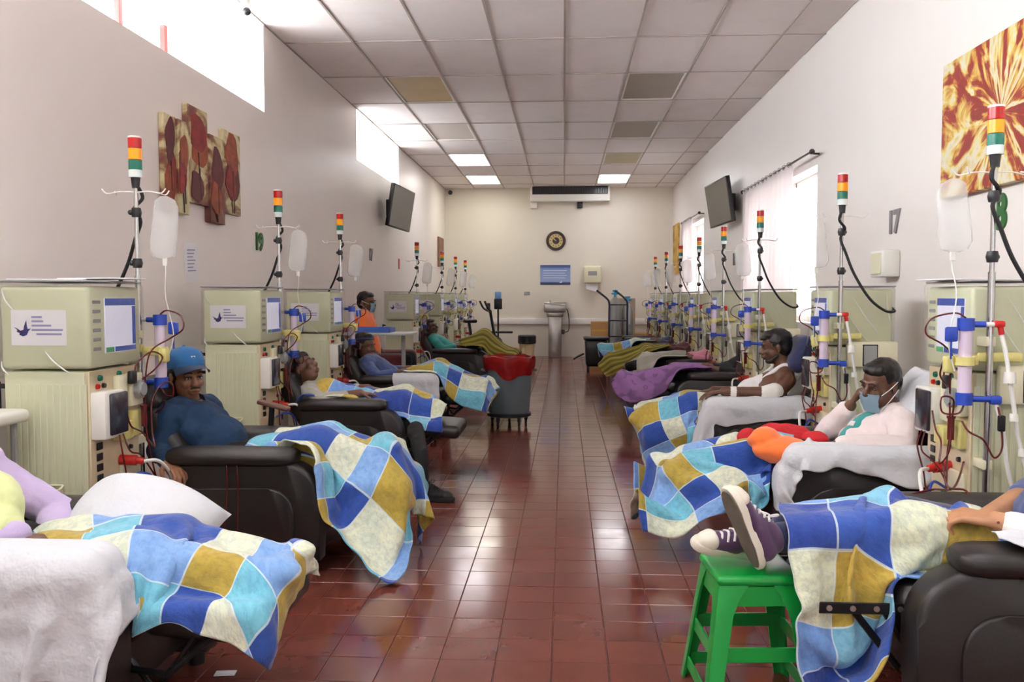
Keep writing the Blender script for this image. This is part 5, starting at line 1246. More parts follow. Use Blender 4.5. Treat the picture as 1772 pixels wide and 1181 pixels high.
t_r3, cl3 = man_tank()
bm = new(); c0 = at_y(1381, 612, 6.36)
ring = rbox(bm, (-0.065, -0.16, -0.14), (0.065, 0.16, 0.14), 0.06, 4, Matrix.Translation(c0) @ Matrix.Rotation(math.radians(26), 4, 'Y')); o = obj('navy_pillow', bm, M['navy'], None); tag(o, 'navy blue pillow behind the head of the person in the tank top', 'pillow')
bm = new()
pins = {(0.0, 0.0): at_y(1096, 712, 6.60), (0.0, 1.0): at_y(1138, 797, 6.2), (0.5, 0.0): Vector((0.85, 6.62, 0.58)), (0.45, 1.0): at_y(1196, 785, 6.12), (1.0, 0.1): at_y(1290, 682, 6.52), (0.95, 0.7): at_y(1235, 695, 6.22), (0.05, 0.5): at_y(1112, 745, 6.4)}
X = drape(0.92, 0.75, pins, cl3 + chair_cols('R3'), 40, 32, 70, seed=8)
cloth_obj('patchwork_blanket', X, M['patch4'], uv0=(0.0, 0.1), size=(0.95, 0.75), label='patchwork blanket hanging off the footrest of the person in the tank top', cat='blanket', group='patchwork blankets')
pins = {(0.0, 0.0): at_y(1392, 708, 6.25), (0.0, 1.0): at_y(1395, 745, 5.96), (0.45, 0.0): at_y(1290, 693, 6.20), (0.5, 0.95): at_y(1292, 738, 5.96), (0.75, 0.0): at_y(1225, 705, 6.15), (0.74, 0.85): at_y(1235, 722, 5.97), (1.0, 0.4): at_y(1190, 788, 6.0), (1.0, 0.0): at_y(1184, 770, 6.14), (1.0, 0.8): at_y(1202, 790, 5.97)}
X = drape(1.0, 0.34, pins, cl3 + chair_cols('R3'), 46, 20, 60, seed=9)
cloth_obj('white_sheet', X, M['sheet'], label='white sheet over the near armrest of the person in the tank top', cat='sheet', thick=0.004)
# ---------------------------------------------------------------- R1: patient at the lower right, feet on the stool
def patient_r1():
    A = at_y
    hip = Vector((1.52, 2.88, 0.47)); nk = Vector((1.80, 2.88, 0.80)); L = Vector((1.78, 2.70, 0.74)); R = Vector((1.78, 3.06, 0.74)); hd = Vector((1.88, 2.88, 0.93))
    t = thing('person', 'patient at the right edge with hands on the blanket, white wrap on the forearm', 'person', (hip.x, hip.y, 0))
    wL = A(1722, 902, 2.66); eL = Vector((1.60, 2.52, 0.57)); wR = A(1704, 897, 2.86); eR = Vector((1.66, 3.16, 0.60))
    hL, hR = hip + Vector((-0.05, -0.085, 0)), hip + Vector((-0.05, 0.085, 0)); kL, kR = Vector((1.10, 2.78, 0.56)), Vector((1.10, 2.96, 0.57)); aL, aR = Vector((0.665, 2.73, 0.545)), Vector((0.72, 2.90, 0.53))
    lp = leg_parts(hL, kL, aL) + leg_parts(hR, kR, aR)
    f = Vector((-0.95, 0, 0.2)); up = Vector((0.2, 0, 1))
    body = head_parts(hd, f, up) + [('c', nk, hd - Vector((0, 0, 0.05)), 0.055, 0.05)] + trunk(nk, L, R, hip) + arm_parts(L, eL, wL) + arm_parts(R, eR, wR) + lp
    body += hand_parts(wL, A(1650, 888, 2.72) - wL, Vector((0.0, 0.25, -1)), 1.05, 0.95, -1, 0.2) + hand_parts(wR, A(1640, 888, 2.86) - wR, (0, -0.2, -1), 1.0, 0.7, 1)
    solid('body', body, M['skin_d'], t, 0.005, 5)
    solid('shirt', trunk(nk - Vector((0, 0, 0.01)), L, R, hip, g=0.013) + arm_parts(L, eL, wL, 0.012, 1, 0.2) + arm_parts(R, eR, wR, 0.012, 1, 0.2), M['denim'], t, 0.009, 4, 0.006)
    solid('trousers', [('c', hL, hR, 0.11, 0.11)] + leg_parts(hL, kL, lerp(kL, aL, 0.97), 0.010) + leg_parts(hR, kR, lerp(kR, aR, 0.97), 0.010), M['navy'], t, 0.010, 4, 0.004)
    d = wL - eL
    bm = new(); capsule(bm, eL + d * 0.55, eL + d * 0.86, 0.046, 0.041); obj('arm_wrap', bm, M['bandage'], t, True)
    hair_cap(t, hd, f, up); face_bits(t, hd, f, up, eyes=False)
    return t, cols_of(lp + [('c', hip, lerp(hip, nk, 0.4), 0.13, 0.13), ('c', lerp(eL, wL, 0.5), wL, 0.02, 0.02)])
t_r1, cl = patient_r1()
def place_shoe(label, heel, d, u):
    F = frame(d, u); an = Vector(heel) - F @ Vector((-0.08, 0, -0.105))
    return shoe('canvas_shoe', label, an, d, u, M['purple_canvas'], M['sole_dark'])
place_shoe('purple canvas shoe with its grey sole turned to the camera, on the green stool', (0.60, 2.675, 0.458), Vector((-0.40, -0.10, 0.92)), Vector((0.80, 0.45, 0.35)))
place_shoe('purple canvas shoe with white toe cap lying behind its upright mate', (0.66, 2.86, 0.452), Vector((-0.88, -0.38, 0.20)), Vector((0.10, -0.50, 0.85)))
tp = lambda u: 1.0 if u < 0.36 else max(0.44, 1.0 - (u - 0.36) * 1.5)
pins = {(0.0, 0.28): at_y(1340, 905, 2.72), (0.0, 0.0): at_y(1378, 900, 3.05), (0.03, 0.62): at_y(1372, 1060, 2.60), (0.08, 1.0): at_y(1410, 1200, 2.56), (0.40, 0.0): at_y(1520, 872, 3.06), (0.38, 0.40): at_y(1455, 925, 2.70), (0.36, 1.0): at_y(1545, 1150, 2.56), (1.0, 0.0): at_y(1660, 905, 3.06), (1.0, 1.0): at_y(1665, 935, 2.70), (0.62, 0.95): at_y(1580, 990, 2.64), (0.2, 0.9): at_y(1470, 1160, 2.66)}
X = drape(0.86, 0.98, pins, cl + chair_cols('R1', False) + [('b', (0.44, 2.645, 0.0), (0.76, 2.955, 0.445))], 42, 44, 80, seed=11, taper=tp)
cloth_obj('patchwork_blanket', X, M['patch3'], uv0=(0.0, 0.05), size=(0.86, 0.98), taper=tp, label='patchwork blanket over the legs of the patient at the lower right, beside the green stool', cat='blanket', group='patchwork blankets')
pins = {(0, 0): Vector((1.24, 2.60, 0.605)), (0, 1): Vector((1.26, 2.48, 0.605)), (1, 0): Vector((1.68, 2.60, 0.605)), (1, 1): Vector((1.68, 2.47, 0.605))}
X = drape(0.44, 0.2, pins, chair_cols('R1', False), 24, 12, 40, seed=3)
cloth_obj('white_towel', X, M['sheet'], label='white towel on the near armrest at the lower right', cat='towel', thick=0.004)

# ---------------------------------------------------------------- L1: patient at the lower left
def patient_l1():
    A = at_y
    hip = Vector((-1.84, 2.62, 0.46)); nk = Vector((-2.08, 2.62, 0.80)); L = Vector((-1.98, 2.82, 0.72)); R = Vector((-2.03, 2.44, 0.72)); hd = Vector((-2.14, 2.62, 0.93))
    t = thing('person', 'patient at the left edge in lime top with a lilac knitted sleeve', 'person', (hip.x, hip.y, 0))
    eL, wL = A(100, 890, 2.90), A(88, 945, 2.72); eR, wR = Vector((-1.86, 2.34, 0.58)), Vector((-1.64, 2.46, 0.58))
    hL, hR = hip + Vector((0.05, 0.085, 0)), hip + Vector((0.05, -0.085, 0)); kL, kR = Vector((-1.26, 2.72, 0.50)), Vector((-1.26, 2.52, 0.50)); aL, aR = Vector((-0.93, 2.70, 0.43)), Vector((-0.93, 2.54, 0.43))
    lp = leg_parts(hL, kL, aL) + leg_parts(hR, kR, aR); fp = foot_parts(aL, (0.45, 0, 0.9), (-0.9, 0, 0.4), 0.9) + foot_parts(aR, (0.55, 0, 0.8), (-0.8, 0, 0.5), 0.9)
    f = Vector((0.95, 0, 0.2)); up = Vector((-0.2, 0, 1))
    body = head_parts(hd, f, up) + [('c', nk, hd - Vector((0, 0, 0.05)), 0.055, 0.05)] + trunk(nk, L, R, hip) + arm_parts(L, eL, wL) + arm_parts(R, eR, wR)
    body += hand_parts(wL, (0.35, -0.5, -0.75), (-0.2, -0.6, -0.3), 0.9, 1.3, 1) + hand_parts(wR, (0.9, 0.3, -0.1), (0, 0, -1), 0.95, 0.5, -1)
    solid('body', body + lp, M['skin_b'], t, 0.007, 5)
    solid('cardigan', arm_parts(L, eL, wL + (wL - eL) * 0.1, 0.018) + arm_parts(R, eR, wR, 0.018) + [('c', L, R, 0.08, 0.08)], M['lilac'], t, 0.007, 4, 0.008, 12)
    solid('top', trunk(nk, L - Vector((0, 0.03, 0)), R + Vector((0, 0.03, 0)), hip, g=0.02, belly=1.1), M['lime'], t, 0.009, 4, 0.010, 11)
    solid('trousers', [('c', hL, hR, 0.11, 0.11)] + leg_parts(hL, kL, lerp(kL, aL, 0.97), 0.010) + leg_parts(hR, kR, lerp(kR, aR, 0.97), 0.010), M['black_cloth'], t, 0.010, 4, 0.004)
    hair_cap(t, hd, f, up); face_bits(t, hd, f, up, eyes=False)
    return t, cols_of(lp + fp + [('c', hip, lerp(hip, nk, 0.4), 0.13, 0.13)])
t_l1, cl = patient_l1()
# lime wrap across the body
heap('lime_wrap', 'pale lime cloth wrapped round the patient at the left edge', 'cloth', [('e', at_y(-25, 890, 2.50), (0.095, 0.09, 0.13)), ('e', at_y(0, 925, 2.46), (0.06, 0.07, 0.085)), ('e', at_y(-15, 860, 2.54), (0.075, 0.08, 0.07))], M['lime'], 0.022, 9)
pins = {(0.0, 0.1): at_y(35, 978, 2.62), (0.0, 1.0): at_y(95, 1020, 2.40), (0.3, 0.0): at_y(230, 945, 2.84), (0.62, 0.0): at_y(410, 975, 2.88), (0.88, 0.30): at_y(508, 928, 2.68), (1.0, 0.1): at_y(551, 984, 2.84), (1.0, 0.65): at_y(482, 1085, 2.54), (0.84, 1.0): at_y(405, 1110, 2.40), (0.66, 0.8): at_y(340, 1040, 2.48), (0.45, 1.0): at_y(200, 1108, 2.37), (0.62, 1.0): at_y(290, 1078, 2.385)}
tp1 = lambda u: 1.0 if u < 0.72 else 1.0 - (u - 0.72) * 1.3
X = drape(1.04, 0.66, pins, cl + chair_cols('L1'), 50, 34, 80, seed=12, taper=tp1, crease=0.034)
cloth_obj('patchwork_blanket', X, M['patch2'], uv0=(0.37, 0.25), size=(1.04, 0.66), taper=tp1, label='patchwork blanket over the legs of the patient at the lower left', cat='blanket', group='patchwork blankets')
# pillow on the far arm
def pillow(name, label, c, rx, ry, rz, rot, m, sag=0.0, seed=0):
    bm = new(); n = 22; g = []
    for side in (1, -1):
        G = []
        for i in range(n):
            row = []
            for j in range(n):
                u, v = i / (n - 1) * 2 - 1, j / (n - 1) * 2 - 1
                th = (max(0, 1 - abs(u) ** 2.6) * max(0, 1 - abs(v) ** 2.6)) ** 0.45
                k = 1 - 0.06 * (1 - abs(u)) * abs(v) ** 4 - 0.06 * (1 - abs(v)) * abs(u) ** 4
                z = side * rz * th + 0.010 * noise.noise(Vector((u * 2.2, v * 2.2, seed + side))) * th
                row.append(bm.verts.new((u * rx * k, v * ry * k, z)))
            G.append(row)
        g.append(G)
        for i in range(n - 1):
            for j in range(n - 1): bm.faces.new((G[i][j], G[i + 1][j], G[i + 1][j + 1], G[i][j + 1]))
    bmesh.ops.remove_doubles(bm, verts=bm.verts[:], dist=0.0008)
    bmesh.ops.transform(bm, matrix=rot.to_4x4(), verts=bm.verts[:])
    for v in bm.verts: v.co.z -= sag * (v.co.x ** 2 + v.co.y ** 2)
    o = obj(name, bm, m, None, sharp=80); o.location = c; tag(o, label, 'pillow'); return o
pillow('white_pillow', 'white pillow behind the head of the person in the pale jacket', at_y(1583, 690, 4.50), 0.17, 0.22, 0.06, Euler((0, math.radians(-60), 0)).to_matrix(), M['sheet'])
pillow('white_pillow', 'white pillow behind the back of the person in the blue cap', at_y(284, 735, 4.32), 0.22, 0.21, 0.05, Euler((0, math.radians(60), 0)).to_matrix(), M['sheet'])
pillow('white_pillow', 'plump white pillow on the far armrest at the lower left', at_y(228, 905, 2.86), 0.27, 0.21, 0.10, Euler((math.radians(38), math.radians(6), math.radians(-10))).to_matrix(), M['sheet'], 0.9)
pins = {(0.0, 0.0): at_y(-60, 975, 2.42), (0.45, 0.0): at_y(60, 975, 2.40), (0.75, 0.0): at_y(125, 1015, 2.42), (1.0, 0.15): at_y(165, 1090, 2.36), (0.0, 1.0): at_y(-60, 1260, 2.16), (0.5, 1.0): at_y(60, 1195, 2.18), (0.98, 0.75): at_y(166, 1120, 2.18)}
X = drape(0.62, 0.54, pins, chair_cols('L1'), 32, 28, 60, seed=13, gap=0.018, jitter=0.012)
cloth_obj('white_sheet', X, M['sheet'], label='white sheet hanging over the near armrest at the lower left', cat='sheet', thick=0.004)

# ---------------------------------------------------------------- patients further back
def legs_blanket(key, name, label, m, cols, w, h, kz, peak=0.30, feet=0.80, hang=0.12, uv=(0, 0), nu=30, nv=24, seed=1, group=None, steps=55, cat='blanket', x0=-0.05, side=1, yn=0.30, yf=0.30, near_low=0.40, toe=0.58):
    c = lambda x, y, z: chair_point(key, x, y, z)
    s = -1 if abs(CH[key].rotation_euler[2]) > 1 else 1            # near side is y<0 for the left row, y>0 (local) for the right row
    n = -s
    pins = {(0, 0): c(x0, n * yn, 0.62), (0, 1): c(x0, -n * yf, 0.60), (peak, 0.5): c(0.30, 0, kz + 0.075), (0.80, 0.5): c(feet - 0.08, 0, toe), (1.0, 0.5): c(feet + 0.06, 0, toe - hang), (0.5, 0.0): c(0.42, n * 0.32, near_low), (1.0, 0.0): c(feet + 0.02, n * 0.26, toe - hang - 0.1)}
    X = drape(w, h, pins, cols + chair_cols(key), nu, nv, steps, seed=seed, gap=0.032)
    return cloth_obj(name, X, M[m], uv0=uv, size=(w, h), label=label, cat=cat, group=group)
PG = 'patchwork blankets'
# L3
t3, cl, d3 = simple_patient('L3', 'patient behind the second machine, lying face up under a bunched blanket', 'skin_b', 'grey_cloth', head=(-0.42, -0.05, 0.77), face=(0.75, -0.2, 0.6), knees=0.56, ax=0.58)
pins = {(0.0, 0.2): at_y(512, 672, 6.10), (0.0, 1.0): at_y(540, 668, 6.45), (0.25, 0.0): at_y(545, 700, 5.93), (0.45, 0.55): at_y(640, 660, 6.25), (0.45, 0.0): at_y(610, 735, 5.90), (0.7, 0.1): at_y(690, 735, 5.98), (1.0, 0.2): at_y(765, 722, 6.10), (0.95, 0.7): at_y(745, 705, 6.38), (0.7, 1.0): at_y(690, 690, 6.55)}
X = drape(1.18, 0.70, pins, cl + chair_cols('L3'), 44, 30, 70, seed=21, crease=0.04)
cloth_obj('patchwork_blanket', X, M['patch3'], uv0=(0.2, 0.3), size=(1.18, 0.70), label='bunched patchwork blanket on the recliner behind the person in the blue cap', cat='blanket', group=PG)
# dangling foot
fx = at_z(735, 866, 0.0)
sh_ = shoe('black_shoe', 'black shoe standing on the floor beyond the hanging patchwork blanket', fx + Vector((0, 0, 0.11)), Vector((1, -0.25, 0)), Vector((0, 0, 1)), M['black_cloth'], M['rubber'])
for ch in sh_.children:
    if ch.name.split('.')[0] in ('sole_band', 'toe_cap', 'lace', 'bow'):
        ch.data.materials.clear(); ch.data.materials.append(M['rubber'])
bm = new()
solid('dangling_trouser_leg', [('c', fx + Vector((-0.02, 0.0, 0.11)), fx + Vector((-0.04, 0.10, 0.28)), 0.045, 0.050), ('c', fx + Vector((-0.04, 0.10, 0.28)), fx + Vector((-0.12, 0.36, 0.40)), 0.050, 0.055)], M['black_cloth'], t3, 0.009, 4, 0.006)
# L4 woman
t4, cl, d4 = simple_patient('L4', 'person with dark headband and blue top reclining beyond the bunched blanket', 'skin_b', 'denim', head=(-0.40, -0.02, 0.84), face=(0.93, -0.15, -0.12), knees=0.62, longhair=True, ax=0.62, vx=0.007)
bm = new(); F = frame(d4['V'](0.93, -0.15, -0.12), d4['V'](0.2, 0, 1)); hdv = d4['hd']
tube(bm, [hdv + F @ Vector((0.092 * math.cos(a) - 0.012, 0.084 * math.sin(a), 0.058 + 0.02 * math.cos(a))) for a in [2 * PI * i / 20 for i in range(21)]], 0.012, n=6, k=2); obj('headband', bm, M['navy'], t4, True)
legs_blanket('L4', 'patchwork_blanket', 'patchwork blanket over the raised knees of the person with the headband', 'patch4', cl, 1.0, 0.9, 0.62, 0.36, 0.74, 0.14, (0.1, 0.2), seed=22, group=PG, toe=0.50)
pins = {(0, 0): at_y(680, 655, 7.78), (1, 0): at_y(752, 660, 7.80), (0, 1): at_y(690, 700, 7.66), (1, 1): at_y(765, 715, 7.66), (0.5, 0): at_y(715, 654, 7.78)}
X = drape(0.42, 0.32, pins, chair_cols('L4'), 20, 16, 40, seed=23)
cloth_obj('white_sheet', X, M['sheet'], label='white sheet over the near armrest of the person with the headband', cat='sheet', thick=0.004)
# far left
t5, cl, d5 = simple_patient('L5', 'patient far left with raised knees under the olive blanket', 'skin_b', 'teal', head=(-0.45, 0, 0.86), face=(0.9, -0.2, 0.3), knees=0.76, kx=0.32, ax=0.62)
legs_blanket('L5', 'olive_blanket', 'olive striped blanket over raised knees at the far left', 'olive', cl, 1.0, 0.85, 0.76, 0.40, 0.70, 0.1, seed=24, nu=24, nv=20, toe=0.52)
# right side, further back
t6, cl, d6 = simple_patient('R4', 'patient in dark top under the purple flowered blanket', 'skin_c', 'black_cloth', head=(-0.44, 0, 0.83), face=(0.9, 0.2, 0.4))
legs_blanket('R4', 'flowered_blanket', 'purple flowered blanket spread over the legs behind the person in the tank top', 'purple_fl', cl, 1.05, 0.85, 0.55, 0.34, 0.84, 0.13, seed=25, nv=24)
t7, cl, d7 = simple_patient('R5', 'patient under the plain grey blanket', 'skin_b', 'pinkc', head=(-0.44, 0, 0.84), face=(0.9, 0.2, 0.4))
legs_blanket('R5', 'grey_blanket', 'plain grey blanket over raised knees on the right', 'grey_cloth', cl, 0.95, 0.95, 0.56, 0.34, 0.56, 0.30, seed=26, nu=24, nv=20, toe=0.46)
t8, cl, d8 = simple_patient('R6', 'patient under the olive striped blanket on the right', 'skin_b', 'maroon', head=(-0.44, 0, 0.84), face=(0.9, 0.2, 0.4), knees=0.58)
legs_blanket('R6', 'olive_blanket', 'olive striped blanket falling over the footrest on the right', 'olive', cl, 1.1, 0.9, 0.58, 0.30, 0.84, 0.30, seed=27, nu=24, nv=20, toe=0.60)
t9, cl, d9 = simple_patient('R7', 'patient in dark clothes under the blue blanket at the far right', 'skin_c', 'navy', head=(-0.44, 0, 0.84), face=(0.9, 0.2, 0.4))
legs_blanket('R7', 'patchwork_blanket', 'blue patchwork blanket on the farthest occupied recliner on the right', 'patch4', cl, 0.95, 0.8, 0.56, 0.32, 0.76, 0.1, seed=28, nu=24, nv=20, group=PG)
# seated man in orange with mask, maroon armchair
def man_orange():
    A = at_y; Y = 9.75
    hd = A(634, 524, Y); f = Vector((0.93, -0.20, -0.05)); up = Vector((0, 0, 1)); hip = Vector((hd.x + 0.05, Y, 0.56)); nk = hd + Vector((-0.02, 0, -0.13)); L, R = nk + Vector((0, 0.18, -0.05)), nk + Vector((0, -0.18, -0.05))
    t = thing('person', 'person with face mask in an orange shirt sitting upright at the overbed table', 'person', (hip.x, hip.y, 0))
    eL, wL, eR, wR = L + Vector((0.0, 0.06, -0.28)), L + Vector((0.20, -0.06, -0.42)), R + Vector((0.0, -0.06, -0.28)), R + Vector((0.20, 0.06, -0.42))
    hL, hR = hip + Vector((0.03, 0.09, 0)), hip + Vector((0.03, -0.09, 0)); kL, kR = hip + Vector((0.42, 0.12, 0.04)), hip + Vector((0.42, -0.12, 0.04)); aL, aR = hip + Vector((0.46, 0.12, -0.46)), hip + Vector((0.46, -0.12, -0.46))
    lp = leg_parts(hL, kL, aL) + leg_parts(hR, kR, aR)
    solid('body', head_parts(hd, f, up) + [('c', nk, hd - Vector((0, 0, 0.05)), 0.055, 0.05)] + trunk(nk, L, R, hip) + arm_parts(L, eL, wL) + arm_parts(R, eR, wR) + lp + hand_parts(wL, (1, -0.2, 0), (0, 0, -1), 1, 0.4, 1) + hand_parts(wR, (1, 0.2, 0), (0, 0, -1), 1, 0.4, -1) + foot_parts(aL, (1, 0, 0), (0, 0, 1)) + foot_parts(aR, (1, 0, 0), (0, 0, 1)), M['skin_b'], t, 0.008, 5)
    solid('shirt', trunk(nk - Vector((0, 0, 0.01)), L, R, hip, g=0.014) + arm_parts(L, eL, wL, 0.014, 1, 0.3) + arm_parts(R, eR, wR, 0.014, 1, 0.3), M['orange'], t, 0.010, 4, 0.006)
    solid('trousers', [('c', hL, hR, 0.11, 0.11)] + leg_parts(hL, kL, lerp(kL, aL, 0.9), 0.014) + leg_parts(hR, kR, lerp(kR, aR, 0.9), 0.014), M['black_cloth'], t, 0.011, 4, 0.006)
    hair_cap(t, hd, f, up); face_bits(t, hd, f, up, eyes=False); mask_mesh(t, hd, f, up)
    return t, hip
t10, hip10 = man_orange()
ch = thing('armchair', 'maroon armchair of the masked person in orange', 'armchair', (hip10.x, hip10.y, 0))
bm = new(); rbox(bm, (-0.22, -0.27, 0.28), (0.36, 0.27, 0.455), 0.05, 3); obj('seat', bm, M['maroon'], ch)
bm = new(); rbox(bm, (-0.36, -0.30, 0.25), (-0.20, 0.30, 0.98), 0.06, 3); obj('backrest', bm, M['maroon'], ch)
for s in (-1, 1):
    bm = new(); rbox(bm, (-0.26, s * 0.36 - 0.08, 0.12), (0.46, s * 0.36 + 0.08, 0.68), 0.07, 4); obj('arm', bm, M['maroon'], ch)
    for x in (-0.22, 0.36):
        bm = new(); cyl(bm, (x, s * 0.34, 0), (x, s * 0.34, 0.14), 0.022, 0.03, n=10); obj('leg', bm, M['black_pl'], ch)
# ================================================================== things in the room
Z3 = Vector((0, 0, 1))
def one(name, bm, m, label, cat, loc=None, group=None, **k):
    o = obj(name, bm, m, None, **k)
    if loc is not None: o.location = loc
    return tag(o, label, cat, group)
# ---- green plastic stool
M['green_stool'] = mat('green_stool_plastic', (14, 140, 56), 0.28, var=0.04, vscale=4)
st = thing('plastic_stool', 'bright green plastic stool carrying the purple shoes', 'stool', (0.60, 2.80, 0), math.radians(4))
bm = new(); rbox(bm, (-0.135, -0.135, 0.405), (0.135, 0.135, 0.44), 0.025, 4); obj('seat', bm, M['green_stool'], st)
H0 = 0.425
def leg_corner(sx, sy, z):
    k = 0.122 + 0.055 * (1 - z / H0); return Vector((sx * k, sy * k, z))
for sx in (-1, 1):
    for sy in (-1, 1):
        bm = new(); rows = []
        for i in range(9):
            z = H0 * (1 - i / 8); c = leg_corner(sx, sy, z); wd = 0.052 - 0.016 * i / 8; r = 0.014
            if i == 0: wd = 0.095
            elif i == 1: wd = 0.064
            prof = [(-wd, 0.006), (-0.012, 0.006), (0.004, -0.0), (0.006, -0.012), (0.006, -wd), (-0.002, -wd), (-0.004, -0.016), (-0.016, -0.004), (-wd, -0.003)]
            rows.append([bm.verts.new(c + Vector((sx * a, sy * b_, 0))) for a, b_ in prof])
        n = len(rows[0])
        for a, b_ in zip(rows, rows[1:]):
            for j in range(n): bm.faces.new((a[j], a[(j + 1) % n], b_[(j + 1) % n], b_[j]))
        bm.faces.new(rows[0]); bm.faces.new(rows[-1][::-1]); obj('leg', bm, M['green_stool'], st, sharp=50)
for (a, b_) in (((-1, -1), (1, -1)), ((1, -1), (1, 1)), ((1, 1), (-1, 1)), ((-1, 1), (-1, -1))):
    for z, hgt in ((0.20, 0.045), (0.06, 0.04), (0.375, 0.06)):
        p, q = leg_corner(*a, z), leg_corner(*b_, z); d = (q - p).normalized(); out = Vector((d.y, -d.x, 0)) * 0.004
        bm = new(); p2, q2 = p + d * 0.02, q - d * 0.02
        quad_box(bm, [p2 + Vector((0, 0, hgt / 2)), q2 + Vector((0, 0, hgt / 2)), q2 - Vector((0, 0, hgt / 2)), p2 - Vector((0, 0, hgt / 2))], -out * 1.5); obj('rail' if z < 0.3 else 'apron', bm, M['green_stool'], st)
# ---- white paper on the floor
c = at_z(390, 1166, 0.003); bm = new(); rbox(bm, (-0.035, -0.02, -0.001), (0.035, 0.02, 0.002), 0.0008, 1); o = one('paper_slip', bm, M['paper'], 'small white paper slip lying on the red floor', 'paper', c); o.rotation_euler = (0, 0, math.radians(8))
# ---- grey waste bin with red bag on a wheeled dolly
M['bin_grey'] = mat('bin_grey_plastic', (86, 96, 100), 0.45, var=0.05, vscale=5); M['bin_bag'] = mat('red_bin_bag', (166, 22, 20), 0.32, bump=0.6, bscale=30, bdist=0.01)
bc = at_z(878, 742, 0); bc.y += 0.25; bn = thing('waste_bin', 'round grey waste bin with red liner on black castors in the aisle', 'bin', (bc.x, bc.y, 0))
bm = new(); lathe(bm, [(0.0, 0.12), (0.19, 0.12), (0.205, 0.135), (0.235, 0.55), (0.24, 0.66), (0.25, 0.665), (0.25, 0.685), (0.225, 0.685), (0.215, 0.60), (0.18, 0.16), (0.0, 0.155)], (0, 0, 0), 36); obj('bin_body', bm, M['bin_grey'], bn)
bm = new(); rings = []
for i, (r, z) in enumerate([(0.20, 0.60), (0.222, 0.675), (0.240, 0.705), (0.258, 0.698), (0.264, 0.67), (0.262, 0.62), (0.255, 0.565), (0.252, 0.535)]):
    ring = []
    for k in range(48):
        a = 2 * PI * k / 48; w = 0.008 * math.sin(a * 7) + 0.006 * math.sin(a * 13 + i); lowz = (0.045 * math.sin(a * 2 + 1.0) + 0.02 * math.sin(a * 5)) * max(0, (i - 3)) / 4
        ring.append(bm.verts.new(((r + w * (i >= 2)) * math.cos(a), (r + w * (i >= 2)) * math.sin(a), z + 0.008 * math.sin(a * 6 + 2) * (i >= 1) + lowz)))
    rings.append(ring)
for a, b_ in zip(rings, rings[1:]):
    for k in range(48): bm.faces.new((a[k], a[(k + 1) % 48], b_[(k + 1) % 48], b_[k]))
bmesh.ops.solidify(bm, geom=bm.faces[:], thickness=0.003); obj('red_liner', bm, M['bin_bag'], bn)
bm = new(); lathe(bm, [(0, 0.095), (0.21, 0.095), (0.225, 0.10), (0.225, 0.13), (0.208, 0.135), (0.0, 0.12)], (0, 0, 0), 32); obj('dolly', bm, M['black_pl'], bn)
for k in range(5):
    a = math.radians(20 + 72 * k); x, y = 0.18 * math.cos(a), 0.18 * math.sin(a)
    bm = new(); cyl(bm, (x - 0.012, y, 0.035), (x + 0.012, y, 0.035), 0.035, n=14); rbox(bm, (x - 0.018, y - 0.018, 0.05), (x + 0.018, y + 0.018, 0.10), 0.004, 1); obj('castor', bm, M['rubber'], bn)
for s in (-1, 1):
    bm = new(); tube(bm, [(s * 0.238, -0.05, 0.56), (s * 0.275, -0.04, 0.56), (s * 0.275, 0.04, 0.56), (s * 0.238, 0.05, 0.56)], 0.009, n=6, k=4); obj('handle', bm, M['bin_grey'], bn)

# ---- back wall: air conditioner, clock, notice, dispenser, outlet
def back(x, y): return at_y(x, y, YB)
a0, a1 = back(918, 322), back(1055, 350)
ac = thing('air_conditioner', 'long white air conditioner high on the back wall', 'air conditioner', ((a0.x + a1.x) / 2, YB - 0.13, a1.z))
w, hgt = (a1.x - a0.x) / 2, a0.z - a1.z - 0.01
bm = new(); rbox(bm, (-w, -0.12, 0), (w, 0.13, hgt), 0.025, 3); obj('housing', bm, M['white_pl'], ac)
bm = new(); rbox(bm, (-w + 0.05, -0.128, hgt * 0.42), (w - 0.05, -0.11, hgt - 0.03), 0.006, 1); gr = obj('air_grille', bm, M['black_pl'], ac)
for k in range(30):
    x = -w + 0.09 + k * (2 * w - 0.18) / 29; bm = new(); rbox(bm, (x - 0.006, -0.134, hgt * 0.44), (x + 0.006, -0.126, hgt - 0.035)); obj('louvre', bm, M['dark_door'], gr)
for (x0, x1, m) in ((-w, -w + 0.15, 'white_pl'), (w * 0.18, w * 0.32, 'black_pl')):
    bm = new(); rbox(bm, (x0, 0.03, -0.13), (x1, 0.125, 0.0), 0.01, 2); obj('bracket', bm, M[m], ac)
cc = back(962, 417); ck = thing('wall_clock', 'round wall clock with dark brown rim and cream dial', 'clock', (cc.x, YB, cc.z)); Rx = Matrix.Rotation(PI / 2, 3, 'X')
M['clock_rim'] = mat('dark_wood', (44, 26, 18), 0.3, var=0.2, vscale=8); M['clock_face'] = mat('clock_cream', (206, 188, 134), 0.5)
bm = new(); lathe(bm, [(0.0, 0.0), (0.205, 0.0), (0.212, 0.02), (0.200, 0.045), (0.160, 0.045), (0.150, 0.02), (0.0, 0.02)], (0, 0, 0), 40, Rx); obj('rim', bm, M['clock_rim'], ck)
bm = new(); lathe(bm, [(0.0, 0.0205), (0.152, 0.0205), (0.152, 0.024), (0.0, 0.024)], (0, 0, 0), 36, Rx); fc = obj('dial', bm, M['clock_face'], ck)
bm = new(); lathe(bm, [(0.0, 0.0242), (0.075, 0.0242), (0.075, 0.027), (0.0, 0.027)], (0, 0, 0), 32, Rx); obj('inner_dial', bm, M['clock_rim'], fc)
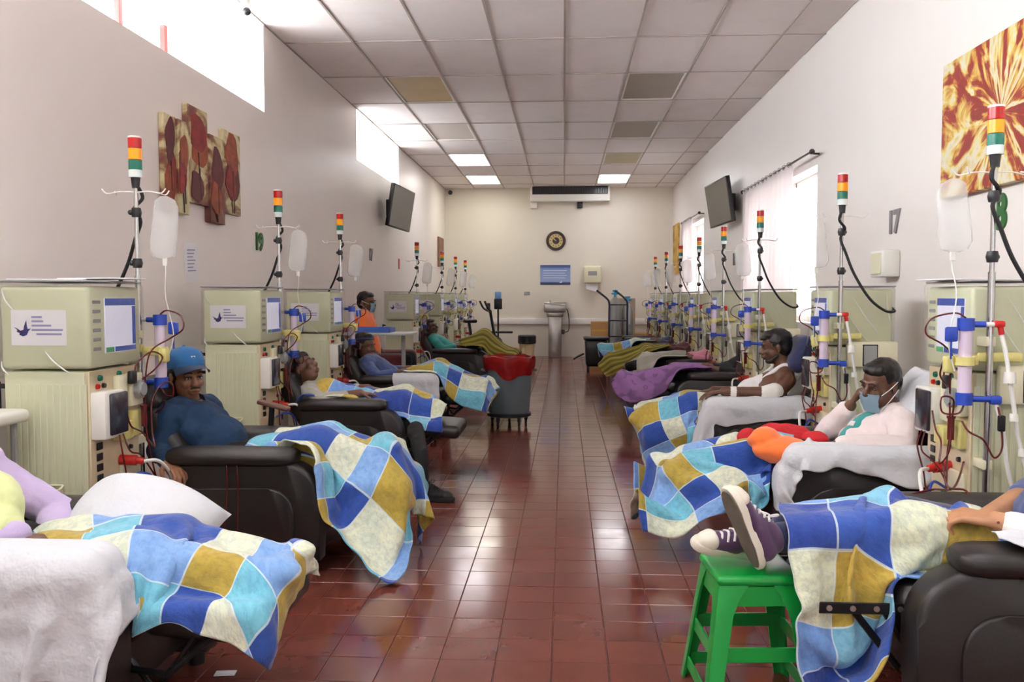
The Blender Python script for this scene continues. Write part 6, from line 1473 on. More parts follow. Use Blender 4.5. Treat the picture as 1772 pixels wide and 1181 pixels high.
for k in range(12):
    a = 2 * PI * k / 12; bm = new(); cx_, cz_ = 0.118 * math.sin(a), 0.118 * math.cos(a)
    rbox(bm, (-0.006, -0.0275, -0.018), (0.006, -0.0242, 0.018), 0, 1, Matrix.Translation((cx_, 0, cz_)) @ Matrix.Rotation(a, 4, 'Y')); obj('hour_mark', bm, M['clock_rim'], fc)
for nm, L, wd, a in (('hour_hand', 0.07, 0.008, 5.35), ('minute_hand', 0.11, 0.006, 5.6)):
    bm = new(); rbox(bm, (-wd, -0.031, -0.01), (wd, -0.0285, L), 0, 1, Matrix.Rotation(a, 4, 'Y')); obj(nm, bm, M['clock_face'], ck)
def notice_mat():
    s = NT('blue_notice_print'); co = s.n('ShaderNodeTexCoord').outputs['Generated']; sx = s.n('ShaderNodeSeparateXYZ'); s.l(co, sx.inputs[0])
    s.l(s.ramp(sx.outputs[2], [(0.0, lin((40, 48, 92))), (0.10, lin((44, 56, 110))), (0.16, lin((150, 172, 214))), (0.8, lin((132, 154, 204))), (0.9, lin((70, 88, 150)))]), s.b.inputs['Base Color']); s.b.inputs['Roughness'].default_value = 0.4; return s.m
p0, p1 = back(935, 459), back(987, 493)
nt = thing('wall_notice', 'blue landscape notice on the back wall below the clock', 'notice', ((p0.x + p1.x) / 2, YB, p1.z)); wn, hn = (p1.x - p0.x) / 2, p0.z - p1.z
bm = new(); rbox(bm, (-wn, -0.012, 0), (wn, 0, hn), 0.003, 1); obj('sheet', bm, notice_mat(), nt)
for k in range(4):
    bm = new(); rbox(bm, (-wn * 0.8, -0.0135, hn * (0.70 - 0.12 * k)), (wn * (0.75 - 0.1 * (k % 2)), -0.0118, hn * (0.72 - 0.12 * k))); obj('text_line', bm, M['paper'], nt)
bm = new(); prism(bm, [(wn * 0.35 + 0.09 * a, hn * 0.14 + 0.05 * b_) for a, b_ in bird_poly()], -0.014, -0.0118, 'xz'); obj('emblem', bm, M['paper'], nt)
p0, p1 = back(1010, 461), back(1040, 491)
dp = thing('towel_dispenser', 'cream paper towel dispenser on the back wall with paper hanging out', 'dispenser', ((p0.x + p1.x) / 2, YB, p1.z)); wn, hn = (p1.x - p0.x) / 2, p0.z - p1.z
bm = new(); rbox(bm, (-wn, -0.2, 0.0), (wn, 0, hn), 0.04, 3); obj('housing', bm, M['cream2'], dp)
bm = new(); rbox(bm, (-wn * 0.5, -0.204, hn * 0.45), (wn * 0.5, -0.198, hn * 0.7), 0.003, 1); obj('window', bm, M['grey_pl'], dp)
bm = new(); quad_box(bm, [(-wn * 0.75, -0.12, 0.0), (wn * 0.7, -0.12, 0.0), (wn * 0.5, -0.15, -0.18), (-wn * 0.7, -0.14, -0.12)], (0, 0.003, 0)); obj('paper', bm, M['paper'], dp)
p = back(912, 508); bm = new(); rbox(bm, (-0.06, -0.012, -0.035), (0.06, 0, 0.035), 0.006, 2); ol = one('wall_outlet', bm, M['grey_pl'], 'small grey wall outlet on the back wall', 'outlet', (p.x, YB, p.z))
p = back(780, 334); cmr = thing('ceiling_camera', 'small dark security camera in the back corner', 'camera', (p.x, YB - 0.02, p.z)); bm = new(); ball(bm, (0, -0.05, 0), 0.05); obj('lens_ball', bm, M['black_pl'], cmr); bm = new(); cyl(bm, (0, 0.02, 0.05), (0, -0.05, 0.03), 0.015, n=8); obj('arm', bm, M['white_pl'], cmr)
# camera above the left window
p = at_z(425, 14, ZC - 0.07); sc2 = thing('ceiling_camera', 'black camera ball on a white stem by the bright left window', 'camera', (p.x, p.y, ZC)); bm = new(); cyl(bm, (0, 0, 0), (0.0, 0, -0.05), 0.035, n=14); tube(bm, [(0, 0, -0.05), (0.01, 0, -0.08)], 0.014, n=8, smooth=False); obj('mount', bm, M['white_pl'], sc2); bm = new(); ball(bm, (0.012, -0.01, -0.10), 0.032); obj('lens_ball', bm, M['black_pl'], sc2)
# ---- drinking fountain
p = at_z(961, 614, 0); df = thing('drinking_fountain', 'stainless steel drinking fountain standing at the back wall', 'drinking fountain', (p.x, YB - 0.28, 0))
zt = back(961, 523).z - 0.02
bm = new(); rbox(bm, (-0.14, -0.12, 0.0), (0.14, 0.2, zt - 0.28), 0.02, 2); obj('pedestal', bm, M['steel'], df)
bm = new(); rbox(bm, (-0.235, -0.2, zt - 0.2), (0.235, 0.22, zt - 0.02), 0.03, 3); rbox(bm, (-0.18, -0.15, zt - 0.30), (0.18, 0.2, zt - 0.18), 0.03, 2); hd_ = obj('basin', bm, M['steel'], df)
bm = new(); rbox(bm, (-0.235, 0.12, zt - 0.05), (0.235, 0.22, zt + 0.02), 0.012, 2); obj('backsplash', bm, M['steel'], hd_)
bm = new(); tube(bm, [(-0.1, 0.0, zt - 0.03), (-0.1, 0.0, zt + 0.05), (-0.08, -0.04, zt + 0.06)], 0.012, n=8); obj('spout', bm, M['chrome'], hd_)
bm = new(); tube(bm, [(0.235, 0.05, zt - 0.12), (0.27, 0.0, zt - 0.18), (0.30, 0.0, zt - 0.4), (0.28, 0.0, zt - 0.6), (0.15, 0.0, zt - 0.62)], 0.01, n=6); obj('hose', bm, M['rubber'], df)
bm = new(); rbox(bm, (0.14, -0.03, zt - 0.67), (0.21, 0.03, zt - 0.57), 0.01, 2); obj('valve', bm, M['black_pl'], df)
# ---- beige bucket with black lid
p = at_z(915, 616, 0); bk = thing('bucket', 'beige bucket with a black lid on the floor by the fountain', 'bucket', (p.x, YB - 0.75, 0))
bm = new(); lathe(bm, [(0, 0), (0.13, 0), (0.165, 0.30), (0.165, 0.32), (0, 0.32)], (0, 0, 0), 24); obj('pail', bm, mat('beige_plastic', (206, 186, 148), 0.5), bk)
bm = new(); lathe(bm, [(0, 0.50), (0.17, 0.50), (0.19, 0.48), (0.19, 0.33), (0.17, 0.315), (0, 0.315)], (0, 0, 0), 24); obj('lid', bm, M['black_pl'], bk)
# ---- hand truck with gas cylinders, cardboard boxes, black wheeled tub
M['card'] = mat('cardboard', (178, 138, 84), 0.8, var=0.08, vscale=5); M['tape'] = mat('brown_tape', (196, 150, 70), 0.4); M['oxy'] = mat('cylinder_grey', (150, 150, 146), 0.35, metal=0.3); M['teal_pl'] = mat('teal_valve', (40, 150, 190), 0.4)
ht = thing('hand_truck', 'dark blue steel hand truck with curved handles', 'hand truck', (1.02, 16.45, 0))
M['navy_steel'] = mat('navy_steel', (24, 26, 52), 0.4)
ztop = 1.42
for x in (-0.17, 0.17):
    bm = new(); tube(bm, [(x, 0, 0.1), (x, 0, 0.9), (x, -0.01, 1.18), (x - 0.06, -0.04, 1.28), (x - 0.24, -0.10, ztop)], 0.019, n=8, k=5); obj('rail', bm, M['navy_steel'], ht)
for z in (0.25, 0.55, 0.85, 1.15):
    bm = new(); tube(bm, [(-0.17, 0, z), (0, 0.04, z), (0.17, 0, z)], 0.012, n=6, k=4); obj('cross_bar', bm, M['navy_steel'], ht)
bm = new(); rbox(bm, (-0.2, -0.25, 0.02), (0.2, 0.0, 0.035), 0.004, 1); obj('toe_plate', bm, M['navy_steel'], ht)
for x in (-0.22, 0.22):
    bm = new(); cyl(bm, (x - 0.03, 0.06, 0.12), (x + 0.03, 0.06, 0.12), 0.12, n=20); obj('wheel', bm, M['rubber'], ht)
for k, (x, y, hh, lab) in enumerate(((0.98, 16.75, 1.30, 'tall grey gas cylinder with teal valve behind the hand truck'), (1.22, 16.8, 1.18, 'grey gas cylinder right of the hand truck'))):
    cy_ = thing('gas_cylinder', lab, 'gas cylinder', (x, y, 0)); bm = new(); lathe(bm, [(0, 0), (0.11, 0), (0.115, 0.02), (0.115, hh - 0.15), (0.09, hh - 0.06), (0.04, hh - 0.01), (0.03, hh)], (0, 0, 0), 22); obj('tank', bm, M['oxy'], cy_)
    bm = new(); cyl(bm, (0, 0, hh - 0.01), (0, 0, hh + 0.1), 0.028, n=12); cyl(bm, (-0.07, 0, hh + 0.06), (0.07, 0, hh + 0.06), 0.018, n=10); lathe(bm, [(0, 0.0), (0.05, 0.0), (0.055, 0.015), (0.05, 0.03), (0, 0.03)], (0, 0, hh + 0.1), 14); obj('valve', bm, M['teal_pl'], cy_)
for (x, y, z, sx, sy, sz, lab) in ((0.78, 18.3, 0.0, 0.5, 0.45, 0.42, 'lower cardboard box at the back wall left of the hand truck'), (0.75, 18.3, 0.42, 0.36, 0.4, 0.36, 'cardboard box stacked on another left of the hand truck'), (1.45, 18.25, 0.0, 0.62, 0.5, 0.55, 'cardboard box behind the empty black recliner'), (1.30, 18.25, 0.55, 0.34, 0.4, 0.72, 'tall grey-brown carton stacked right of the gas cylinders')):
    bx_ = thing('cardboard_box', lab, 'box', (x, y, z)); bm = new(); rbox(bm, (-sx / 2, -sy / 2, 0), (sx / 2, sy / 2, sz), 0.006, 1); obj('carton', bm, M['card'] if sz < 0.7 else mat('grey_carton', (166, 152, 134), 0.8, var=0.05), bx_)
    bm = new(); rbox(bm, (-sx / 2 - 0.001, -sy / 2 - 0.0015, sz * 0.45), (sx / 2 + 0.001, -sy / 2 + 0.001, sz * 0.56)); obj('tape', bm, M['tape'], bx_)
# black wheeled tub
p = at_z(1027, 632, 0); tb = thing('wheeled_tub', 'black plastic wheeled tub beside the right row at the back', 'bin', (p.x, 15.3, 0))
bm = new(); rbox(bm, (-0.2, -0.2, 0.08), (0.2, 0.2, 0.56), 0.05, 3)
for v in bm.verts: v.co.x *= 0.88 + 0.2 * v.co.z; v.co.y *= 0.88 + 0.2 * v.co.z
obj('tub', bm, M['black_pl'], tb); bm = new(); rbox(bm, (-0.225, -0.225, 0.55), (0.225, 0.225, 0.60), 0.02, 2); obj('lid', bm, M['black_pl'], tb)
for sx in (-0.14, 0.14):
    for sy in (-0.14, 0.14): bm = new(); cyl(bm, (sx - 0.02, sy, 0.04), (sx + 0.02, sy, 0.04), 0.04, n=12); rbox(bm, (sx - 0.02, sy - 0.02, 0.05), (sx + 0.02, sy + 0.02, 0.1)); obj('castor', bm, M['rubber'], tb)
bm = new(); tube(bm, [(-0.21, 0, 0.30), (-0.30, 0, 0.26), (-0.40, 0, 0.20)], 0.02, n=6); obj('pedal', bm, M['black_metal'], tb)
# ---- exercise bike and pump stand at the far left
eb = thing('exercise_bike', 'black exercise bike with curved handlebars at the far left', 'exercise bike', (-1.62, 16.6, 0), math.radians(15)); BM = M['black_metal']
for nm, pts, r in (('frame', [(0.42, 0, 0.10), (0.30, 0, 0.55), (-0.05, 0, 0.50), (-0.35, 0, 0.10)], 0.035), ('stem', [(0.30, 0, 0.5), (0.22, 0, 0.95), (0.20, 0, 1.05)], 0.028), ('seat_post', [(-0.15, 0, 0.45), (-0.20, 0, 0.80)], 0.026)):
    bm = new(); tube(bm, pts, r, n=8); obj(nm, bm, BM, eb)
bm = new(); tube(bm, [(0.05, -0.28, 1.22), (0.12, -0.26, 1.08), (0.20, -0.12, 1.02), (0.20, 0, 1.03), (0.20, 0.12, 1.02), (0.12, 0.26, 1.08), (0.05, 0.28, 1.22)], 0.02, n=8); obj('handlebar', bm, BM, eb)
bm = new(); lathe(bm, [(0, -0.05), (0.22, -0.05), (0.25, -0.03), (0.25, 0.03), (0.22, 0.05), (0, 0.05)], (0.22, 0, 0.33), 28, Matrix.Rotation(PI / 2, 3, 'X')); obj('flywheel', bm, M['black_pl'], eb)
bm = new(); rbox(bm, (-0.32, -0.12, 0.80), (-0.06, 0.12, 0.87), 0.035, 3); obj('saddle', bm, M['black_pl'], eb)
for x in (-0.36, 0.44): bm = new(); tube(bm, [(x, -0.25, 0.04), (x, 0, 0.06), (x, 0.25, 0.04)], 0.03, n=8); obj('foot_bar', bm, BM, eb)
for s in (-1, 1): bm = new(); tube(bm, [(0.05, s * 0.06, 0.35), (0.05 + s * 0.12, s * 0.10, 0.28)], 0.014, n=6); rbox(bm, (0.0 + s * 0.12, s * 0.12 - 0.04, 0.25), (0.1 + s * 0.12, s * 0.12 + 0.04, 0.28), 0.008, 1); obj('pedal', bm, BM, eb)
bm = new(); rbox(bm, (0.14, -0.07, 1.05), (0.2, 0.07, 1.18), 0.015, 2); obj('console', bm, M['dark_door'], eb)
p = at_y(862, 520, 17.6); ps = thing('pump_stand', 'dark monitor with blue top on a thin stand at the far left', 'monitor stand', (p.x, 17.6, 0))
zt = at_y(862, 505, 17.6).z
bm = new(); cyl(bm, (0, 0, 0.06), (0, 0, zt - 0.3), 0.018, n=10); obj('pole', bm, M['black_metal'], ps)
bm = new(); rbox(bm, (-0.08, -0.06, zt - 0.36), (0.08, 0.06, zt - 0.14), 0.02, 2); obj('monitor', bm, M['black_pl'], ps)
bm = new(); rbox(bm, (-0.065, -0.05, zt - 0.15), (0.065, 0.05, zt), 0.02, 2); obj('blue_top', bm, mat('pale_blue_plastic', (110, 158, 205), 0.35), ps)
bm = new(); rbox(bm, (-0.3, -0.08, 0.56), (0.3, 0.14, 0.60), 0.015, 2); obj('tray', bm, M['black_pl'], ps)
for k in range(5):
    a = 2 * PI * k / 5; bm = new(); tube(bm, [(0, 0, 0.07), (0.25 * math.cos(a), 0.25 * math.sin(a), 0.045)], 0.016, n=6, smooth=False); ball(bm, (0.25 * math.cos(a), 0.25 * math.sin(a), 0.03), 0.03, u=10, v=6); obj('foot', bm, M['black_metal'], ps)
# ---- overbed table with blue tray
ot = thing('overbed_table', 'overbed table with pale top beside the masked person in orange', 'table', (-1.95, 9.15, 0))
bm = new(); rbox(bm, (-0.36, -0.2, 0.895), (0.36, 0.2, 0.925), 0.01, 2); obj('table_top', bm, mat('pale_laminate', (196, 204, 198), 0.4), ot)
for x in (-0.2, 0.24): bm = new(); rbox(bm, (x - 0.02, -0.015, 0.06), (x + 0.02, 0.015, 0.895), 0.005, 1); obj('column', bm, M['grey_pl'], ot)
bm = new(); rbox(bm, (-0.33, -0.2, 0.03), (0.33, -0.16, 0.07), 0.01, 2); rbox(bm, (-0.33, 0.16, 0.03), (0.33, 0.2, 0.07), 0.01, 2); rbox(bm, (-0.24, -0.2, 0.03), (-0.18, 0.2, 0.07), 0.01, 2); rbox(bm, (0.2, -0.2, 0.03), (0.27, 0.2, 0.07), 0.01, 2); obj('base', bm, M['grey_pl'], ot)
for x in (-0.3, 0.3):
    for y in (-0.18, 0.18): bm = new(); ball(bm, (x, y, 0.02), 0.02, u=8, v=6); obj('castor', bm, M['rubber'], ot)
M['tray_blue'] = mat('tray_blue', (66, 104, 186), 0.4)
tr = thing('tray', 'blue plastic tray on the overbed table', 'tray', (-2.02, 9.12, 0.925)); bm = new(); rbox(bm, (-0.2, -0.15, 0.0), (0.2, 0.15, 0.012), 0.005, 1)
for (a, b_, c_, d_) in ((-0.2, -0.15, 0.2, -0.138), (-0.2, 0.138, 0.2, 0.15), (-0.2, -0.15, -0.188, 0.15), (0.188, -0.15, 0.2, 0.15)): rbox(bm, (a, b_, 0.0), (c_, d_, 0.05), 0.004, 1)
obj('tray_body', bm, M['tray_blue'], tr)

# ---- side walls: paintings, televisions, signs, curtains
def paint_mat(name, stops, sc, warp=2.0, seed=0.0, burst=False):
    s = NT(name); co = s.n('ShaderNodeTexCoord').outputs['Object']; mp = s.n('ShaderNodeMapping'); mp.inputs['Location'].default_value = (seed, seed * 2, 0); s.l(co, mp.inputs[0]); c = mp.outputs[0]
    n1 = s.n('ShaderNodeTexNoise'); n1.inputs['Scale'].default_value = sc; n1.inputs['Detail'].default_value = 6; n1.inputs['Distortion'].default_value = warp; s.l(c, n1.inputs['Vector'])
    fac = n1.outputs[0]
    if burst:
        sx = s.n('ShaderNodeSeparateXYZ'); s.l(co, sx.inputs[0])
        ang = s.math('ARCTAN2', sx.outputs[2], sx.outputs[1]); cmb = s.n('ShaderNodeCombineXYZ'); s.l(s.math('MULTIPLY', ang, 1.5), cmb.inputs[0])
        rad = s.math('SQRT', s.math('ADD', s.math('MULTIPLY', sx.outputs[1], sx.outputs[1]), s.math('MULTIPLY', sx.outputs[2], sx.outputs[2]))); s.l(s.math('MULTIPLY', rad, 1.2), cmb.inputs[1])
        n2 = s.n('ShaderNodeTexNoise'); n2.inputs['Scale'].default_value = 1.7; n2.inputs['Detail'].default_value = 5; n2.inputs['Distortion'].default_value = 1.6; s.l(cmb.outputs[0], n2.inputs['Vector'])
        fac = s.math('ADD', s.math('MULTIPLY', n2.outputs[0], 0.75), s.math('ADD', s.math('MULTIPLY', fac, 0.3), s.math('MULTIPLY', rad, 0.08)))
    s.l(s.ramp(fac, [(p_, lin(c_)) for p_, c_ in stops]), s.b.inputs['Base Color']); s.b.inputs['Roughness'].default_value = 0.5
    s.bump(s.noise(60, 3, 0.6, co), 0.3, 0.003); return s.m
POP = [mat('poppy_red', (122, 26, 26), 0.6, var=0.4, vscale=14), mat('poppy_maroon', (84, 20, 26), 0.6, var=0.4, vscale=14), mat('poppy_rust', (136, 62, 34), 0.6, var=0.4, vscale=14)]
# left: stepped canvas of poppies in panels
M['canvas_edge'] = mat('canvas_edge', (120, 104, 80), 0.7)
pm = paint_mat('poppy_paint', [(0.30, (74, 44, 36)), (0.40, (108, 52, 40)), (0.45, (122, 84, 56)), (0.50, (176, 160, 116)), (0.58, (206, 196, 156)), (0.66, (168, 156, 118)), (0.74, (110, 96, 66))], 2.6, 1.6, 3.0)
pz = [((278, 193), (303, 370)), ((301, 205), (322, 373)), ((319, 184), (358, 358)), ((356, 231), (384, 390)), ((382, 222), (414, 375))]
y_a = at_x(278, 193, XL).y; y_b = at_x(414, 222, XL).y
pt = thing('panel_painting', 'stepped red poppy painting in five panels on the left wall', 'painting', (XL, (y_a + y_b) / 2, 2.2))
for k, ((x0, t0), (x1, b1)) in enumerate(pz):
    q0, q1 = at_x(x0, t0, XL + 0.02), at_x(x1, b1, XL + 0.02); zt, zb = q0.z, q1.z
    if k in (2,): zt = at_x((x0 + x1) / 2, (184 + 196) / 2, XL).z
    bm = new(); rbox(bm, (0.002, q0.y - pt.location.y, zb - 2.2), (0.035 + 0.012 * (k % 2), q1.y - pt.location.y, zt - 2.2), 0.004, 1); pn = obj('panel', bm, pm, pt)
    for fi, (cy_, cz_, r_) in enumerate((((q0.y + q1.y) / 2 + 0.02 * (-1) ** k, zb + (zt - zb) * (0.35 + 0.13 * (k % 3)), 0.17), ((q0.y + q1.y) / 2, zb + (zt - zb) * (0.74 - 0.1 * (k % 2)), 0.15), ((q0.y + q1.y) / 2 - 0.03, zb + (zt - zb) * (0.18 + 0.1 * ((k + 1) % 3)), 0.12))):
        bm = new(); yl = cy_ - pt.location.y; zl = cz_ - 2.2; hw = (q1.y - q0.y) / 2 - 0.012
        pts = [(yl + min(hw, r_) * math.cos(a) * (0.85 + 0.15 * math.sin(3 * a + k)), zl + r_ * math.sin(a) * (1.0 + 0.2 * math.sin(2 * a + k))) for a in [2 * PI * i / 18 for i in range(18)]]
        pts = [(max(q0.y - pt.location.y + 0.006, min(q1.y - pt.location.y - 0.006, a_)), max(zb - 2.2 + 0.01, min(zt - 2.2 - 0.01, b_))) for a_, b_ in pts]
        lay = 0.0016 * (fi + 1); prism(bm, pts, 0.034 + 0.012 * (k % 2), 0.0355 + lay + 0.012 * (k % 2), 'yz'); obj('poppy', bm, POP[(k + fi) % 3], pn)
        bm = new(); tube(bm, [(0.037 + lay + 0.012 * (k % 2), yl, zl - r_ * 0.9), (0.037 + lay + 0.012 * (k % 2), yl + 0.01, max(zb - 2.2 + 0.01, zl - r_ * 2.2))], 0.004, n=5, smooth=False); obj('stem', bm, M['clock_rim'], pn)
# right: large flower-burst canvas
q0, q1 = at_x(1635, 115, XR - 0.04), at_x(1635, 345, XR - 0.04); ztop = at_x(1635, 115, XR - 0.04).z; zbot = q1.z; y1 = q0.y; y0 = y1 - 1.75
fm = paint_mat('burst_paint', [(0.30, (84, 24, 20)), (0.42, (130, 34, 28)), (0.51, (146, 44, 34)), (0.545, (196, 146, 60)), (0.58, (214, 198, 120)), (0.62, (214, 208, 192)), (0.69, (206, 180, 96)), (0.73, (140, 50, 38)), (0.8, (200, 186, 150))], 3.0, 2.0, 1.0, True)
cv = thing('canvas_painting', 'large red and yellow flower burst canvas on the right wall', 'painting', (XR - 0.02, y1 - 0.72, (ztop + zbot) / 2 - 0.02)); bm = new(); rbox(bm, (-0.03, y0 - cv.location.y, zbot - cv.location.z), (0.018, y1 - cv.location.y, ztop - cv.location.z), 0.004, 1); obj('canvas', bm, fm, cv)
# far right narrow picture and far left picture
p0, p1 = at_x(1166, 392, XR), at_x(1177, 473, XR); fp_ = thing('canvas_painting', 'narrow ochre picture on the right wall near the back corner', 'painting', (XR, (p0.y + p1.y) / 2, p1.z)); bm = new(); rbox(bm, (-0.035, -0.42, 0), (-0.001, 0.42, p0.z - p1.z), 0.003, 1); obj('canvas', bm, paint_mat('ochre_paint', [(0.35, (96, 60, 26)), (0.5, (196, 150, 50)), (0.65, (214, 180, 90)), (0.75, (150, 40, 30))], 2.5, 1.5, 5.0), fp_)
p0, p1 = at_x(762, 420, XL), at_x(770, 465, XL); fp_ = thing('canvas_painting', 'small brown and red picture on the left wall near the back corner', 'painting', (XL, 18.1, p1.z)); bm = new(); rbox(bm, (0.001, -0.35, 0), (0.035, 0.35, 0.62), 0.003, 1); obj('canvas', bm, paint_mat('brown_paint', [(0.35, (60, 44, 30)), (0.5, (130, 100, 70)), (0.62, (150, 60, 44)), (0.72, (190, 50, 40))], 3.0, 1.5, 8.0), fp_)
# televisions
M['tv_screen'] = mat('tv_screen', (42, 42, 38), 0.10, spec=0.8)
for side, X, ya, yb, z0, z1, lab in ((1, XL + 0.24, 12.0, 13.05, 2.28, 2.88, 'flat television on an arm on the left wall'), (-1, XR - 0.22, 11.55, 12.6, 2.28, 2.88, 'flat television on an arm on the right wall')):
    tv = thing('television', lab, 'television', (X, (ya + yb) / 2, (z0 + z1) / 2)); w, hh = (yb - ya) / 2, (z1 - z0) / 2; R = Matrix.Rotation(side * math.radians(9), 4, 'Y') @ Matrix.Rotation(-side * math.radians(6), 4, 'Z')
    bm = new(); rbox(bm, (-0.035, -w, -hh), (0.02, w, hh), 0.008, 2, R) if side > 0 else rbox(bm, (-0.02, -w, -hh), (0.035, w, hh), 0.008, 2, R); obj('casing', bm, M['black_pl'], tv)
    bm = new(); rbox(bm, (side * 0.0185, -w + 0.018, -hh + 0.02), (side * 0.0225, w - 0.018, hh - 0.02), 0, 1, R) if side > 0 else rbox(bm, (-0.0225, -w + 0.018, -hh + 0.02), (-0.0185, w - 0.018, hh - 0.02), 0, 1, R); obj('screen', bm, M['tv_screen'], tv)
    bm = new(); rbox(bm, (min(-side * 0.20, -side * 0.03), -0.12, -0.12), (max(-side * 0.20, -side * 0.03), 0.12, 0.12), 0.01, 1); obj('wall_bracket', bm, M['black_metal'], tv)
# numbers on the walls
def wall_number(txt, px, py, X, size, m, label):
    p = at_x(px, py, X); s = 1 if X < 0 else -1
    t = thing('wall_number', label, 'wall number', (X, p.y, p.z)); Mx = Matrix.Rotation(s * PI / 2, 4, 'Z') @ Matrix.Rotation(PI / 2, 4, 'X'); Mx = Matrix.Translation((s * 0.006, 0, 0)) @ Mx
    text_mesh('digits', txt, size, m, t, Mx, 0.006, bold=size * 0.035); return t
M['num_green'] = mat('green_number', (28, 92, 34), 0.5, var=0.1, vscale=20); M['num_grey'] = mat('grey_number', (128, 122, 124), 0.5)
wall_number('19', 447, 420, XL, 0.20, M['num_green'], 'green number 19 on the left wall'); wall_number('17', 641, 442, XL, 0.22, M['num_grey'], 'grey number 17 on the left wall')
wall_number('8', 1733, 370, XR, 0.26, M['num_green'], 'green number 8 below the flower canvas'); wall_number('17', 1548, 386, XR, 0.22, M['num_grey'], 'grey number 17 on the right wall'); wall_number('16', 1271, 450, XR, 0.22, M['num_grey'], 'grey number 16 on the right wall past the curtain')
p = at_x(690, 457, XL); bm = new(); rbox(bm, (0.001, -0.05, -0.08), (0.008, 0.05, 0.08), 0.002, 1); one('wall_sign', bm, M['red_pl'], 'small red sign on the left wall below the television', 'sign', (XL, p.y, p.z))
# paper on the left wall
p = at_x(331, 455, XL); pw = thing('wall_paper_sheet', 'white printed sheet taped below the poppy painting', 'paper', (XL, p.y, p.z)); bm = new(); rbox(bm, (0.001, -0.105, -0.14), (0.004, 0.105, 0.14), 0, 1, Matrix.Rotation(math.radians(3), 4, 'X')); sh2 = obj('sheet', bm, M['paper'], pw)
for k in range(7):
    bm = new(); rbox(bm, (0.0042, -0.07, 0.085 - 0.024 * k), (0.0052, 0.06 - 0.02 * (k % 3), 0.093 - 0.024 * k), 0, 1, Matrix.Rotation(math.radians(3), 4, 'X')); obj('text_line', bm, M['ink2'], sh2)
p = at_x(617, 470, XL); bm = new(); rbox(bm, (0.001, -0.11, -0.14), (0.005, 0.11, 0.14), 0, 1); one('wall_paper_sheet', bm, M['paper'], 'blank white sheet on the left wall below the grey number', 'paper', (XL, p.y, p.z))
# white dispenser box on the right wall
p = at_x(1546, 458, XR); wd = thing('wall_dispenser', 'white box on the right wall below the number 17', 'dispenser', (XR, p.y, p.z - 0.09)); bm = new(); rbox(bm, (-0.12, -0.13, 0), (0, 0.13, 0.19), 0.015, 2); obj('box', bm, M['white_pl'], wd); bm = new(); rbox(bm, (-0.126, -0.10, 0.02), (-0.118, 0.10, 0.17), 0.004, 1); obj('cover', bm, M['cream2'], wd)
# curtains
def curtain_mat():
    s = NT('white_curtain'); b = s.b; b.inputs['Base Color'].default_value = lin((226, 220, 218)); b.inputs['Roughness'].default_value = 0.9
    tl = s.n('ShaderNodeBsdfTranslucent'); tl.inputs[0].default_value = lin((226, 221, 220)); mx = s.n('ShaderNodeMixShader'); mx.inputs[0].default_value = 0.25; s.l(b.outputs[0], mx.inputs[1]); s.l(tl.outputs[0], mx.inputs[2]); s.l(mx.outputs[0], s.out.inputs['Surface']); return s.m
M['curtain'] = curtain_mat()
def curtain(y0, y1, zt, zb, label, folds, rod_y):
    X = XR - 0.10; t = thing('curtain', label, 'curtain', (X, (y0 + y1) / 2, zb)); yc = (y0 + y1) / 2
    bm = new(); n = folds * 10; rows = []
    for i in range(11):
        z = (zt - zb) * (1 - i / 10); amp = 0.030 + 0.022 * i / 10
        rows.append([bm.verts.new((amp * math.sin(2 * PI * folds * j / n + 0.4 * math.sin(i * 0.5 + j * 0.05)) + 0.01 * noise.noise(Vector((j * 0.2, i * 0.3, 1))), (y0 + (y1 - y0) * j / n) - yc + 0.012 * math.sin(4 * PI * folds * j / n), z)) for j in range(n + 1)])
    for a, b_ in zip(rows, rows[1:]):
        for j in range(n): bm.faces.new((a[j], a[j + 1], b_[j + 1], b_[j]))
    bmesh.ops.solidify(bm, geom=bm.faces[:], thickness=0.002); obj('fabric', bm, M['curtain'], t, sharp=80)
    rd = thing('curtain_rod', 'dark curtain rod ' + ('over the near window' if zt < 2.66 and y0 < 12 else 'over the far window'), 'curtain rod', (X, (rod_y[0] + rod_y[1]) / 2, zt + 0.01)); L = (rod_y[1] - rod_y[0]) / 2
    bm = new(); cyl(bm, (0, -L, 0), (0, L, 0), 0.012, n=10); obj('rod', bm, M['clock_rim'], rd)
    for s in (-1, 1): bm = new(); ball(bm, (0, s * L, 0), 0.026, u=10, v=8); obj('finial', bm, M['clock_rim'], rd); bm = new(); cyl(bm, (0, s * (L - 0.12), 0), (0.10, s * (L - 0.12), 0), 0.010, n=8); obj('bracket', bm, M['clock_rim'], rd)
    for k in range(folds):
        y = y0 + (y1 - y0) * (k + 0.5) / folds - rd.location.y; bm = new(); tube(bm, [(0.024 * math.cos(a), y, 0.024 * math.sin(a)) for a in [2 * PI * i / 14 for i in range(15)]], 0.004, n=6, smooth=False, caps=False); obj('ring', bm, M['steel'], rd)
curtain(8.75, 11.0, 2.60, 0.95, 'long white curtain over the near right window', 12, (8.05, 11.1))
curtain(15.5, 16.6, 2.68, 0.95, 'white curtain at the far right window', 6, (14.6, 16.7))
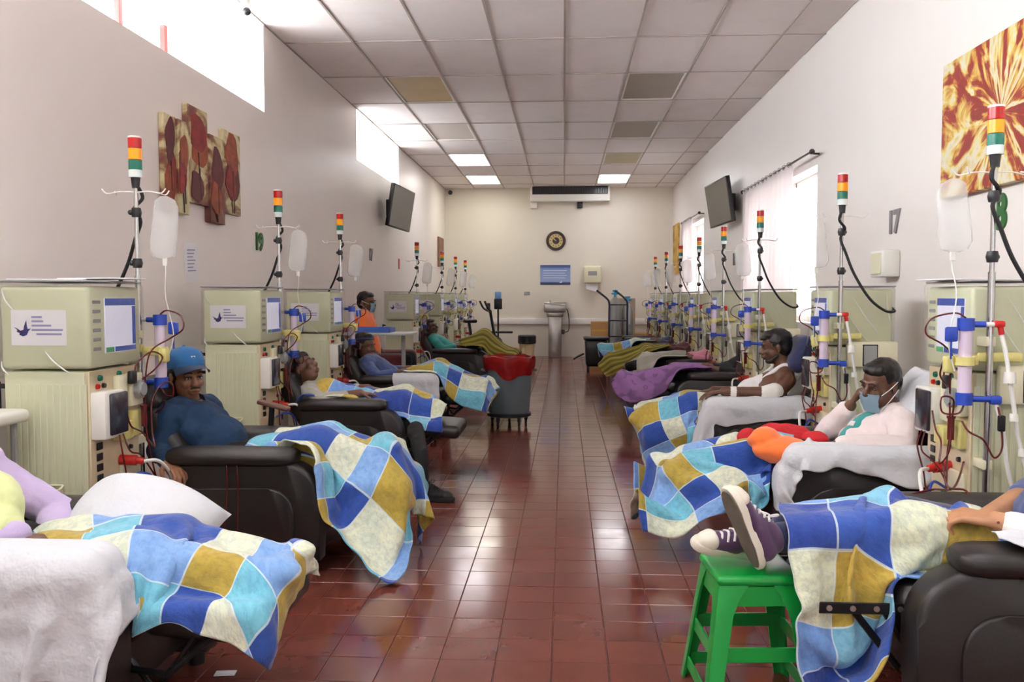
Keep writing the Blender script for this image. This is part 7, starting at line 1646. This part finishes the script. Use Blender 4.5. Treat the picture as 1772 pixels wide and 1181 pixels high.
# ---- grey shelf edge at the left border (table of the foreground place)
p = at_y(-20, 715, 3.3); gt = thing('side_table', 'grey topped side table at the left edge behind the patient in lime', 'table', (p.x - 0.10, 3.32, 0))
bm = new(); rbox(bm, (-0.2, -0.16, 0.78), (0.16, 0.16, 0.835), 0.02, 3); obj('top', bm, M['white_pl'], gt)
for x in (-0.17, 0.11):
    for y in (-0.12, 0.12): bm = new(); cyl(bm, (x, y, 0), (x, y, 0.79), 0.014, n=8); obj('leg', bm, M['grey_pl'], gt)
# papers on top of the nearest machines
for k, (mi, dx, dy, rz, m, lab) in enumerate(((0, -0.25, -0.05, 0.3, 'paper', 'papers lying on top of the nearest left machine'), (0, -0.08, 0.06, -0.2, 'paper', 'second sheet of paper on the nearest left machine'), (7, -0.05, -0.02, 0.2, 'paper', 'papers on top of the right edge machine'))):
    mo = MACH[mi]; s = -1 if mo.rotation_euler[2] > 1 else 1
    t = one('paper_sheets', (lambda bm: (rbox(bm, (-0.15, -0.105, 0), (0.15, 0.105, 0.006), 0.002, 1), bm)[1])(new()), M[m], lab, 'paper', (mo.location.x + s * dx, mo.location.y + s * dy, 1.371 + 0.007 * (k == 1))); t.rotation_euler = (0, 0, rz)
# ---- loose blood lines running to patients
def line_thing(label, pts, r=0.0042): 
    c0 = Vector(pts[-1]); bm = new(); tube(bm, [Vector(p) - c0 for p in pts], r, n=6); return one('blood_tubing', bm, M['blood'], label, 'tubing', c0)
A = at_y
line_thing('dark red line looping over the dark armrest to the clasped hands', [A(1668, 800, 3.72), A(1650, 845, 3.40), A(1610, 848, 3.22), A(1555, 868, 3.14), A(1610, 890, 2.98), A(1632, 915, 2.84), A(1612, 930, 2.78), A(1600, 920, 2.78), A(1622, 912, 2.78)])
line_thing('second dark red line over the far armrest to the wrapped arm', [A(1632, 800, 3.72), A(1640, 842, 3.40), A(1672, 850, 3.22), A(1685, 885, 3.05), A(1710, 905, 2.80), A(1728, 905, 2.62)])
line_thing('red line hanging down the armrest of the person in the blue cap', [A(398, 785, 4.10), A(392, 800, 3.93), A(393, 850, 3.925), A(388, 940, 3.925)], 0.0035)
line_thing('red line beside the first one on the blue cap person armrest', [A(405, 783, 4.10), A(409, 800, 3.93), A(412, 860, 3.925), A(410, 930, 3.925)], 0.0035)
bpy.data.scenes.remove(_TS)
